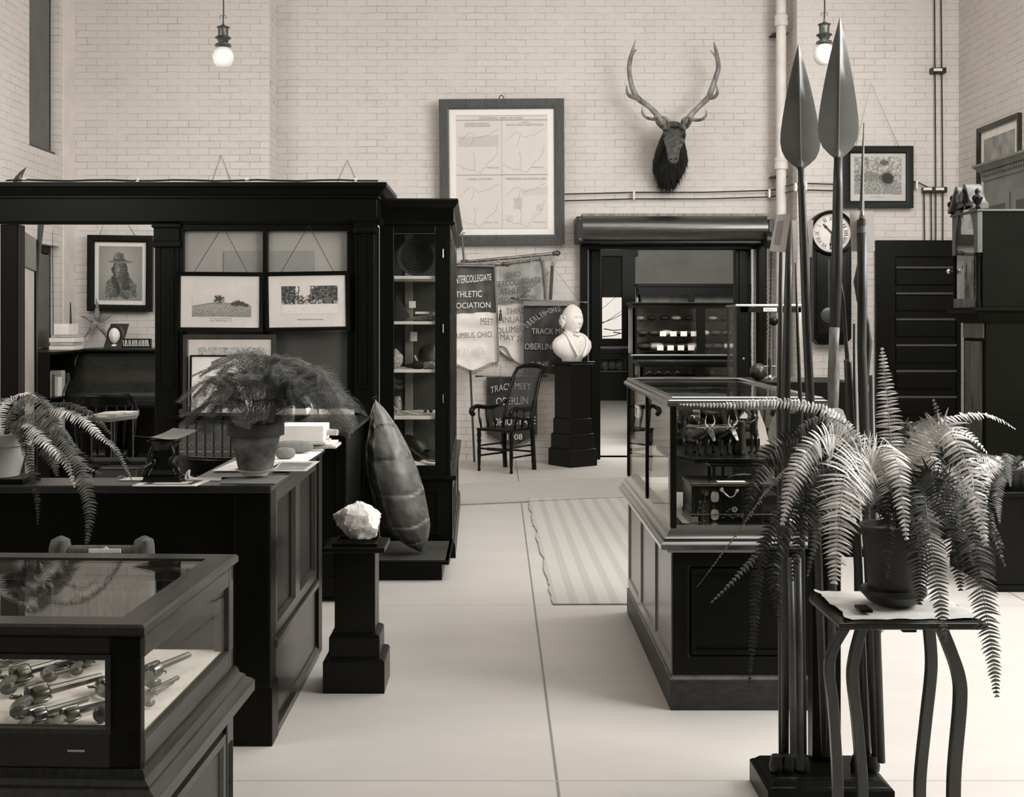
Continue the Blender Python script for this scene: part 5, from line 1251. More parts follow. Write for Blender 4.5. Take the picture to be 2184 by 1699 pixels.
# carved dark stand with curled paper
cs = thing('carved_stand', 'dark glossy carved stand with a curled sheet resting on top, on the counter', 'stand', (X(350,4.76), 4.76, CT))
sx, sy = X(349,4.76), 4.77
MB().stack(sx, sy, .078, .055, [(0,CT+.001),(0,CT+.012),(-.008,CT+.016),(-.008,CT+.026),(-.018,CT+.03)]).build('base', BLACK, cs, bevel=.002)
MB().stack(sx, sy, .036, .03, [(.018,CT+.03),(.004,CT+.05),(0,CT+.08),(.0,CT+.125),(.012,CT+.15),(.02,CT+.162),(.02,CT+.168)]).build('column', BLACK, cs, bevel=.006)
for sg in (-1, 1):
    MB().tube(cspline([V(sx+sg*.07,sy-.03,CT+.028), V(sx+sg*.055,sy-.035,CT+.06), V(sx+sg*.03,sy-.035,CT+.08), V(sx+sg*.045,sy-.035,CT+.11), V(sx+sg*.03,sy-.032,CT+.15)], 6), [.012]*7+[.010]*9+[.008]*9, 8).build('scroll_bracket', BLACK, cs, smooth=180)
mb = MB(); nx_ = 10
for j in range(7):
    for i in range(nx_+1):
        u, v = i/nx_-.5, j/6-.5; ca, sa = math.cos(.7), math.sin(.7)
        x_ = (u*.15*ca-v*.15*sa)*1.25; y_ = u*.15*sa+v*.15*ca
        mb.v.append((sx+x_, sy+y_*.8, CT+.172+.5*(u+.1)**2*.12+.25*max(0,u)*.08))
for j in range(6):
    for i in range(nx_): a = j*(nx_+1)+i; mb.f.append((a,a+1,a+nx_+2,a+nx_+1))
tag(mb.build('curled_sheet', mat('grey_card_sheet', 140, .7, .06, 8), smooth=180), 'curled grey sheet balanced on the dark carved stand', 'paper')
MB().tube(cspline([at(396,1022,4.74), at(398,1010,4.74), at(404,1003,4.74), at(403,1014,4.73), at(410,1020,4.72), at(420,1021,4.72)], 6), .004, 6).build('white_ribbon', CARD, cs, label='white ribbon at its foot')
mb = MB().tube(cspline([at(372,1002,4.83), at(380,1012,4.82), at(392,1016,4.8), at(392,1024,4.76), at(385,1028,4.74)], 6), .008, 8)
tag(mb.build('inkwell_hook', BLACK, smooth=180), 'small black curled fitting at the right foot of the carved stand', 'ornament')
# ================================================================ BEHIND THE COUNTER
def windsor(name, label, cx, cy, rz, zt_, wd=.5, m=None):
    t = thing(name, label, 'chair', (cx, cy, 0), rz); ORG[t.name] = V(0,0,0); m = m or EBON
    mb = MB(); mb.rings([ell((0,0,z_), (1,0,0), (0,1,0), wd*.5*q, .23*q, 24) for z_, q in ((.43,.92),(.44,1),(.465,1),(.475,.9))]); mb.build('seat', m, t, local=True, smooth=40)
    arc = [V(wd*.55*math.cos(a), .24*math.sin(a)-.02, zt_-.14+(.0 if math.sin(a) < .35 else .14*min(1, (math.sin(a)-.35)/.3))) for a in [math.radians(-25+230*k/24) for k in range(25)]]
    MB().tube(arc, .022, 8, flat=.8).build('arm_rail', m, t, local=True, smooth=180)
    crest = [p+V(0,0,-.02) for p in arc[7:18]]
    MB().rings([[p+V(0,0,.04)+p*0, p+V(0,.015,.04), p+V(0,.015,-.05), p+V(0,0,-.05)] for p in crest]).build('crest_rail', m, t, local=True, smooth=60)
    for k in range(2, 23, 2):
        p = arc[k]; MB().tube([V(p.x*.82, p.y*.85, .47), V(p.x*.93, p.y*.93, (.47+p.z)/2), p], [.008,.011,.007], 8).build('spindle', m, t, local=True, smooth=180)
    for sx_ in (-1, 1):
        for sy_ in (-1, 1): MB().tube([V(sx_*.22, sy_*.2, 0), V(sx_*.19, sy_*.17, .2), V(sx_*.15, sy_*.13, .44)], [.013,.02,.014], 8).build('leg', m, t, local=True, smooth=180)
    MB().tube([V(-.19,0,.2), V(.19,0,.2)], .011, 8).build('stretcher', m, t, local=True)
    return t
windsor('office_chair', 'dark round-backed office armchair behind the counter beside the clay pot', -1.40, 6.4, math.radians(168), .94, .56)
windsor('desk_chair', 'dark armchair pulled up to the roll-top desk', X(225,11.0), 11.0, math.radians(200), .98, .5)
# typewriter on low table
tb = thing('typewriter_table', 'small dark table behind the counter carrying the typewriter', 'table', (X(265,6.0), 6.0, 0)); tx0, tx1 = X(180,6.0), X(316,6.0)
MB().box(tx0, tx1, 5.75, 6.3, .70, .725).build('tabletop', WOODH, tb, bevel=.004)
for a in (tx0+.03, tx1-.03):
    for b in (5.79, 6.26): MB().box(a-.018, a+.018, b-.018, b+.018, 0, .70).build('leg', WOOD, tb)
tw = thing('typewriter', 'old black typewriter behind the counter with its carriage showing', 'typewriter', (X(262,6.0), 6.0, .725)); a, b = X(200,6.0), X(312,6.0)
MB().rings([[V(a+.02,5.86,z_),V(b-.02,5.86,z_),V(b-.02,6.14,z_),V(a+.02,6.14,z_)] for z_ in (.726,.80)]+[[V(a+.03,5.95,.93),V(b-.03,5.95,.93),V(b-.03,6.12,.93),V(a+.03,6.12,.93)]]).build('body', IRON, tw, bevel=.006)
MB().tube([(a-.01,5.97,.965),(b+.01,5.97,.965)], .019, 16).build('platen', mat('black_rubber', 20, .5), tw, smooth=30)
MB().box(a, b, 5.945, 5.955, .94, .946).build('carriage_rail', STEEL, tw)
for xx in (a-.02, X(264,5.97)): MB().tube([(xx-.012,5.95,.975),(xx+.014,5.95,.975)], .022, 14).build('platen_knob', EBON, tw, smooth=30)
for r_ in range(4):
    kb = MB()
    for k in range(10): kb.lathe([(.008,0),(.009,.004),(.001,.005)], (a+.05+k*.021+.005*r_, 5.86-.02+.02*r_, .77+.016*r_), 10)
    kb.build('key_row', NICKEL, tw)
# wastepaper basket (chip basket) on the floor stand
bs = thing('wicker_basket', 'wicker basket with two looped handles behind the counter', 'basket', (X(262,5.35), 5.4, 0)); bx, by = X(262,5.4), 5.42
MB().box(bx-.13, bx+.13, by-.12, by+.12, 0, .80).build('stool_block', EBON, bs, label='dark stool beneath')
mb = MB()
mb.lathe([(.06,0),(.075,.05),(.088,.10),(.082,.10),(.07,.05),(.055,.008)], (bx, by, .80), 28)
mb.build('basket_body', SILVERW, bs, smooth=60)
for k in range(24):
    an = 2*math.pi*k/24; MB
sv = MB()
for k in range(24):
    an = 2*math.pi*k/24; sv.bar((bx+.062*math.cos(an), by+.062*math.sin(an), .80), (bx+.09*math.cos(an), by+.09*math.sin(an), .9), .008, .002, (math.cos(an), math.sin(an), 0))
sv.build('stakes', mat('peeled_willow', 112, .7, .2, 20), bs)
MB().tube([(bx+.092*math.cos(t_), by+.092*math.sin(t_), .905+.003*math.sin(t_*14)) for t_ in [2*math.pi*k/40 for k in range(40)]], .009, 8, closed=True).build('braided_rim', SILVERW, bs, smooth=180)
for sg in (-1, 1):
    MB().tube([(bx+sg*.035+.034*math.cos(t_), by-.07*sg, .90+.05*math.sin(t_)) for t_ in [math.pi*k/12 for k in range(13)]], .006, 8).build('handle', SILVERW, bs, smooth=180)
# roll-top desk against the back wall
rd = thing('roll_top_desk', 'large dark roll-top desk against the back wall seen through the partition opening', 'desk', (-3.9, 13.4, 0))
rx0, rx1 = X(166,13.2), -3.1; zT = Z(744,13.15)
MB().box(rx0-.05, rx1+.03, 13.15, 13.98, zT-.03, zT).build('top', WOODH, rd, bevel=.008)
prof = [(13.22,zT-.03),(13.12,zT-.10),(13.02,zT-.22),(12.86,zT-.35),(12.76,zT-.45),(12.74,zT-.53),(12.74,zT-.56)]
sm_ = cspline([V(0,a,b) for a, b in prof], 8)
cur = MB(); NR = len(sm_); nn_ = 44; rows = []
for k in range(nn_*3+1):
    f = k/(nn_*3)*(NR-1); i = min(int(f), NR-2); p = sm_[i].lerp(sm_[i+1], f-i); bump_ = .006 if k % 3 else -.002
    rows.append([V(rx0+.03, p.y-bump_, p.z), V(rx1, p.y-bump_, p.z)])
for r0, r1 in zip(rows, rows[1:]): cur.add([r0[0], r0[1], r1[1], r1[0]], [(0,1,2,3)])
cur.build('tambour_curtain', mat('tambour_wood', 30, .32, .15, 6), rd, smooth=50)
for xx in (rx0, rx1):
    poly = [V(xx, p.y-.02, p.z) for p in sm_]+[V(xx,13.95,sm_[-1].z), V(xx,13.95,zT-.03)]
    MB().prism(poly, (0,0,0), (.03,0,0)).build('scroll_side', WOOD, rd)
    MB().tube([V(xx+.015, p.y-.022, p.z) for p in sm_], .014, 8).build('side_moulding', mat('varnished_rail', 38), rd, smooth=180)
MB().box(rx0, rx1+.03, 12.72, 13.9, zT-.60, zT-.56).build('writing_board', WOODH, rd, bevel=.006)
MB().box(rx0+.4, rx0+.55, 12.70, 12.73, zT-.55, zT-.52).build('lock', BRASS, rd)
for a in (0, 1):
    xx = rx0+.02 if a == 0 else rx1-.42
    pdst = MB().box(xx, xx+.42, 12.8, 13.9, .03, zT-.6).build('drawer_pedestal', WOOD, rd, bevel=.006)
    for k in range(3): MB().box(xx+.03, xx+.39, 12.785, 12.80, .08+k*.22, .27+k*.22).build('drawer_front', WOODH, pdst, bevel=.006)
MB().box(rx0+.44, rx1-.42, 13.4, 13.44, .2, zT-.6).build('modesty_panel', WOOD, rd)
# small table with papers in front of desk
dt = thing('paper_table', 'small side table strewn with pale papers near the roll-top desk', 'table', (X(240,9.6), 9.6, 0)); a, b = X(190,9.4), X(284,9.4)
zz = Z(884,9.5)
MB().prism([(a,9.2,zz-.03),(b-.1,9.15,zz-.03),(b,9.5,zz-.03),(b-.1,9.9,zz-.03),(a,9.9,zz-.03)], (0,0,0), (0,0,.03)).build('tabletop', mat('pale_tabletop', 140, .5, .15, 6), dt, bevel=.004)
for q in ((a+.05,9.25),(b-.14,9.25),(a+.05,9.8),(b-.14,9.8)): MB().box(q[0]-.02, q[0]+.02, q[1]-.02, q[1]+.02, 0, zz-.03).build('leg', WOOD, dt)
for k, (p_, q_, h_) in enumerate(((.02,9.22,.006),(.08,9.3,.02),(.12,9.5,.012))):
    tag(MB().box(a+p_, a+p_+.16, q_, q_+.24, zz+.001, zz+.001+h_).build('loose_paper', PAPER), ['flat white paper at the front of the side table','thick white pad in the middle of the side table','pale paper at the back of the side table'][k], 'paper', 'papers on the side table')
# mask, trinket strip and starfish above the desk
fm = thing('face_plaque', 'dark plaque with a pale sculpted face leaning on top of the roll-top desk', 'sculpture', (X(238,13.55), 13.55, zT))
a, b = X(217,13.5), X(260,13.5); z1 = Z(690,13.5)
MB().prism([V(a,13.55,zT+.002),V(b-.02,13.55,zT+.002),V(b+.01,13.72,z1),V(a+.03,13.72,z1)], (0,0,0), (0,.02,0)).build('plaque', mat('dark_plaque', 34, .5, .2, 8), fm)
mb = MB(); fc = V(X(239,13.5), 13.58, Z(716,13.5))
mb.sphere((0,0,0), (1,1,1), 28, 22)
def facev(p):
    x, y, z_ = p; fr = max(0, -y)
    r = V(x*.062*(1-.18*max(0,-z_)), y*.05, z_*.088)
    if fr > .2:
        r.y -= .022*math.exp(-(x/.16)**2)*math.exp(-((z_+.02)/.22)**2)        # nose
        r.y += .014*(math.exp(-((abs(x)-.38)/.14)**2))*math.exp(-((z_-.14)/.1)**2)  # eye sockets
        r.y -= .008*math.exp(-(x/.25)**2)*math.exp(-((z_+.42)/.09)**2)
        r.y += .006*math.exp(-(x/.3)**2)*math.exp(-((z_+.33)/.05)**2)
    return tuple(fc+r)
mb.v = [facev(p) for p in mb.v]; mb.build('face', PLASTER, fm, smooth=180)
mb = MB(); mb.sphere(fc+V(0,.03,-.125), (.085,.05,.045), 20, 10); mb.build('shoulders', PLASTER, fm, smooth=180)
hm = MB(); hm.rings([ell(fc+V(0,.03+.01*k,0), (1,0,0), (0,0,1), .078+.012*k, .11+.012*k, 20) for k in range(3)], cap=False); hm.build('veil', mat('dark_plaque', 34), fm, smooth=180)
ts = thing('picture_strip', 'long dark strip of tiny white figures on the roll-top desk', 'ornament', (X(290,13.6), 13.6, zT))
a, b = X(261,13.6), X(321,13.6)
MB().box(a, b, 13.6, 13.66, zT+.002, Z(722,13.6)).build('strip', EBON, ts)
for k in range(16):
    xx = a+.02+(b-a-.04)*k/15; MB().bar((xx, 13.596, zT+.02), (xx+R.uniform(-.012,.012), 13.596, Z(722,13.6)-.015), .008, .004, (0,1,0)).build('white_figure', CARD, ts)
mb = MB(); sc0 = at(207, 685, 13.95); 
for ang, L in ((92,.27),(22,.19),(162,.2),(232,.24),(300,.24)):
    a = math.radians(ang); d = V(math.cos(a), -.05, math.sin(a)); mb.tube([sc0, sc0+d*L*.3, sc0+d*L*.65+V(.01,0,0), sc0+d*L], [.045,.035,.018,.003], 8, flat=.5, up=(0,1,0))
tag(mb.build('starfish', mat('dried_starfish', 118, .85, .3, 18, bump=.8, bscale=60), smooth=180), 'large dried starfish on the wall above the roll-top desk', 'starfish')
mb = MB().tube([at(149,645,13.9), at(150,700,13.9), at(151,748,13.9)], [.012,.02,.016], 10)
tag(mb.build('carved_stick', mat('stick_wood', 48, .6, .3, 20), smooth=180), 'dark carved stick hanging on the white wall corner', 'stick')
# bookcase and open glazed door at far left
bc = thing('wall_bookcase', 'dark bookcase below the left window, piled with pale books', 'bookcase', (-4.5, 12.7, 0))
ya, yb = 12.2, 13.6; xb_ = XL+.42; za = Z(746,13.0)
MB().box(XL+.02, xb_, ya, yb, za-.03, za).build('top', WOOD, bc, bevel=.006)
for yy in (ya, yb-.03, (ya+yb)/2): MB().box(XL+.02, xb_-.02, yy, yy+.03, .05, za-.03).build('upright', WOOD, bc)
for zz in (.05, .45, .85): MB().box(XL+.02, xb_-.02, ya, yb, zz, zz+.025).build('shelf', WOOD, bc)
MB().box(XL+.02, XL+.03, ya, yb, .05, za-.03).build('back_panel', WOOD, bc)
n_ = 0; gl = ['closest to the camera','second from the front','third from the front','fourth from the front','fifth from the front','sixth from the front','seventh from the front','farthest']
for row, (zz, h_) in enumerate(((za, .0), (.875, .26), (.475, .28))):
    if row == 0:
        for k, (dx, w_, hh) in enumerate(((0,.26,.045),(.01,.24,.035),(0,.27,.05),(.03,.2,.03),(.05,.16,.12))):
            z0 = za+.002+sum((.045,.035,.05,.03,.12)[:k])
            tag(MB().box(XL+.12+dx, XL+.12+dx+w_, 12.95, 13.25, z0, z0+hh-.004).build('flat_book', [PAPER,PAPERD][k % 2], bevel=.003), ['lowest book of the flat pile on the far left bookcase','second book from the bottom of the flat pile','third book from the bottom of the flat pile','thin book near the top of the flat pile','pale block standing atop the flat pile'][k], 'book', 'flat book pile on the bookcase')
    else:
        for k in range(8):
            y0 = ya+.06+k*.15; tag(MB().box(XL+.14, XL+.36-.02*(k % 2), y0, y0+.11, zz+.001, zz+h_-.03*(k % 3)).build('standing_book', [PAPERD, BM, PAPER][k % 3], bevel=.004), f"book {gl[k]} on the {'upper' if row == 1 else 'lower'} shelf of the far left bookcase", 'book', 'books on the far left bookcase')
od = thing('open_door', 'pale glazed door standing ajar at the far left of the partition opening', 'door', (X(60,8.6), 8.6, 0))
p0 = V(X(38,8.35), 8.35, 0); p1 = V(X(76,9.6), 9.6, 0); ztd = Z(492,8.6); dv = (p1-p0).normalized()
MB().bar(p0+dv*.05+V(0,0,ztd/2), p0+dv*.051+V(0,0,ztd/2), .03, ztd, (0,0,1))
def dbar(u0, u1, z0, z1, th=.035, n='stile', m=WOOD):
    a = p0.lerp(p1, u0); b = p0.lerp(p1, u1); nrm = V(dv.y, -dv.x, 0)*(th/2); mb = MB()
    mb.rings([[a+nrm+V(0,0,zq), b+nrm+V(0,0,zq), b-nrm+V(0,0,zq), a-nrm+V(0,0,zq)] for zq in (z0, z1)])
    return mb.build(n, m, od, bevel=.004)
GREYW = mat('weathered_grey_door', 118, .6, .12, 6, (3,3,1))
dbar(0, .12, .02, ztd, n='stile', m=GREYW); dbar(.88, 1, .02, ztd, n='stile', m=WOOD); dbar(.12, .88, ztd-.25, ztd, n='top_rail', m=GREYW); dbar(.12, .88, .02, .3, n='bottom_rail', m=GREYW)
dbar(.12, .88, .3, ztd-.25, .008, 'door_pane', mat('frosted_door_glass', 196, .4, .05, 3))
# pair of horns above and beside the partition
def horn(name, label, pts, r):
    P = cspline([at(*p) for p in pts], 8); n = len(P)
    return tag(MB().tube(P, [r*(1-i/(n-1))+.002 for i in range(n)], 12).build(name, mat('dark_horn', 60, .35, .3, 10), smooth=180), label, 'horn')
horn('long_horn', 'dark curved horn rising above the top left of the partition cornice', [(30,470,8.75),(36,395,8.7),(44,372,8.7),(56,357,8.7)], .045)
horn('long_horn', 'slender dark horn hanging beside the open glazed door', [(88,455,9.58),(83,520,9.58),(80,570,9.58),(79,640,9.58)], .03)
# ================================================================ MIDDLE: RUG, BANNERS, CHAIR, BUST
def stripe_mat(name, axis, period, duty, va, vb, bump=.3):
    m, t, b = nt(name); N = t.nodes; L = t.links
    tc = N.new('ShaderNodeTexCoord'); sp = N.new('ShaderNodeSeparateXYZ'); L.new(tc.outputs['Object'], sp.inputs[0])
    nz = N.new('ShaderNodeTexNoise'); nz.inputs['Scale'].default_value = 30; L.new(tc.outputs['Object'], nz.inputs['Vector'])
    md = N.new('ShaderNodeMath'); md.operation = 'PINGPONG'; md.inputs[1].default_value = period/2; L.new(sp.outputs[axis], md.inputs[0])
    mr = N.new('ShaderNodeMapRange'); mr.inputs['From Min'].default_value = period/2*duty-.003; mr.inputs['From Max'].default_value = period/2*duty+.003; L.new(md.outputs[0], mr.inputs['Value'])
    mx = N.new('ShaderNodeMix'); mx.data_type = 'RGBA'; mx.inputs['A'].default_value = G(va); mx.inputs['B'].default_value = G(vb); L.new(mr.outputs['Result'], mx.inputs['Factor'])
    L.new(mx.outputs['Result'], b.inputs['Base Color']); b.inputs['Roughness'].default_value = .95; b.inputs['Specular IOR Level'].default_value = .1
    bp = N.new('ShaderNodeBump'); bp.inputs['Strength'].default_value = bump; bp.inputs['Distance'].default_value = .003
    L.new(nz.outputs['Fac'], bp.inputs['Height']); L.new(bp.outputs['Normal'], b.inputs['Normal'])
    return m
rug = thing('striped_rug', 'pale striped matting rug with a ragged left edge on the cement floor', 'rug', (.322, 7.09, 0), math.radians(.64))
mb = MB(); edge = []
for k in range(61):
    y = 4.2*k/60; edge.append((.018*nz2(y, 0, 2.6, 3)+.010*nz2(y, 0, 11, 5), y))
top = [V(x, y, .008) for x, y in edge]+[V(1.28, 4.28, .008), V(1.28, 0, .008)]
mb.prism([V(p.x, p.y, .001) for p in top], (0,0,0), (0,0,.008)); mb.build('matting', stripe_mat('striped_matting', 'X', .122, .42, 158, 169), rug, local=True)
rn = thing('floor_runner', 'ribbed pale runner lying across the floor in front of the back wall', 'runner', (X(980,10.94), 10.92, 0), math.atan(.30))
mb = MB(); mb.box(-.25, 3.3, .02, 1.36, .001, .007); mb.build('runner', stripe_mat('ribbed_runner', 'Y', .12, .3, 152, 164), rn, local=True)
MB().box(-.25, 3.3, 0, .025, .001, .009).build('front_edging', mat('dark_edging', 110, .8), rn, local=True)
# ---- banners
def cloth(name, m, parent, px, Y, fy0, fy1, nx=26, nz=26, amp=.02, seed=0, x_at=None, v0=0, v1=1, ycl=None):
    """px=(x0,x1) pixels; fy0/fy1: py of top and bottom edge as functions of u; hanging folds in depth"""
    mb = MB(); rows = []
    for j in range(nz+1):
        v = v0+(v1-v0)*j/nz
        for i in range(nx+1):
            u = i/nx; x = (px[0]+(px[1]-px[0])*u) if x_at is None else x_at(u, v)
            y = fy0(u)+(fy1(u)-fy0(u))*v
            yy = Y+amp*(math.sin(u*9+seed)+.6*math.sin(u*21+seed*2+v*2))*(.25+.75*v)+amp*.5*nz2(u, v, 5, seed)
            mb.v.append(tuple(at(x, y, yy)))
    for j in range(nz):
        for i in range(nx):
            a = j*(nx+1)+i; mb.f.append((a, a+nx+1, a+nx+2, a+1))
    n = len(mb.v); mb.v += [(p[0], p[1]+.004, p[2]) for p in mb.v]; mb.f += [tuple(q+n for q in reversed(f)) for f in mb.f]
    return mb.build(name, m, parent, smooth=180)
def ptext(s, x0, x1, yb0, yb1, h0, h1, Y, m, parent, arc=0):
    def fn(a, b):
        x = x0+(x1-x0)*a; base = yb0+(yb1-yb0)*a-arc*4*a*(1-a); h = h0+(h1-h0)*a
        return at(x, base-h*b, Y)
    put_text(MB(), s, 0, 1, 0, 1, fn).build('lettering', m, parent)
def fringe(parent, pts, Y, ln, m, n=60, name='fringe'):
    mb = MB(); P = cspline([at(a, b, Y) for a, b in pts], 6)
    for k in range(n):
        f = k/(n-1)*(len(P)-1); i = min(int(f), len(P)-2); p = P[i].lerp(P[i+1], f-i)
        mb.bar(p, p+V(R.uniform(-.004,.004), 0, -ln*R.uniform(.8,1.1)), .004, .003, (0,1,0))
    return mb.build(name, m, parent)
GREYT = mat('faded_lettering', 188, .8, .05, 9); DKT = mat('dark_lettering', 78, .8, .1, 9); WT = mat('white_lettering', 214, .7, .03, 9); SILT = mat('silver_lettering', 160, .6, .1, 20)
def rod(parent, a, b, Ya, Yb, r=.016, name='crossbar'):
    p, q = at(a[0],a[1],Ya), at(b[0],b[1],Yb); d = (q-p).normalized()
    o = MB().tube([p, q], r, 10).build(name, BRASS, parent, smooth=40)
    for e_, s_ in ((p,-1),(q,1)):
        MB().tube([e_, e_+d*s_*.02, e_+d*s_*.035, e_+d*s_*.06, e_+d*s_*.085, e_+d*s_*.10], [r*.9, r*1.7, r*1.1, r*1.9, r*1.3, .002], 12).build('finial', mat('dark_brass', 88, .35, .2, 15, metal=.8), o, smooth=180)
def tassel(parent, x, y0, y1, y2, Y):
    MB().tube([at(x,y0,Y), at(x+.5,y1,Y)], .003, 5).build('tassel_cord', BRAID, parent)
    MB().tube([at(x+.5,y1,Y), at(x+.5,y1+3,Y), at(x+.5,y1+7,Y), at(x+.5,y1+9,Y), at(x+.5,y2,Y)], [.005,.016,.010,.018,.024], 10).build('tassel', mat('dark_tassel', 52, .8, .3, 60, bump=.5), parent, smooth=60)
b1 = thing('athletic_banner', 'two-tone banner lettered ATHLETIC with a pointed fringed white lower half, nearest the cabinet', 'banner', at(1000, 800, 14.05))
cloth('dark_upper_cloth', CLOTHD, b1, (925,1058), 14.0, lambda u: 567, lambda u: 669-3*u, seed=1, x_at=lambda u, v: 925+(133+3*v)*u)
cloth('white_lower_cloth', CLOTHL, b1, (925,1060), 14.0, lambda u: 668-3*u, lambda u: 772+18*(1-abs(u-.6)*2.2)**1 if abs(u-.6) < .45 else 772, seed=1, x_at=lambda u, v: 925+(136+3*v)*u)
fringe(b1, [(970,773),(990,782),(1006,789),(1024,783),(1045,773),(1062,772)], 13.97, .055, mat('dark_tassel', 52))
MB().tube([at(1056,568,13.95), at(1059,640,13.95), at(1061,700,13.95), at(1063,772,13.95)], .014, 6).build('braid_edge', BRAID, b1)
MB().tube([at(930,566,13.96), at(1000,566,13.95), at(1055,567,13.95)], .014, 6).build('braid_edge', BRAID, b1)
rod(b1, (930,562), (1070,563), 13.95, 13.95); tassel(b1, 1067, 566, 660, 684, 13.9)
yt = 13.93
ptext('INTERCOLLEGIATE', 969, 1048, 606, 597, 18, 13, yt, WT, b1); ptext('OHIO', 935, 962, 606, 608, 14, 16, yt, WT, b1)
ptext('ATHLETIC', 962, 1028, 634, 633, 12, 14, yt, WT, b1); ptext('ASSOCIATION', 948, 1046, 658, 656, 12, 12, yt, WT, b1)
ptext('ANNUAL', 983, 1018, 693, 692, 13, 13, yt, GREYT, b1); ptext('MEET', 1025, 1052, 693, 692, 16, 12, yt, DKT, b1)
ptext('COLUMBUS. OHIO.', 950, 1051, 722, 719, 11, 13, yt, DKT, b1); ptext('MAY 31. 1906.', 955, 1037, 760, 756, 14, 17, yt, GREYT, b1)
b2 = thing('intercollegiate_banner', 'grey and white banner lettered THIRD ANNUAL hanging from the sloping brass rod', 'banner', at(1110, 780, 14.42))
cloth('grey_upper_cloth', CLOTHG, b2, (1040,1163), 14.42, lambda u: 567-17*u, lambda u: 653-11*u, seed=4, x_at=lambda u, v: 1040+(120+5*v)*u)
cloth('white_lower_cloth', CLOTHL, b2, (1040,1168), 14.42, lambda u: 653-11*u, lambda u: 735+44*min(1, max(0, u-.15)/.45)**.6, seed=4, x_at=lambda u, v: 1040+(126+6*v)*u)
MB().tube(cspline([at(1062,738,14.39), at(1078,742,14.39), at(1090,762,14.39), at(1104,774,14.39), at(1120,779,14.39)], 5), .009, 6).build('braid_edge', BRAID, b2)
MB().tube([at(1158,550,14.39), at(1162,590,14.39), at(1166,645,14.39)], .016, 6).build('braid_edge', BRAID, b2)
MB().tube([at(1045,566,14.39), at(1100,559,14.39), at(1158,550,14.39)], .014, 6).build('braid_edge', BRAID, b2)
rod(b2, (999,558), (1178,541), 14.37, 14.37, .019)
for k in range(7): MB().tube([at(1018+23*k,558-2*k-.3*k,14.35), at(1018+23*k,568-2.2*k,14.37)], .013, 6, flat=.4).build('cloth_loop', CLOTHG, b2)
MB().tube([at(1175,543,14.36), at(1173,625,14.39)], .003, 4).build('tassel_cord', BRAID, b2)
yt = 14.35
ptext('OHIO', 1079, 1110, 593, 590, 12, 12, yt, DKT, b2); ptext('INTERCOLLEGIATE', 1042, 1153, 614, 602, 12, 12, yt, DKT, b2)
ptext('ATHLETIC', 1064, 1133, 630, 621, 13, 12, yt, DKT, b2); ptext('ASSOCIATION', 1052, 1143, 648, 640, 12, 12, yt, DKT, b2)
ptext('THIRD', 1079, 1122, 669, 667, 11, 12, yt, DKT, b2); ptext('ANNUAL MEET', 1054, 1155, 690, 684, 13, 13, yt, DKT, b2)
ptext('COLUMBUS', 1048, 1126, 713, 706, 13, 14, yt, DKT, b2); ptext('MAY 26', 1067, 1116, 724, 729, 12, 12, yt, DKT, b2)
b3 = thing('track_meet_banner', 'dark banner lettered OBERLIN-OHIO hanging behind the white bust', 'banner', at(1175, 800, 14.1))
cloth('dark_cloth', mat('dark_blue_satin', 42, .55, .15, 8, bump=.1), b3, (1117,1233), 14.33, lambda u: 641+5*u, lambda u: 795+3*u, seed=8, amp=.012)
MB().box(X(1117,14.28), X(1233,14.28), 14.27, 14.30, Z(652,14.28), Z(642,14.28)).build('woven_heading', BRAID, b3)
rod(b3, (1107,637), (1237,644), 14.30, 14.30, .008)
MB().tube([at(1107,637,14.30), at(1181,572,14.4), at(1237,644,14.30)], .0025, 4).build('hanging_cord', IRON, b3)
yt = 14.29
SIL = SILT
for k, ch in enumerate('OBERLIN-OHIO'):
    a = k/11; x = 1127+66*a; y = 698-34*math.sin(a*1.45)**.9; th = math.radians(52-42*a)
    def fn(p, q, x=x, y=y, th=th):
        dx = (p-.5)*(5.2 if ch != 'I' else 1.6); dy = q*12 if ch != '-' else 5+q*2
        return at(x+dx*math.cos(th)-dy*math.sin(th), y-dx*math.sin(th)-dy*math.cos(th), yt)
    put_text(MB(), ch, 0, 1, 0, 1, fn).build('letter', SIL, b3)
ptext('TRACK MEET', 1134, 1218, 712, 712, 12, 12, yt, SIL, b3); ptext('OBERLIN', 1119, 1176, 745, 745, 13, 13, yt, SIL, b3); ptext('JUNE 3', 1130, 1184, 783, 783, 12, 12, yt, SIL, b3)
b4 = thing('low_banner', 'dark pointed banner lettered TRACK MEET on the wall behind the cane chair', 'banner', at(1090, 962, 14.35))
cloth('dark_cloth', mat('dark_blue_satin', 42), b4, (1038,1146), 14.43, lambda u: 804, lambda u: 925+30*(1-abs(u-.5)*2), seed=3, amp=.015)
rod(b4, (1030,802), (1150,802), 14.40, 14.40, .007)
yt = 14.385
ptext('TRACK MEET', 1046, 1132, 839, 832, 14, 14, yt, WT, b4, arc=5); ptext('OBERLIN', 1058, 1126, 864, 861, 16, 16, yt, WT, b4); ptext('OHIO STATE', 1052, 1142, 908, 904, 16, 16, yt, WT, b4); ptext('1908', 1082, 1114, 938, 937, 12, 12, yt, WT, b4)
fringe(b4, [(1040,926),(1064,940),(1091,955),(1120,940),(1145,926)], 14.33, .04, mat('dark_tassel', 52))
tassel(b4, 1067, 775, 803, 820, 14.28); 
mb = MB().tube([at(985,501,14.3), at(990,562,14.3), at(1003,790,14.3), at(1012,988,14.3)], .013, 8)
pole = thing('flag_pole', 'slender pole with a split metal finial leaning in the corner by the cabinet', 'pole', at(1012, 988, 14.3)); mb.build('shaft', mat('dark_pole', 50, .4, .2, 20), pole, smooth=40)
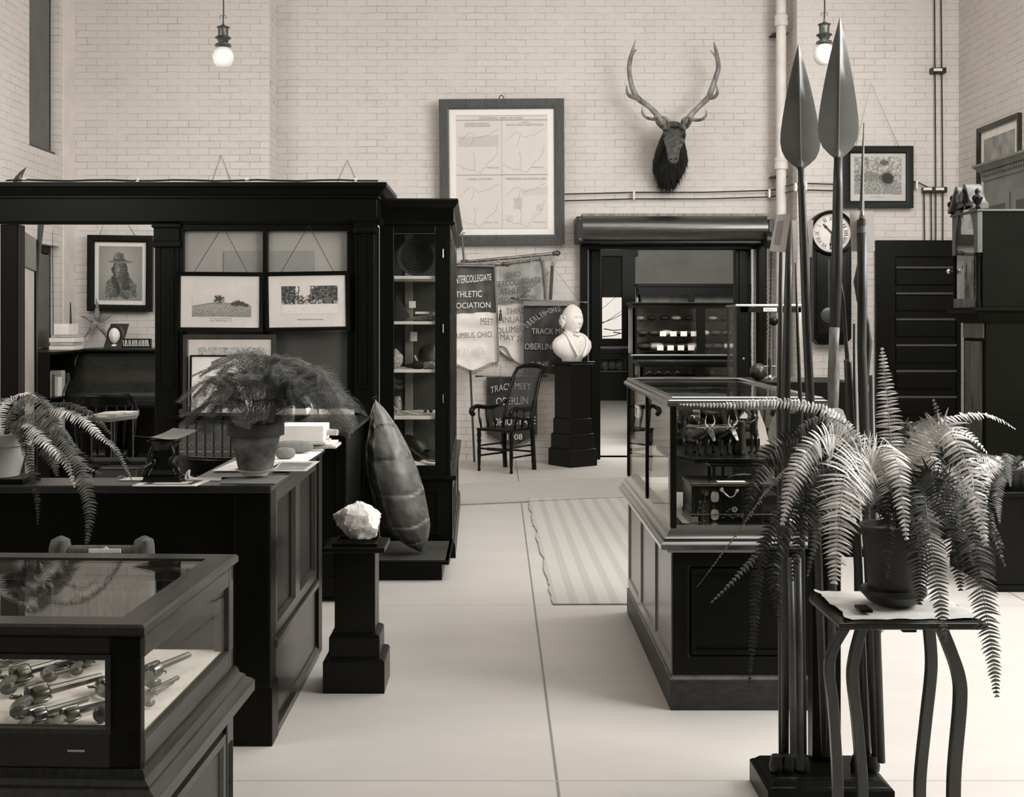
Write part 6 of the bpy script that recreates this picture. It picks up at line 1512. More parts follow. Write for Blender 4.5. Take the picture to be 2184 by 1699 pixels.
for k in range(5):
    a = 2*math.pi*k/5; c = at(985,501,14.3); MB().tube(cspline([c, c+V(.035*math.cos(a),.035*math.sin(a),.03), c+V(.035*math.cos(a),.035*math.sin(a),.06), c+V(.01*math.cos(a),.01*math.sin(a),.085)], 4), .006, 6).build('finial_prong', NICKEL, pole, smooth=180)
p2 = thing('banner_staff', 'short dark staff with hook to the right of the sloping brass rod', 'pole', at(1175, 640, 14.38))
MB().tube([at(1178,566,14.38), at(1174,640,14.38), at(1171,720,14.38)], .02, 8).build('shaft', mat('dark_pole', 50), p2, smooth=40)
MB().tube(cspline([at(1178,568,14.36), at(1178,560,14.34), at(1182,561,14.32), at(1180,570,14.32)], 4), .006, 6).build('hook', BRASS, p2)
# ---- cane armchair
cn = thing('cane_armchair', 'dark wooden armchair with a high cane back in front of the banners', 'chair', (.10, 13.50, 0), math.radians(-36.9)); ORG[cn.name] = V(0,0,0)
def lob(n, mb, m=EBON, sm=180): return mb.build(n, m, cn, local=True, smooth=sm)
mb = MB(); mb.rings([[V(-.245,-.24,z_),V(.245,-.24,z_),V(.21,.22,z_),V(-.21,.22,z_)] for z_ in (.445,.475)]); mb.build('seat', EBON, cn, local=True, bevel=.01)
for s_ in (-1, 1):
    lob('front_leg', MB().lathe([(.012,0),(.02,.015),(.013,.04),(.018,.1),(.022,.2),(.018,.3),(.026,.34),(.018,.36),(.026,.39),(.02,.45)], (s_*.22,-.22,0), 14), sm=50)
    lob('rear_leg', MB().bar((s_*.2,.24,0), (s_*.2,.2,.45), .036, .036, (0,1,0)), sm=None)
    st_ = cspline([V(s_*.2,.2,.45), V(s_*.195,.22,.6), V(s_*.19,.30,.85), V(s_*.185,.38,1.03), V(s_*.18,.46,1.12)], 6)
    lob('back_post', MB().tube(st_, .019, 10))
    ar = cspline([V(s_*.19,.24,.76), V(s_*.24,.14,.70), V(s_*.27,-.02,.69), V(s_*.275,-.18,.71), V(s_*.27,-.27,.69), V(s_*.265,-.30,.65), V(s_*.26,-.27,.62)], 6)
    lob('armrest', MB().tube(ar, [.016]*8+[.024]*16+[.03]*6+[.028]*7, 12, flat=1.0))
    for k in range(3): lob('arm_spindle', MB().tube([V(s_*.23,-.17+.13*k,.47), V(s_*.245,-.17+.13*k,.56), V(s_*.26,-.17+.13*k,.60), V(s_*.262,-.17+.13*k,.69)], [.010,.016,.009,.012], 8))
    lob('side_stretcher', MB().tube([V(s_*.22,-.21,.17), V(s_*.2,.23,.17)], .011, 8)); lob('side_stretcher', MB().tube([V(s_*.22,-.21,.28), V(s_*.2,.23,.28)], .010, 8))
lob('front_stretcher', MB().tube([V(-.22,-.22,.25), V(-.11,-.22,.25), V(-.1,-.22,.25), V(.1,-.22,.25), V(.11,-.22,.25), V(.22,-.22,.25)], [.010,.011,.018,.018,.011,.010], 8)); lob('rear_stretcher', MB().tube([V(-.2,.24,.2), V(.2,.24,.2)], .011, 8))
cr_ = [V(.185*math.sin(a), .44+.03*math.cos(a), 1.09+.06*math.cos(a)) for a in [math.radians(-75+150*k/14) for k in range(15)]]
lob('crest_rail', MB().tube(cr_, [.016+.012*math.sin(math.pi*k/14) for k in range(15)], 10)); lob('lower_back_rail', MB().tube([V(-.195,.23,.56), V(.195,.23,.56)], .016, 8))
mb = MB()
def bk_(u, v): z_ = .57+.55*v; return V((u-.5)*.355, .22+.10*v+.13*v*v, z_)
for k in range(25): mb.tube([bk_(k/24, v) for v in (0,.25,.5,.75,1)], .0025, 4)
for k in range(36): mb.tube([bk_(u, k/35) for u in (0,.5,1)], .0025, 4)
for k in range(14):
    mb.tube([bk_(max(0,k/14-.3), 0 if k > 4 else .3-k/14), bk_(min(1,k/14+.3), 1 if k < 9 else .9)], .0018, 4)
lob('cane_back', mb, mat('dark_cane', 58, .5, .2, 40), None)
# ---- bust pedestal
bp_ = thing('bust_pedestal', 'tall square stepped black pedestal turned at an angle, carrying the white bust', 'pedestal', (.858, 14.0, 0), math.radians(36)); ORG[bp_.name] = V(0,0,0)
hb = .20
MB().stack(0,0,hb,hb,[(0,0),(0,.185),(-.006,.196),(-.016,.2)]).build('base_block', EBON, bp_, local=True, bevel=.004)
MB().stack(0,0,hb-.022,hb-.022,[(0,.2),(0,.355),(-.006,.367),(-.016,.371)]).build('middle_block', EBON, bp_, local=True, bevel=.004)
MB().stack(0,0,hb-.04,hb-.04,[(0,.37),(0,.53),(-.006,.54),(-.012,.545)]).build('upper_block', EBON, bp_, local=True, bevel=.004)
MB().stack(0,0,hb-.052,hb-.052,[(0,.545),(0,1.15)]).build('shaft', EBON, bp_, local=True, bevel=.004)
MB().stack(0,0,hb-.04,hb-.04,[(0,1.15),(.012,1.165),(.02,1.17),(.02,1.19)]).build('top', EBON, bp_, local=True, bevel=.004)
MB().box(-.0,.105,-hb+.0,-hb+.012,1.19,1.193).xf(Matrix.Translation((.06,0,0))).build('name_card', CARD, bp_, local=True, label='narrow white card on its top edge')
# ---- bust
bu = thing('marble_bust', 'white bust of a balding person in an open coat on the tall black pedestal', 'bust', (.845, 13.93, 1.193), math.radians(34)); ORG[bu.name] = V(0,0,0)
def headf(p, s=1.0):
    x, y, z_ = p   # unit sphere, -y is the face
    sx = .086*(1-.22*max(0,-z_)**1.3); sy = .104; sz = .132
    r = V(x*sx, y*sy, z_*sz)
    if z_ < 0 and y < 0: r.y += .012*y*z_*z_          # jaw keeps forward
    if y < -.05 and -.75 < z_ < .55: r.y = r.y*.93-.006*(1 if y < -.4 else 0)*0
    if y > 0: r.y += .014*(1-z_*z_); r.z += .006*max(0,z_)
    if y < -.1:
        g = lambda a, b, sa, sb: math.exp(-((a)/sa)**2)*math.exp(-((b)/sb)**2)
        nose = math.exp(-(x/.13)**2)*(max(0, 1-abs(z_+.20)/.13)*.9+ (max(0, min(1, (.16-z_)/.36)) if -.22 < z_ < .16 else 0)*.9)
        r.y -= .021*nose
        r.y += .012*g(abs(x)-.34, z_-.08, .17, .09)
        r.y -= .009*g(abs(x)-.32, z_-.235, .26, .06)
        r.y -= .004*g(abs(x)-.34, z_-.07, .09, .045)
        r.y -= .007*g(x, z_+.44, .24, .045)+.005*g(x, z_+.53, .2, .04)
        r.y += .007*g(x, z_+.485, .24, .018)
        r.y += .005*g(x, z_+.62, .25, .04)
        r.y -= .016*g(x, z_+.78, .3, .14)
        r.y -= .005*g(abs(x)-.55, z_+.15, .2, .2)
        r.y += .005*g(abs(x)-.5, z_+.42, .12, .2)
    return r
S_ = 1.28
mb = MB(); mb.sphere((0,0,0), (1,1,1), 72, 64); hc = V(0,-.02,.475)
mb.v = [tuple(hc+headf(p)*S_) for p in mb.v]; mb.build('head', PLASTER, bu, local=True, smooth=180)
for s_ in (-1, 1):
    c = hc+V(s_*.102,.022,-.006)
    er = MB().tube([c+V(s_*.012*abs(math.sin(a)),.024*math.cos(a),.042*math.sin(a)) for a in [math.radians(60+300*k/14) for k in range(15)]], .009, 8); er.build('ear', PLASTER, bu, local=True, smooth=180)
    MB().sphere(c, (.012,.018,.034), 10, 8).build('ear', PLASTER, bu, local=True, smooth=180)
hr = MB()     # side hair, low round the back of the head
for k in range(90):
    a = math.radians(R.uniform(-75, 255)); 
    if math.sin(a) < -.05: continue
    z0 = R.uniform(-.03, .06); p = hc+V(math.cos(a)*.108, .02+math.sin(a)*.138, z0); q = p+V(math.cos(a)*.012, math.sin(a)*.012, -.045); w_ = q+V(math.cos(a)*.014+R.uniform(-.01,.01), math.sin(a)*.014, -.03)
    hr.tube([p, q, w_], [.006,.010,.004], 7)
hr.build('hair', PLASTER, bu, local=True, smooth=180)
mb = MB(); mb.rings([ell(c_, (1,0,0), (0,1,.15), a_, b_, 20) for c_, a_, b_ in ((V(0,.0,.28),.10,.09),(V(0,.01,.33),.078,.076),(V(0,.01,.40),.074,.076),(V(0,0,.44),.07,.07))]); mb.build('neck', PLASTER, bu, local=True, smooth=180)
mb = MB(); rg = []
for z_, a_, b_, dy in ((.0,.12,.085,.0),(.03,.125,.09,0),(.055,.17,.105,0),(.10,.225,.13,0),(.16,.255,.14,0),(.22,.25,.135,.0),(.265,.21,.12,.005),(.30,.14,.10,.01),(.325,.09,.085,.01)):
    n = 36; ring = []
    for k in range(n):
        a = 2*math.pi*k/n; ca, sa = math.cos(a), math.sin(a)
        x = a_*math.copysign(abs(ca)**.85, ca); y = b_*math.copysign(abs(sa)**.9, sa)
        if sa < 0: y -= .02*math.exp(-(x/.12)**2)*(1 if .05 < z_ < .28 else 0)
        ring.append(V(x, y+dy, z_))
    rg.append(ring)
mb.rings(rg); mb.build('torso', PLASTER, bu, local=True, smooth=180)
for s_ in (-1, 1):
    lp = cspline([V(s_*.08,.05,.335), V(s_*.11,-.05,.31), V(s_*.12,-.12,.26), V(s_*.10,-.16,.18), V(s_*.05,-.172,.09), V(s_*.03,-.165,.06)], 6)
    MB().tube(lp, [.012+.012*math.sin(math.pi*k/(len(lp)-1)) for k in range(len(lp))], 8, flat=.5).build('coat_lapel', PLASTER, bu, local=True, smooth=180)
MB().tube([V(-.05,-.105,.315), V(0,-.125,.30), V(.05,-.105,.315)], [.012,.018,.012], 8).build('bow_tie', PLASTER, bu, local=True, smooth=180)
for k in range(3): MB().sphere((0,-.158-.003*k,.23-.05*k), .008, 8, 6).build('button', PLASTER, bu, local=True)
# ================================================================ FAR ROOM CASES
def cased(name, label, x0, x1, y0, y1, ztop, zg0, zg1, zbase, doors=2, top_th=.06):
    t = thing(name, label, 'display case', ((x0+x1)/2, y0, 0))
    MB().box(x0-.03, x1+.03, y0-.03, y1, ztop-top_th, ztop).build('cornice', WOODH, t, bevel=.008)
    MB().box(x0, x1, y0, y1, zbase, zg0).build('lower_body', WOOD, t, bevel=.006)
    MB().run([(x0,y1),(x0,y0),(x1,y0)][::1], [(0,zg0-.03),(.03,zg0-.03),(.04,zg0-.015),(.03,zg0),(0,zg0)]).build('moulding', mat('varnished_rail', 38), t, smooth=25) if False else MB().box(x0-.04, x1+.03, y0-.05, y0, zg0-.035, zg0).build('moulding', mat('varnished_rail', 38), t, bevel=.012)
    MB().box(x0, x1, y0, y1, zg1, ztop-top_th).build('top_rail', WOODH, t)
    MB().box(x0, x1, y1-.02, y1, zg0, zg1).build('back_board', mat('grey_case_lining', 165, .7, .15, 4), t)
    w_ = (x1-x0)/doors
    for k in range(doors+1):
        xx = x0+w_*k; MB().box(max(x0,xx-.06), min(x1,xx+.06), y0, y0+.04, zg0, zg1).build('stile', WOOD, t)
    MB().box(x0, x1, y0+.015, y0+.02, zg0, zg1).build('front_glass', GLASS, t)
    MB().box(x0, x0+.03, y0, y0+.04, zg0, zg1).build('stile', WOOD, t)
    MB().box(x0+.005, x0+.01, y0, y1, zg0, zg1).build('side_glass', GLASS, t)
    return t
c1 = cased('gallery_case', 'long low dark display case at the back of the far room', X(1362,24), X(1700,24), 24.0, 24.5, Z(605,24), Z(652,24), Z(628,24), 0, 3)
c2 = cased('wall_case', 'upright dark display case with three shelves of specimens in the far room', X(1350,17), X(1640,17), 17.0, 17.6, Z(644,17), Z(755,17), Z(657,17), 0, 2, .03)
for k, py in enumerate((683, 717, 747)):
    zs = Z(py, 17.1); MB().box(X(1356,17)+.05, X(1640,17)-.05, 17.06, 17.55, zs-.02, zs).build('shelf', WOODH, c2)
DKS = mat('dark_specimen', 30, .7, .3, 12); LTS = mat('pale_specimen', 165, .8, .1, 12)
rowl = ['top','middle','bottom']; posl = ['far left','second from left','third from left','fourth from left','fifth from left','sixth from left','seventh from left','far right']
for k, py in enumerate((683, 717, 747)):
    zs = Z(py, 17.1)+.001
    for j in range(8):
        cx = X(1364+26*j+(k*5), 17.2); r_ = .055+.02*((j*3+k) % 3)
        mb = MB(); mb.sphere((cx, 17.2, zs+r_*.6), (r_*1.3, r_, r_*.62), 12, 8)
        tag(mb.build('specimen', DKS if (j+k) % 3 else LTS, smooth=180), f'rounded specimen, {posl[j]} on the {rowl[k]} shelf of the upright far case', 'specimen', 'specimens in the upright far case')
    if k:
        for j in range(4):
            cx = X((1407 if k == 2 else 1413)+22*j, 17.15); tag(MB().box(cx-.045, cx+.045, 17.09, 17.095, zs, zs+.07).build('specimen_card', CARD), f'white card, {["first","second","third","fourth"][j]} from left on the {rowl[k]} shelf of the upright far case', 'card', 'cards in the upright far case')
c3 = cased('table_case', 'low glass-fronted case standing before the upright case in the doorway', X(1366,16.2), X(1620,16.2), 16.2, 16.85, Z(770,16.2), Z(803,16.2), Z(783,16.2), 0, 2, .05)
for j in range(7):
    cx = X(1384+20*j+(12 if j > 3 else 0),16.4); zs = Z(803,16.4)+.003
    tag(MB().tube([V(cx-.04,16.4,zs+.02), V(cx,16.4,zs+.07), V(cx+.03,16.4,zs+.05), V(cx+.06,16.4,zs+.02)], [.012,.02,.014,.006], 8).build('metal_ornament', STEEL, smooth=180), f'small metal ornament, {["far left","second from left","third from left","fourth from left","fifth from left","sixth from left","far right"][j]} in the low far case', 'ornament', 'metal ornaments in the low far case')
c4 = cased('window_case', 'dark display case of rocks beneath the far window', X(1240,25.4), X(1341,25.4), 25.4, 26.2, Z(744,25.4), Z(790,25.4), Z(765,25.4), 0, 1, .1)
for j, q in enumerate((1290,1306,1321)):
    cx = X(q,25.6); zs = Z(790,25.6)+.003; mb = MB(); mb.sphere((0,0,0),(1,1,1),12,9); mb.v = [(cx+p[0]*.08*(1+.3*nz2(p[0],p[2],2,j)), 25.6+p[1]*.08, zs+.10+p[2]*.11*(1+.3*nz2(p[1],p[2],2,j+3))) for p in mb.v]
    tag(mb.build('mineral_rock', mat('mineral', 74, .8, .4, 14)), ['left rock in the case under the far window','middle rock in the case under the far window','right rock in the case under the far window'][j], 'rock', 'rocks in the far window case')
# ================================================================ RIGHT SIDE
# ---- slender glass case and floor-standing things behind the showcase
gx0, gx1, gy0, gy1 = 2.256, 2.86, 11.5, 12.0; gz = 1.81
gc = thing('glass_tower_case', 'tall slender glass case with a bright metal top edge behind the big showcase', 'display case', ((gx0+gx1)/2, gy0, 0))
MB().run([(gx0,gy1),(gx0,gy0),(gx1,gy0),(gx1,gy1)], [(-.03,gz-.02),(.012,gz-.02),(.016,gz-.01),(.012,gz),(-.03,gz)]).build('top_trim', NICKEL, gc, smooth=25)
MB().box(gx0, gx1, gy0, gy1, gz-.02, gz-.012).build('top_glass', GLASS, gc)
MB().box(gx0+.03, gx1-.0, gy0, gy0+.02, gz-.075, gz-.025).build('top_rail', EBON, gc)
MB().box(gx0, gx0+.11, gy0, gy0+.02, .8, gz-.02).build('wide_stile', WOOD, gc, bevel=.003)
for q in ((gx1-.02,gy0),(gx1-.02,gy1-.02),(gx0,gy1-.02)): MB().box(q[0], q[0]+.02, q[1], q[1]+.02, .8, gz-.02).build('corner_bar', NICKEL if q[0] > 2.5 else EBON, gc)
MB().box(gx0, gx0+.004, gy0+.02, gy1-.02, .8, gz-.02).build('side_glass', GLASS, gc); MB().box(gx0+.11, gx1-.02, gy0+.008, gy0+.012, .8, gz-.02).build('front_glass', GLASS, gc)
MB().box(gx0-.02, gx1+.02, gy0-.02, gy1+.02, 0, .8).build('cabinet_base', WOOD, gc, bevel=.006)
MB().lathe([(.012,0),(.012,.004),(.006,.006)], (0,0,0), 14, M=Matrix.Translation((gx0+.06,gy0-.001,Z(765,11.5))) @ Matrix.Rotation(math.pi/2,4,'X')).build('lock', BRASS, gc)
lb = MB().box(X(1628,11.48), X(1657,11.48), 11.475, 11.479, Z(664,11.48), Z(656,11.48)).build('number_card', CARD, gc)
put_text(MB(), 'CASE No. 15', 0, 1, 0, 1, lambda a, b: at(1632+22*a, 662-4*b, 11.474)).build('card_lettering', INK, lb)
# low stand with ball and lab apparatus
ls = thing('low_stand', 'dark stand hidden behind the showcase carrying the black ball', 'stand', (2.15, 9.2, 0))
MB().box(1.75, 2.6, 8.85, 9.6, .06, Z(812,9.0)).build('body', WOOD, ls, bevel=.006); MB().box(1.72, 2.63, 8.82, 9.63, 0, .06).build('plinth', WOOD, ls)
zb_ = Z(812,9.0)
tag(MB().sphere((X(1617,9.1), 9.1, zb_+.064), .0635, 32, 20).build('iron_ball', mat('dull_iron_ball', 50, .32, .2, 12, metal=.3), smooth=180), 'dark metal ball resting behind the big showcase', 'ball')
ap = thing('clamp_apparatus', 'thin metal stand with cross clamps to the right of the black ball', 'apparatus', (X(1642,9.3), 9.3, zb_))
MB().tube([(X(1641,9.3),9.3,zb_),(X(1641,9.3),9.3,Z(764,9.3))], .010, 8).build('post', IRON, ap); MB().tube([at(1627,781,9.3), at(1655,781,9.3)], .006, 8).build('cross_arm', NICKEL, ap)
MB().lathe([(.05,0),(.05,.012),(.015,.02),(.012,.03)], (X(1642,9.3),9.3,zb_+.001), 18).build('foot', NICKEL, ap, smooth=40); MB().tube([at(1649,808,9.3), at(1649,692,9.3)], .003, 6).build('thin_rod', IRON, ap)
MB().sphere(at(1650,685,9.3), (.035,.03,.035), 16, 10).build('knob', EBON, ap, smooth=180); MB().box(X(1639,9.3), X(1644,9.3), 9.28, 9.32, Z(785,9.3), Z(777,9.3)).build('clamp', IRON, ap)
# ---- big showcase
FX0, FX1, FY0, FY1 = .732, 1.385, 5.17, 6.92; FT = 1.33
sc = thing('large_showcase', 'large dark panelled showcase with glass upper half and bright metal edges', 'showcase', ((FX0+FX1)/2, FY0, 0))
zw = .735
MB().stack((FX0+FX1)/2, (FY0+FY1)/2, (FX1-FX0)/2, (FY1-FY0)/2, [(.0,0),(0,.125),(-.008,.135)]).build('base_plinth', mat('scuffed_base', 20, .45, .9, 16, (1,1,3), .2), sc, bevel=.003)
MB().stack((FX0+FX1)/2, (FY0+FY1)/2, (FX1-FX0)/2-.004, (FY1-FY0)/2-.004, [(0,.125),(.004,.13),(.004,.135),(-.004,.142),(-.008,.15),(-.02,.156)]).build('base_moulding', mat('highlit_moulding', 80, .25, .2, 10), sc, smooth=25)  # pale tone paints a highlight line along the base
MB().box(FX0+.02, FX1-.02, FY0+.02, FY1-.02, .15, .68).build('cabinet_body', WOODH, sc)
def shframe(n, a0, a1, z0, z1, w_, mode, m):
    """raised stile frame on a side ('x') or front ('y') face"""
    if mode == 'y':
        q = lambda i, d: [V(a0+i,FY0+.02-d,z0+i), V(a1-i,FY0+.02-d,z0+i), V(a1-i,FY0+.02-d,z1-i), V(a0+i,FY0+.02-d,z1-i)]
    else:
        q = lambda i, d: [V(FX0+.02-d,a1-i,z0+i), V(FX0+.02-d,a0+i,z0+i), V(FX0+.02-d,a0+i,z1-i), V(FX0+.02-d,a1-i,z1-i)]
    return MB().rings([q(0,0), q(0,.016), q(w_*.85,.016), q(w_,.008), q(w_,0)], cap=False).build(n, m, sc)
SIDEW = mat('sheen_side_panel', 76, .3, .1, 8, (4,4,.8), spec=.8, coat=.5)  # paler than the front: reflected light put into the side's colour
shframe('front_panel_frame', FX0+.01, FX1-.01, .155, .68, .075, 'y', WOOD)
MB().frame(FX0+.09, FX1-.09, .235, .60, FY0+.004, FY0+.02, .02).build('front_panel_moulding', WOODH, sc)
for k in range(3):
    y0 = FY0+.01+k*.575; shframe('side_panel_frame', y0, y0+.575, .155, .68, .055, 'x', SIDEW)
    MB().box(FX0+.012, FX0+.019, y0+.055, y0+.52, .21, .625).build('side_panel', SIDEW, sc)
MOLD = mat('burnished_moulding', 30, .2, .12, 8, spec=1.0, coat=1)
MB().run([(FX0,FY1),(FX0,FY0),(FX1,FY0),(FX1,FY1)], [(-.06,.672),(.012,.672),(.018,.682),(.045,.69),(.048,.71),(.04,.716),(.034,.722),(.03,.734),(.02,.742),(.012,.756),(.006,.764),(-.004,.775),(-.012,.785),(-.06,.785)]).build('waist_moulding', MOLD, sc, smooth=25)
gz0, gz1 = .775, FT-.045
MB().box(FX0+.012, FX1-.012, FY0+.012, FY1-.012, .74, .768).build('deck', mat('white_linen_lining', 222), sc)
for q in ((FX0,FY0),(FX1-.026,FY0),(FX0,FY1-.026),(FX1-.026,FY1-.026),(FX0,(FY0+FY1)/2-.01)):
    MB().box(q[0], q[0]+(.026 if q[1] != (FY0+FY1)/2-.01 else .016), q[1], q[1]+.026, gz0, gz1+.01).build('corner_post', EBON, sc, bevel=.002)
MB().run([(FX0,FY1),(FX0,FY0),(FX1,FY0),(FX1,FY1),(FX0,FY1)][:4]+[(FX0,FY1)], [(-.035,FT-.055),(-.004,FT-.055),(.0,FT-.045),(.012,FT-.04),(.018,FT-.028),(.012,FT-.016),(.002,FT-.012),(-.004,FT-.004),(-.012,FT),(-.035,FT-.004)]).build('top_trim', mat('bright_top_moulding', 40, .16, .08, 8, spec=1.0, coat=1), sc, smooth=25)
MB().box(FX0+.02, FX1-.02, FY0+.02, FY1-.02, FT-.018, FT-.012).build('top_glass', GLASSR, sc)
MB().box(FX0+.026, FX1-.026, FY0+.008, FY0+.012, gz0, gz1).build('front_glass', GLASS, sc); MB().box(FX0+.008, FX0+.012, FY0+.026, FY1-.026, gz0, gz1).build('side_glass', GLASSR, sc)
MB().box(FX1-.012, FX1-.008, FY0+.026, FY1-.026, gz0, gz1).build('side_glass', GLASS, sc); MB().box(FX0+.026, FX1-.026, FY1-.012, FY1-.008, gz0, gz1).build('rear_glass', GLASS, sc)
nc_ = MB().box(FX0+.004, FX0+.007, 6.42, 6.56, 1.14, 1.20).build('case_number', CARD, sc)
put_text(MB(), '17', 0, 1, 0, 1, lambda a, b: V(FX0+.003, 6.54-.10*a, 1.15+.04*b)).build('number_lettering', INK, nc_)
# contents: lacquer chest, bench, ox-cart carving
LZ = .769
ch = thing('lacquer_chest', 'black lacquer chest with gold flowers and a curved metal handle inside the showcase', 'chest', (1.02, 5.4, LZ))
hx0, hx1, hy0, hy1, hz = X(1474,5.27), X(1668,5.27), 5.27, 5.53, Z(1030,5.27)
MB().box(hx0, hx1, hy0, hy1, LZ+.002, LZ+.045).build('base', BLACK, ch, bevel=.004); MB().box(hx0+.003, hx1-.003, hy0+.003, hy1-.003, LZ+.045, hz-.015).build('body', BLACK, ch, bevel=.004)
MB().box(hx0-.002, hx1+.002, hy0-.003, hy1+.002, hz-.015, hz).build('lid', mat('lacquer_lid', 50, .25, .3, 12), ch, bevel=.004)
MB().tube([(hx0,hy0-.001,LZ+.047),(hx1,hy0-.001,LZ+.047)], .0025, 6).build('silver_line', STEEL, ch)
MB().box(hx0-.003, hx0+.03, hy0-.004, hy0+.03, LZ+.012, LZ+.036).build('corner_plate', mat('dull_brass', 105, .4, .2, 12), ch, bevel=.003)
GOLD = mat('dull_gilt', 128, .45, .2, 60, bump=.4)
for py in (1059, 1097):
    c = at(1524.5, py, hy0+.001); mb = MB(); mb.prism([c+V(.0175*math.copysign(abs(math.cos(a))**.7, math.cos(a)), -.002, .023*math.copysign(abs(math.sin(a))**.7, math.sin(a))) for a in [2*math.pi*k/16 for k in range(16)]], (0,0,0), (0,.003,0)); mb.build('oval_plate', GOLD, ch)
def hp(x, y): return at(x, y, hy0-.006)
MB().tube(cspline([hp(1541,1049), hp(1536,1044), hp(1540,1041), hp(1543,1048), hp(1548,1054), hp(1557,1060), hp(1566,1056), hp(1570,1048), hp(1574,1044), hp(1572,1050)], 5), .0035, 6).build('handle', STEEL, ch, smooth=180)
for q in (1539, 1571): MB().sphere(hp(q,1046), (.006,.004,.006), 10, 6).build('handle_stud', STEEL, ch, smooth=180)
fl = MB(); c = at(1567, 1086, hy0-.001)
for k in range(5):
    a = 2*math.pi*k/5; fl.prism([c+V(.007*math.cos(a)+.006*math.cos(b), 0, .007*math.sin(a)+.006*math.sin(b)) for b in [2*math.pi*j/10 for j in range(10)]], (0,0,0), (0,.003,0))
fl.build('blossom', GOLD, ch)
vn = mat('faint_gilt', 58, .4, .3, 20)
for k, pts in enumerate(([(1490,1115),(1487,1095),(1492,1075),(1490,1070)],[(1500,1112),(1500,1085),(1503,1060),(1505,1052)],[(1478,1112),(1482,1100),(1490,1090)],[(1540,1105),(1550,1098),(1562,1102)],[(1560,1105),(1575,1100),(1585,1104)],[(1548,1092),(1556,1086),(1562,1088)])):
    P = cspline([at(a, b, hy0-.001) for a, b in pts], 4); mb = MB().tube(P, .0012, 4)
    for p in P[::3]: mb.sphere(p+V(.005,0,.003), (.006,.001,.003), 8, 5)
    mb.build('painted_sprig', vn, ch)
tag(MB().box(X(1530,5.3), X(1590,5.3), 5.29, 5.33, hz+.001, hz+.003).build('label_slip', CARD), 'white label strip lying on the lacquer chest lid', 'label')
bn = thing('small_bench', 'small dark openwork bench standing on the lacquer chest', 'bench', (1.1, 5.42, hz))
bz = Z(990, 5.35); bx0, bx1 = X(1515,5.36), X(1690,5.36)
MB().box(bx0, bx1, 5.36, 5.50, bz-.012, bz).build('top', EBON, bn, bevel=.002)
for q in ((bx0+.01,5.37),(bx0+.01,5.49),(bx0+.05,5.37),(bx1-.02,5.37),(bx1-.02,5.49)): MB().box(q[0], q[0]+.014, q[1], q[1]+.014-.004, hz+.002, bz-.012).build('leg', EBON, bn)
MB().box(bx0+.12, bx0+.22, 5.46, 5.48, hz+.002, bz-.015).build('woven_panel', SILVERW, bn)
MB().tube(cspline([V(bx0+.08,5.38,hz+.01), V(bx0+.12,5.37,hz+.024), V(bx0+.18,5.37,hz+.026)], 5), [.002]*5+[.004]*6, 6).build('feather', mat('pale_feather', 120), bn)
dk = thing('carving_base', 'dark wooden base board of the ox-cart carving inside the showcase', 'base', (1.05, 5.5, bz)); dz = bz+.022
MB().prism([(FX0+.04,5.62,bz+.002),(X(1480,5.4),5.38,bz+.002),(FX1-.04,5.36,bz+.002),(FX1-.04,5.95,bz+.002),(FX0+.04,5.95,bz+.002)], (0,0,0), (0,0,.02)).build('board', EBON, dk, bevel=.003)
for q in (.80,1.3): MB().box(q, q+.03, 5.7, 5.73, .77, bz+.002).build('riser', EBON, dk)
def ox(label, x, y, z0, s, rz, group):
    t = thing('carved_ox', label, 'carving', (x, y, z0), rz, group); ORG[t.name] = V(0,0,0)
    OXM = mat('dark_polished_carving', 24, .22, .25, 9, coat=.4)
    # body along -y (head toward -y)
    mb = MB(); mb.rings([ell(V(0,y_,z_)*s, (1,0,0), (0,.05,1), a_*s, b_*s, 16) for y_, z_, a_, b_ in ((.30,.30,.03,.05),(.28,.31,.10,.13),(.2,.31,.135,.165),(.05,.30,.15,.17),(-.1,.31,.14,.17),(-.2,.34,.11,.16),(-.27,.37,.08,.12),(-.33,.40,.055,.08),(-.36,.41,.05,.06))]); mb.build('body', OXM, t, local=True, smooth=180)
    mb = MB(); mb.rings([ell(V(0,y_,z_)*s, (1,0,0), (0,.6,.8), a_*s, b_*s, 14) for y_, z_, a_, b_ in ((-.33,.45,.04,.03),(-.35,.43,.065,.06),(-.39,.39,.06,.06),(-.43,.34,.045,.045),(-.46,.29,.035,.035),(-.475,.27,.03,.025))]); mb.build('head', OXM, t, local=True, smooth=180)
    for sx in (-1, 1):
        MB().tube(cspline([V(sx*.04,-.34,.48)*s, V(sx*.08,-.36,.52)*s, V(sx*.085,-.37,.58)*s, V(sx*.06,-.36,.66)*s], 5), [.018*s*(1-k/15.5) for k in range(16)], 8).build('horn', CERAM, t, local=True, smooth=180)
        MB().sphere(V(sx*.09,-.34,.43)*s, (.04*s,.015*s,.02*s), 10, 6).build('ear', OXM, t, local=True, smooth=180)
        for yy, dx in ((.2,.08),(-.18,.075)):
            MB().tube([V(sx*dx,yy,.26)*s, V(sx*dx,yy+.02,.15)*s, V(sx*dx,yy,.05)*s, V(sx*dx,yy-.01,.0)*s], [.055*s,.035*s,.022*s,.03*s], 10).build('leg', OXM, t, local=True, smooth=180)
    return t
so = .285
ox('carved dark ox on the left of the front yoke pair inside the showcase', X(1492,5.47), 5.54, dz, so, math.radians(24), 'carved oxen in the showcase')
ox('carved dark ox on the right of the front yoke pair inside the showcase', X(1538,5.47), 5.56, dz, so, math.radians(30), 'carved oxen in the showcase')
rz_ = dz+.03
MB().box(FX0+.05, FX1-.1, 5.98, 6.3, rz_-.04, rz_).build('rear_board', EBON, dk)
ox('carved dark ox at the rear left, behind the front yoke pair', X(1475,6.0), 6.1, rz_, .34, math.radians(8), 'carved oxen in the showcase')
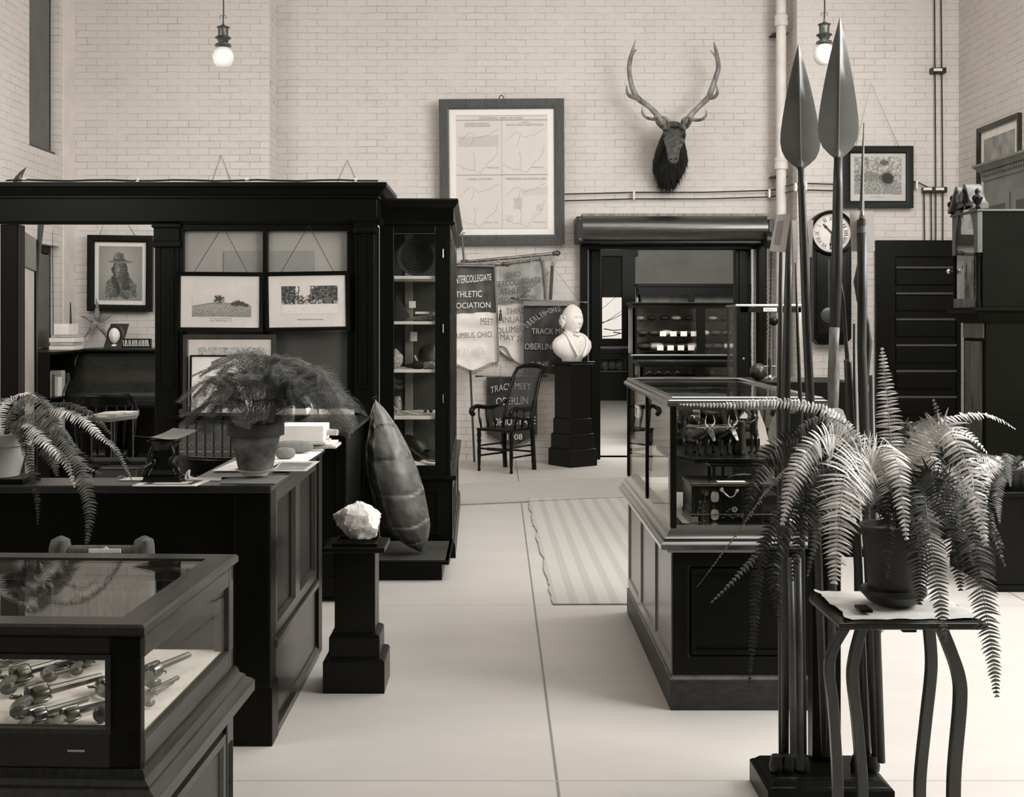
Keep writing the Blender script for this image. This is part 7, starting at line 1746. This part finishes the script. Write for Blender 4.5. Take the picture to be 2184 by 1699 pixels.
ox('carved dark ox at the rear right, behind the front yoke pair', X(1545,6.0), 6.12, rz_, .34, math.radians(60), 'carved oxen in the showcase')
tag(MB().tube([V(X(1487,5.42), 5.42, dz+.132), V(X(1566,5.42), 5.42, dz+.135)], .0042, 8).build('front_yoke', mat('pale_yoke', 112, .4, .15, 12), smooth=60), 'pale yoke bar across the two front oxen', 'yoke')
tag(MB().tube([V(X(1460,5.95), 5.95, rz_+.175), V(X(1540,5.95), 5.95, rz_+.175)], .0045, 8).build('rear_yoke', mat('pale_yoke', 112), smooth=60), 'pale yoke bar over the rear oxen', 'yoke')
mb = MB(); bxx = X(1577,5.55)
mb.lathe([(.03,0),(.034,.01),(.033,.03),(.03,.12),(.033,.14),(.03,.15),(.001,.15)], (bxx, 5.56, dz+.001), 20); tag(mb.build('carved_barrel', mat('dark_polished_carving', 24), smooth=40), 'dark carved barrel behind the front oxen', 'barrel')
tag(MB().bar((X(1555,5.75),5.75,dz+.05), (X(1530,5.9),5.9,dz+.26), .02, .02).bar((X(1555,5.75),5.75,dz+.24), (X(1583,5.7),5.7,dz+.08), .025, .02).build('crossed_beams', EBON), 'dark crossed beams behind the carved barrel', 'carving')
# standing carved figure
fg = thing('carved_figure', 'small dark carved figure standing with arms stretched forward inside the showcase', 'figurine', (X(1607,5.6), 5.6, dz)); FM = mat('dark_polished_carving', 24)
fx = X(1608,5.6); fy = 5.6
MB().rings([ell(V(fx+dx,fy,dz+z_), (1,0,0), (0,1,0), a_, b_, 14) for z_, a_, b_, dx in ((.085,.018,.014,.002),(.10,.020,.015,.0),(.12,.016,.012,-.002),(.145,.020,.013,-.003),(.165,.024,.013,-.002),(.175,.012,.009,-.002),(.182,.007,.007,-.002))]).build('torso', FM, fg, smooth=180)
MB().sphere((fx-.004,fy,dz+.198), (.013,.013,.017), 14, 10).build('head', FM, fg, smooth=180)
for s_ in (-1, 1):
    MB().tube([V(fx+s_*.009+.002,fy,dz+.09), V(fx+s_*.011,fy-.004,dz+.05), V(fx+s_*.013+.002,fy+.003,dz+.01), V(fx+s_*.013-.012,fy-.002,dz+.003)], [.012,.0085,.006,.006], 8).build('leg', FM, fg, smooth=180)
    MB().tube([V(fx+s_*.018,fy,dz+.165), V(fx-.022,fy-.012*s_-.006,dz+.14), V(fx-.06,fy-.01*s_-.006,dz+.132+.006*s_)], [.007,.0055,.003], 8).build('arm', FM, fg, smooth=180)
tag(MB().sphere((X(1474,5.75),5.72,dz+.15), .018, 14, 10).build('carved_mask', FM, smooth=180), 'small round carved head peeping above the left front ox', 'carving')
mb = MB(); mb.prism([at(1617,870,6.2), at(1632,908,6.2), at(1648,978,6.2), at(1614,978,6.2)], (0,0,0), (0,.01,0))
tag(mb.build('model_sail', mat('white_sailcloth', 205, .8, .04, 8)), 'white triangular model sail at the right inside the showcase', 'sail')
tag(MB().box(X(1563,6.3), X(1594,6.3), 6.3, 6.304, Z(892,6.3), Z(872,6.3)).build('back_label', CARD), 'white label at the back of the showcase interior', 'label')
tag(MB().box(.92, 1.25, 6.3, 6.42, .772, Z(880,6.3)).build('dark_casket', mat('dark_leather', 24), bevel=.004), 'dark box standing at the back of the showcase', 'box')
# ---- plant stand with big fern
st = thing('plant_stand', 'bentwood plant stand with curved legs and a papered top in the right foreground', 'stand', (1.25, 3.85, 0)); TZp = .75
x0, x1, y0, y1 = 1.02, 1.465, 3.64, 4.06
MB().prism([(x0,y0,TZp-.022),(x1,y0,TZp-.022),(x1,y1,TZp-.022),(x0+.02,y1,TZp-.022),(x0-.0,y1-.06,TZp-.022)], (0,0,0), (0,0,.02)).build('tabletop', WOODM, st, bevel=.005)
mb = MB(); nx_, ny_ = 16, 14
for j in range(ny_+1):
    for i in range(nx_+1):
        u, v = i/nx_, j/ny_; e_ = .012+.012*nz2(u, v, 9, 2)
        mb.v.append((x0+.02+e_+(x1-x0-.04)*u, y0+.03+e_+(y1-y0-.04)*v, TZp+.001+.006*max(0, nz2(u, v, 4, 3))+(.008 if i in (0,) else 0)))
for j in range(ny_):
    for i in range(nx_): a = j*(nx_+1)+i; mb.f.append((a,a+1,a+nx_+2,a+nx_+1))
mb.build('paper_cover', mat('worn_paper_cover', 168, .7, .18, 6), st, smooth=180)
def leg(pts, w_, Y):
    P = cspline([at(a, b, Y) for a, b in pts]+[V(at(*pts[-1], Y).x+.003, Y, 0)], 6)
    MB().rings([[p+V(-w_,-w_*.8,0), p+V(w_,-w_*.8,0), p+V(w_,w_*.8,0), p+V(-w_,w_*.8,0)] for p in P]).build('leg', mat('bentwood_leg', 40, .3, .25, 6, (6,6,.8), coat=.3, spec=.5), st, bevel=.003)
leg([(1801,1340),(1776,1385),(1768,1430),(1777,1510),(1786,1665)], .0155, 3.70)
leg([(2008,1340),(2026,1385),(2044,1440),(2047,1500),(2034,1665)], .0185, 3.70)
leg([(1838,1335),(1822,1400),(1818,1450),(1828,1540),(1838,1665)], .0175, 3.98)
leg([(1981,1335),(1986,1400),(1984,1450),(1974,1540),(1962,1665)], .0175, 3.98)
MB().prism([at(1915,1338,3.85), at(1955,1338,3.85), at(1955,1348,3.85), at(1926,1348,3.85)], (0,0,0), (0,.1,0)).build('under_block', WOOD, st)
tag(MB().box(X(1832,3.75), X(1858,3.75), 3.73, 3.80, TZp+.008, TZp+.018).build('wooden_wedge', WOOD, bevel=.002), 'small dark wedge under the front left of the fern saucer', 'wedge')
FR = thing('large_fern', 'large sword fern spilling from a dark pot on the bentwood stand', 'fern', (X(1906,3.86), 3.86, TZp)); fc = V(X(1906,3.86), 3.86, TZp+.012)
MB().lathe([(.001,0),(.07,0),(.08,.006),(.102,.03),(.101,.045),(.08,.045),(.001,.03)], fc, 30).build('saucer', TERRAD, FR, smooth=35)
pot('pot', FR, (fc.x, fc.y, fc.z+.03), .078, .102, .215, .03, TERRAD)
FRS = [ # (control pts), width, n, N0
 ([(1902,1105,3.86),(1906,1020,3.9),(1900,930,3.92),(1890,830,3.92),(1881,740,3.92)],.052,30,(0,-1,.1)),
 ([(1892,1105,3.84),(1866,1010,3.7),(1840,975,3.58),(1805,1010,3.5),(1793,1080,3.46),(1785,1170,3.44),(1779,1245,3.43)],.098,44,(0,-1,.1)),
 ([(1896,1105,3.84),(1880,1000,3.72),(1862,968,3.62),(1838,985,3.55),(1828,1040,3.5),(1818,1110,3.48)],.085,34,(0,-1,.1)),
 ([(1900,1105,3.84),(1888,1000,3.7),(1900,950,3.6),(1916,1000,3.5),(1925,1075,3.47),(1934,1152,3.45)],.055,34,(0,-1,.1)),
 ([(1912,1105,3.84),(1955,960,3.7),(2010,905,3.62),(2045,950,3.55),(2072,1020,3.5),(2088,1090,3.47),(2104,1165,3.45)],.068,40,(0,-1,.1)),
 ([(1915,1105,3.86),(1985,1020,3.65),(2050,1060,3.55),(2080,1160,3.48),(2100,1290,3.44),(2118,1400,3.42),(2126,1487,3.42)],.060,54,(0,-1,.1)),
 ([(1912,1105,3.84),(1960,1040,3.65),(1978,1100,3.55),(1992,1200,3.5),(2008,1300,3.47),(2016,1370,3.46)],.055,40,(0,-1,.1)),
 ([(1912,1105,3.86),(1960,950,3.9),(2020,895,3.9),(2085,882,3.9),(2130,892,3.9),(2166,915,3.9)],.05,34,(0,-.3,1)),
 ([(1910,1105,3.86),(1960,960,3.8),(2020,915,3.76),(2065,925,3.72),(2090,948,3.7),(2106,966,3.7)],.045,28,(0,-.6,1)),
 ([(1892,1105,3.86),(1860,1000,3.92),(1812,915,3.98),(1755,872,4.0),(1660,856,4.02),(1550,862,4.02),(1448,862,4.02)],.027,50,(0,-.75,.6)),
 ([(1890,1105,3.84),(1800,975,3.8),(1700,985,3.72),(1640,1040,3.66),(1590,1110,3.62),(1540,1180,3.6),(1486,1252,3.58)],.020,54,(-.6,0,.8)),
 ([(1890,1105,3.84),(1790,960,3.74),(1710,990,3.66),(1668,1075,3.62),(1625,1165,3.6),(1570,1230,3.58),(1516,1285,3.56)],.036,46,(-.7,-.4,.5)),
 ([(1890,1105,3.86),(1790,950,3.9),(1700,935,3.9),(1640,970,3.88),(1605,1040,3.86),(1590,1110,3.85)],.060,34,(0,-1,.1)),
 ([(1890,1105,3.84),(1760,1000,3.7),(1660,1100,3.6),(1618,1210,3.57),(1608,1340,3.55),(1597,1468,3.54)],.030,56,(-.2,-1,.1)),
 ([(1890,1105,3.84),(1770,1010,3.72),(1690,1110,3.64),(1650,1200,3.6),(1660,1290,3.58),(1676,1362,3.57)],.040,46,(0,-1,.1)),
 ([(1892,1105,3.84),(1800,1010,3.74),(1735,1070,3.66),(1705,1150,3.62),(1690,1240,3.6)],.045,34,(0,-1,.1)),
 ([(1894,1105,3.84),(1810,950,3.72),(1760,930,3.64),(1712,975,3.58),(1685,1045,3.54),(1668,1120,3.52)],.058,38,(-.2,-1,.1)),
 ([(1905,1105,3.84),(1930,1020,3.68),(1945,1090,3.58),(1962,1190,3.52),(1962,1290,3.5)],.066,38,(0,-1,.1)),
 ([(1908,1105,3.84),(1975,1000,3.66),(2010,1060,3.58),(2035,1160,3.52),(2050,1260,3.5)],.060,40,(0,-1,.1)),
 ([(1908,1105,3.86),(1990,970,3.78),(2060,985,3.72),(2100,1060,3.68),(2118,1150,3.66)],.050,36,(0,-1,.1)),
 ([(1895,1105,3.86),(1820,930,3.86),(1765,890,3.9),(1715,905,3.92),(1680,950,3.92)],.045,30,(0,-.5,1)),
 ([(1898,1105,3.9),(1850,950,4.0),(1790,920,4.05),(1720,960,4.08),(1690,1010,4.08)],.04,28,(0,-.5,1)),
 ([(1905,1105,3.9),(1950,960,4.0),(2000,900,4.05),(1990,850,4.05)],.035,24,(0,-1,.3)),
 ([(1900,1105,3.86),(1870,1000,3.8),(1830,940,3.76),(1790,915,3.74),(1760,925,3.72)],.035,26,(0,-.3,1)),
 ([(1905,1105,3.86),(1920,990,3.8),(1960,950,3.74),(1990,985,3.7),(2005,1050,3.68)],.045,30,(0,-1,.2)),
 ([(1898,1105,3.84),(1868,1030,3.72),(1850,1060,3.64),(1846,1110,3.62)],.05,22,(0,-1,.1)),
 ([(1896,1105,3.84),(1850,1040,3.7),(1770,1080,3.62),(1740,1150,3.58),(1722,1230,3.56)],.03,30,(-.3,-1,.1)),
 ([(1904,1105,3.88),(1912,980,3.95),(1930,900,3.96),(1960,930,3.95)],.04,26,(0,-1,.3)),
 ([(1885,1310,3.9),(1882,1330,3.88),(1878,1350,3.88)],.018,10,(0,-1,.1))]
for i, (c, w_, n, N0) in enumerate(FRS):
    o = frond_mb(c, w_, n, 300+i, N0, droop=.22, stem=.0022); o.build('frond', LEAFLIT if i in (0,1,2,3,4,7,8,9,16,24) else LEAFSHADE if i in (12,13,17,18,19,14,15) else LEAF, FR, smooth=60)
FRb = random.Random(5)
for i in range(16):   # crown filler, short arching fronds
    a = FRb.uniform(0, 2*math.pi); r_ = FRb.uniform(.12,.26); b = V(fc.x+.03*math.cos(a), fc.y+.03*math.sin(a), TZp+.25); up = FRb.uniform(.12,.24)
    tip = b+V(math.cos(a)*r_*1.5, math.sin(a)*r_*.8, -.02+FRb.uniform(-.12,.1)); 
    frond_mb([b, b.lerp(tip,.35)+V(0,0,up), b.lerp(tip,.75)+V(0,0,up*.8), tip], .04, 26, 500+i, (0,-.6,1), px=False).build('frond', LEAFSHADE, FR, smooth=60)
# second fern further back at the right edge
fs = thing('far_plant_stand', 'dark square stand carrying the fern at the right edge', 'stand', (X(2155,7.5), 7.6, 0)); sx0, sx1 = X(2108,7.5), X(2215,7.5)
MB().box(sx0, sx1, 7.42, 7.74, .58, .61).build('top', WOOD, fs, bevel=.004)
MB().box(sx0+.03, sx1-.03, 7.45, 7.71, .04, .58).build('shaft', WOOD, fs, bevel=.004); MB().box(sx0+.01, sx1-.01, 7.43, 7.73, 0, .04).build('foot', WOOD, fs)
F2 = thing('edge_fern', 'dense fern on the dark stand at the right edge of the room', 'fern', (X(2160,7.58), 7.58, .61)); f2 = V(X(2160,7.58), 7.58, .611)
pot('pot', F2, f2, .07, .1, .13, .03, TERRAD)
for i in range(34):
    a = FRb.uniform(0, 2*math.pi); r_ = FRb.uniform(.2,.36); b = f2+V(.04*math.cos(a), .04*math.sin(a), .12); up = FRb.uniform(.03,.09)
    tip = b+V(math.cos(a)*r_, math.sin(a)*r_*.8, -FRb.uniform(.0,.42))
    frond_mb([b, b.lerp(tip,.3)+V(math.cos(a)*.04,0,up+.05), b.lerp(tip,.7)+V(math.cos(a)*.07,0,up+.05), tip], .045, 24, 700+i, (0,-.5,1), px=False).build('frond', [LEAF, LEAFLIT, LEAFSHADE][i % 3], F2, smooth=60)
# ---- spear rack
rk = thing('spear_rack', 'dark stepped floor stand holding the tall spears and staves', 'rack', (1.1, 4.25, 0))
rx0, rx1, ry0, ry1 = .905, 1.33, 4.085, 4.385; rcx, rcy = (rx0+rx1)/2, (ry0+ry1)/2
MB().stack(rcx, rcy, (rx1-rx0)/2, (ry1-ry0)/2, [(0,0),(0,.075),(-.008,.083),(-.014,.085),(-.03,.10),(-.045,.102),(-.05,.104)]).build('stepped_base', WOODH, rk, smooth=20)
MB().box(1.105, 1.205, 4.28, 4.35, .1, 1.15).build('upright', WOOD, rk, bevel=.004)
MB().box(.93, 1.31, 4.29, 4.34, .82, .85).build('cross_rail', WOOD, rk, bevel=.004)
for q in (.96,1.0,1.05,1.24,1.29): MB().lathe([(.024,0),(.026,.02),(.018,.05),(.018,.052)], (q, 4.2, .104), 14).build('socket', IRON, rk, smooth=40)
SH = mat('dark_staff_wood', 44, .45, .35, 12, (8,8,.5), .3); SHL = mat('worn_staff_wood', 100, .55, .4, 14, (6,6,1), .3); BLADE = mat('iron_spear_blade', 112, .45, .15, 5, metal=.3)
def shaft_pts(pts, Y0, Y1):
    n = len(pts)-1; return [at(a, b, Y0+(Y1-Y0)*i/n) for i, (a, b) in enumerate(pts)]
def blade(parent, tip, base, half, Y, thick=.006, name='blade'):
    """leaf blade; tip/base px, half = [(t, halfwidth px)]"""
    mb = MB(); n = len(half); rows = []
    for t, hw in half:
        c = at(tip[0]+(base[0]-tip[0])*t, tip[1]+(base[1]-tip[1])*t, Y); w_ = hw*Y/F; th = thick*min(1, hw/12)+.0006
        rows.append([c+V(-w_,0,0), c+V(-w_*.5,-th*.6,0), c+V(-.002,-th,0), c+V(0,-th*1.5,0), c+V(.002,-th,0), c+V(w_*.5,-th*.6,0), c+V(w_,0,0), c+V(w_*.5,th*.6,0), c+V(0,th,0), c+V(-w_*.5,th*.6,0)])
    mb.rings(rows); return mb.build(name, BLADE, parent, smooth=50)
LEAFP = [(0,.5),(.06,5),(.15,12),(.3,22),(.45,31),(.6,38.5),(.7,42.5),(.78,44),(.85,41),(.91,33),(.955,20),(.985,9),(1,7)]
s1 = thing('leaf_spear', 'left one of the two tall spears with broad leaf-shaped blades', 'spear', (X(1755,4.25), 4.22, .104), group=None)
blade(s1, (1703,94), (1708,362), [(t, w*.98) for t, w in LEAFP], 4.27)
MB().tube(shaft_pts([(1708,358),(1710,400),(1718,640),(1728,860),(1745,1200),(1760,1612)], 4.27, 4.2), [.011,.0135,.0145,.0155,.0145,.012], 14).build('shaft', SH, s1, smooth=180)
s2 = thing('leaf_spear', 'right one of the two tall spears with broad leaf-shaped blades, the nearer and taller', 'spear', (X(1765,4.2), 4.16, .104))
blade(s2, (1791,38), (1787,341), LEAFP, 4.2)
MB().tube(shaft_pts([(1787,336),(1787,400),(1785,560),(1780,700)], 4.2, 4.18), [.013,.0165,.019,.0175], 14).build('shaft', SH, s2, smooth=180)
MB().tube(shaft_pts([(1780,698),(1778,740),(1778,800),(1777,870),(1779,940)], 4.18, 4.17), [.0176,.0165,.020,.0175,.015], 14).build('worn_grip', SHL, s2, smooth=180, label='pale worn middle of the shaft')
MB().tube(shaft_pts([(1779,938),(1776,1200),(1770,1612)], 4.17, 4.16), [.0155,.015,.013], 14).build('lower_shaft', SH, s2, smooth=180)
s3 = thing('long_spear', 'spear with a needle-thin point and wrapped socket, right of the broad blades', 'spear', (X(1865,4.2), 4.2, .104))
blade(s3, (1842,262), (1838,448), [(0,.4),(.3,2.5),(.8,4.2),(.95,5.5),(1,6)], 4.22, .004)
MB().tube(shaft_pts([(1838,446),(1838,470)], 4.22, 4.22), [.006,.011], 12).build('tang', STEEL, s3, smooth=180)
MB().tube(shaft_pts([(1838,468),(1839,640),(1838,740),(1842,870),(1852,1200),(1868,1612)], 4.22, 4.2), [.0165,.0165,.0155,.017,.015,.014], 14).build('shaft', SH, s3, smooth=180)
for py in (490, 828): MB().tube(shaft_pts([(1838+(3 if py > 700 else 0),py-7),(1838+(3 if py > 700 else 0),py+7)], 4.22, 4.22), .0178, 14).build('binding', SHL, s3)
def staff(name, label, pts, rs, Y0, Y1, m=SH, cat='staff'): return tag(MB().tube(shaft_pts(pts, Y0, Y1), rs, 12).build(name, m, smooth=180), label, cat)
staff('wooden_club', 'dark flat-bladed club standing behind the wrapped spear', [(1832,560),(1830,600),(1834,640),(1850,690),(1852,730),(1848,800),(1850,900),(1852,1612)], [.006,.016,.012,.008,.014,.010,.010,.010], 4.3, 4.3, SH, 'club')
staff('stave', 'thick dark stave under the tilted paper tag, left of the leaf-bladed spears', [(1684,470),(1680,640),(1676,860),(1674,1200),(1674,1612)], [.010,.014,.0155,.0155,.014], 4.3, 4.24)
staff('stave', 'stave with carved rings standing leftmost in the rack', [(1666,520),(1664,700),(1662,870),(1664,1200),(1666,1612)], [.007,.009,.010,.010,.009], 4.33, 4.3)
staff('stave', 'slender rod between the left stave and the left leaf-bladed spear', [(1697,560),(1701,700),(1707,860),(1712,1200),(1716,1612)], [.003,.005,.008,.009,.008], 4.31, 4.24)
staff('stave', 'pale-edged bamboo stave at the left front of the rack', [(1686,1190),(1690,1400),(1692,1612)], [.010,.012,.012], 4.12, 4.12, mat('bamboo_stave', 62, .4, .25, 10))
staff('stave', 'second bamboo stave at the left front of the rack', [(1702,1190),(1704,1400),(1706,1640)], [.012,.014,.014], 4.14, 4.14, mat('bamboo_stave', 62))
staff('stave', 'thin rod rising from a thicker sleeve right of the worn spear grip', [(1788,570),(1798,640),(1805,740),(1808,775)], [.003,.006,.007,.008], 4.24, 4.24)
staff('sleeve_stave', 'thick cylindrical sleeve with a rim at its top, right of the worn spear grip', [(1808,770),(1808,774),(1812,860),(1830,1200),(1848,1612)], [.014,.0125,.0145,.015,.014], 4.24, 4.22)
staff('stave', 'straight stave at the far right of the rack', [(1858,800),(1866,1200),(1880,1625)], [.008,.012,.013], 4.14, 4.12)
staff('rifle_barrel', 'slender dark barrel standing between the right-hand shafts', [(1822,690),(1823,900),(1830,1612)], [.005,.007,.010], 4.36, 4.36, IRON, 'barrel')
def qcard(name, label, pts, Y, m=CARD, th=.0015):
    mb = MB(); mb.prism([at(a, b, Y) for a, b in pts], (0,0,0), (0,th,0)); return tag(mb.build(name, m), label, 'tag')
tg = qcard('paper_tag', 'tilted white paper tag with fine print hanging at the left of the spears', [(1657,458),(1687,455),(1675,538),(1641,535)], 4.255, mat('buff_card', 200, .8, .04, 10))
for k in range(3):
    x_ = 1668-5*k; MB().bar(at(x_+3, 470, 4.2535), at(x_-5, 522, 4.2535), .0022, .0006, (0,1,0)).build('fine_print', INKG, tg)
qcard('paper_tag', 'narrow white tag left of the left leaf-bladed spear shaft', [(1690,470),(1702,470),(1701,560),(1693,560)], 4.29)
qcard('paper_tag', 'narrow white tag right of the left leaf-bladed spear shaft', [(1722,470),(1735,469),(1732,548),(1726,548)], 4.29)
qcard('paper_tag', 'large blank white card behind the wrapped spear', [(1812,451),(1863,450),(1866,535),(1816,536)], 4.238)
mb = MB(); mb.prism([at(a, b, 4.06) for a, b in ((1764,1000),(1764,880),(1766,872),(1790,870),(1798,874),(1806,895),(1809,940),(1809,1000))], (0,0,0), (0,.006,0))
tag(mb.build('white_board', mat('white_board_panel', 240, .5, .02, 6)), 'white round-shouldered panel standing behind the fern crown', 'panel')
# ---- longcase clock turned to face left
lc = thing('grandfather_clock', 'dark longcase clock with a swan-neck pediment at the right, facing left', 'clock', (3.25, 8.0, 0)); kx = 3.07; ky0, ky1 = 7.80, 8.24
CW = mat('flamed_mahogany', 12, .6, .3, 5, (1,3,1), spec=.05); CWL = mat('waxed_mahogany_front', 66, .4, .3, 6, (2,5,.8), .05, spec=.4)
hz0, hz1 = Z(655,7.8), Z(447,7.8)
MB().box(kx+.03, kx+.36, ky0, ky1, hz0, hz1).build('hood', CW, lc, bevel=.004)
MB().box(kx-.012, kx+.38, ky0-.012, ky1+.012, hz1-.012, hz1+.004).build('hood_top_moulding', mat('polished_edge', 48, .3), lc, bevel=.005)
cy_ = (ky0+ky1)/2; hw = (ky1-ky0)/2
def side_prism(pts, xa, xb): return MB().prism([V(xa, cy_+a*hw, z_) for a, z_ in pts], (0,0,0), (xb-xa,0,0))
zz0 = Z(520,7.9)
arch = [(math.cos(a)*.72, zz0+.0+math.sin(a)*.26) for a in [math.pi*k/16 for k in range(17)]]
ped = [(-1,zz0-.06),(-1,hz1)]
sw = cspline([V(-1,0,hz1), V(-.75,0,hz1+.03), V(-.5,0,hz1+.11), V(-.3,0,hz1+.14), V(-.12,0,hz1+.10)], 4)
ped += [(p.x, p.z) for p in sw]+[(-.06,hz1+.02),(.06,hz1+.02)]+[(-p.x, p.z) for p in reversed(sw)]+[(1,hz1),(1,zz0-.06)]
# face board above the arch: built as two halves around the opening
bd_ = MB(); outer = ped; 
bd_.prism([V(kx, cy_+a*hw, z_) for a, z_ in ped+[(.72,zz0-.06)]+arch+[(-.72,zz0-.06)]], (0,0,0), (.03,0,0)); bd_.build('pediment_board', CWL, lc)
for s_ in (-1, 1):
    cu = [V(kx-.03, cy_+s_*p.x*hw, p.z+.012) for p in sw]
    MB().rings([[p+V(0,0,0), p+V(.1,0,0), p+V(.1,0,.03), p+V(0,0,.03)] for p in cu]).build('swan_neck', CWL, lc, smooth=60)
    MB().tube([V(kx-.035, cy_-s_*.13*hw, hz1+.10), V(kx+.09, cy_-s_*.13*hw, hz1+.10)], .035, 14).build('scroll_roundel', mat('polished_edge', 70), lc, smooth=40)
    MB().lathe([(.006,.0),(.02,.012),(.01,.024),(.02,.035),(.034,.07),(.03,.085),(.012,.095),(.018,.11),(.014,.125),(.003,.135)], (kx-.0, cy_-s_*(hw-.005), hz1+.004), 16).build('urn_finial', EBON, lc, smooth=180)
    MB().lathe([(.018,hz0),(.018,hz0+.03),(.013,hz0+.04),(.013,zz0-.09),(.018,zz0-.08),(.018,zz0-.06)], (kx+.012, cy_-s_*(hw-.02), 0), 14).build('hood_column', CW, lc, smooth=40)
dg_ = side_prism([(.66,hz0+.06)]+[(a*.66/.72, z_-.01) for a, z_ in arch]+[(-.66,hz0+.06)], kx+.004, kx+.010); dg_.build('hood_door_glass', glass_mat('hood_glass', .5, 3.0), lc)
side_prism([(.66,hz0+.06)]+[(a*.66/.72, z_-.01) for a, z_ in arch]+[(-.66,hz0+.06)], kx+.018, kx+.024).build('dial_plate', mat('pale_dial_plate', 132, .35, .4, 5, (1,1,3), metal=.3), lc)
MB().box(kx-.002, kx+.03, ky0+.03, ky1-.03, hz0, hz0+.06).build('door_bottom_rail', CWL, lc); MB().sphere((kx-.03, ky1-.02, Z(577,8.1)), .016, 12, 8).build('door_knob', NICKEL, lc, smooth=180)
MB().tube([V(kx-.0, ky1-.02, Z(577,8.1)), V(kx-.03, ky1-.02, Z(577,8.1))], .006, 8).build('knob_stem', NICKEL, lc)
MB().run([(kx+.4,ky1),(kx,ky1),(kx,ky0),(kx+.4,ky0)], [(-.1,hz0),(.03,hz0),(.03,hz0-.02),(.005,hz0-.035),(-.02,hz0-.09),(-.03,hz0-.10),(-.1,hz0-.10)]).build('hood_base_moulding', CW, lc, smooth=25)
wz1 = hz0-.09
MB().box(kx+.065, kx+.36, ky0+.035, ky1-.035, .62, wz1).build('trunk', CW, lc, bevel=.004); MB().box(kx+.05, kx+.066, ky0+.08, ky1-.09, .70, wz1-.13).build('trunk_door', CWL, lc, bevel=.006)
MB().box(kx+.052, kx+.066, ky0+.05, ky1-.05, wz1-.11, wz1-.01).build('frieze_panel', CWL, lc, bevel=.004)
MB().box(kx-.0, kx+.38, ky0-.01, ky1+.01, .08, .60).build('base_box', CW, lc, bevel=.004); MB().stack(kx+.19, cy_, .2, hw+.015, [(0,0),(0,.09),(-.01,.1)]).build('foot_plinth', CW, lc)
MB().stack(kx+.19, cy_, .19, hw+.0, [(0,.6),(-.02,.63),(-.04,.66)]).build('base_moulding', CW, lc)
# ---- tall grey bookcase behind the clock
tk = thing('dentilled_cabinet', 'tall grey cabinet with a dentilled cornice at the far right', 'cabinet', (4.4, 9.4, 0)); GW = mat('lit_grey_wood', 104, .5, .12, 5); tx_ = 4.06; tz_ = Z(352,10.2)  # grey of the wood takes in the light falling on it
MB().box(tx_, 4.7, 8.5, 10.2, .1, tz_-.12).build('carcase', GW, tk, bevel=.005)
MB().run([(4.7,10.2),(tx_,10.2),(tx_,8.5),(4.7,8.5)], [(-.05,tz_-.14),(.01,tz_-.14),(.01,tz_-.07),(.03,tz_-.06),(.05,tz_-.03),(.07,tz_-.02),(.07,tz_),(-.05,tz_)]).build('cornice', GW, tk, smooth=25)
for k in range(40): MB().box(tx_-.028, tx_-.01, 8.52+k*.042, 8.545+k*.042, tz_-.10, tz_-.072).build('dentil', GW, tk)
for k in range(3):
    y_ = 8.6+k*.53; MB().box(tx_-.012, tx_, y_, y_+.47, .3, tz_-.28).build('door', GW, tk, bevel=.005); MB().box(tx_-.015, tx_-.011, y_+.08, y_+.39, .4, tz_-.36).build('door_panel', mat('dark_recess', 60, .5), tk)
MB().box(tx_-.01, 4.72, 8.48, 10.22, 0, .1).build('plinth', GW, tk)
# dark bench / settee between the door and the clock
se = thing('dark_settee', 'dark upholstered settee in shadow between the panelled door and the clock', 'settee', (2.9, 9.6, 0)); DU = mat('black_leather_upholstery', 14, .4, .3, 6, bump=.2)
a, b = X(1975,9.5), X(2140,9.5)
MB().box(a, b, 9.2, 9.95, .14, .45).build('seat', DU, se, bevel=.04)
bk2 = [V(a+(b-a)*k/12, 9.92, .45) for k in range(13)]
MB().rings([[V(p.x,9.80,.44), V(p.x,9.88,.78+.10*math.sin(math.pi*k/12)), V(p.x,10.0,.78+.10*math.sin(math.pi*k/12)), V(p.x,9.98,.44)] for k, p in enumerate(bk2)]).build('back', DU, se, smooth=40)
for q in ((a+.05,9.25),(b-.05,9.25),(a+.05,9.9),(b-.05,9.9)): MB().lathe([(.02,0),(.035,.06),(.03,.14)], (q[0],q[1],0), 12).build('leg', WOOD, se, smooth=40)
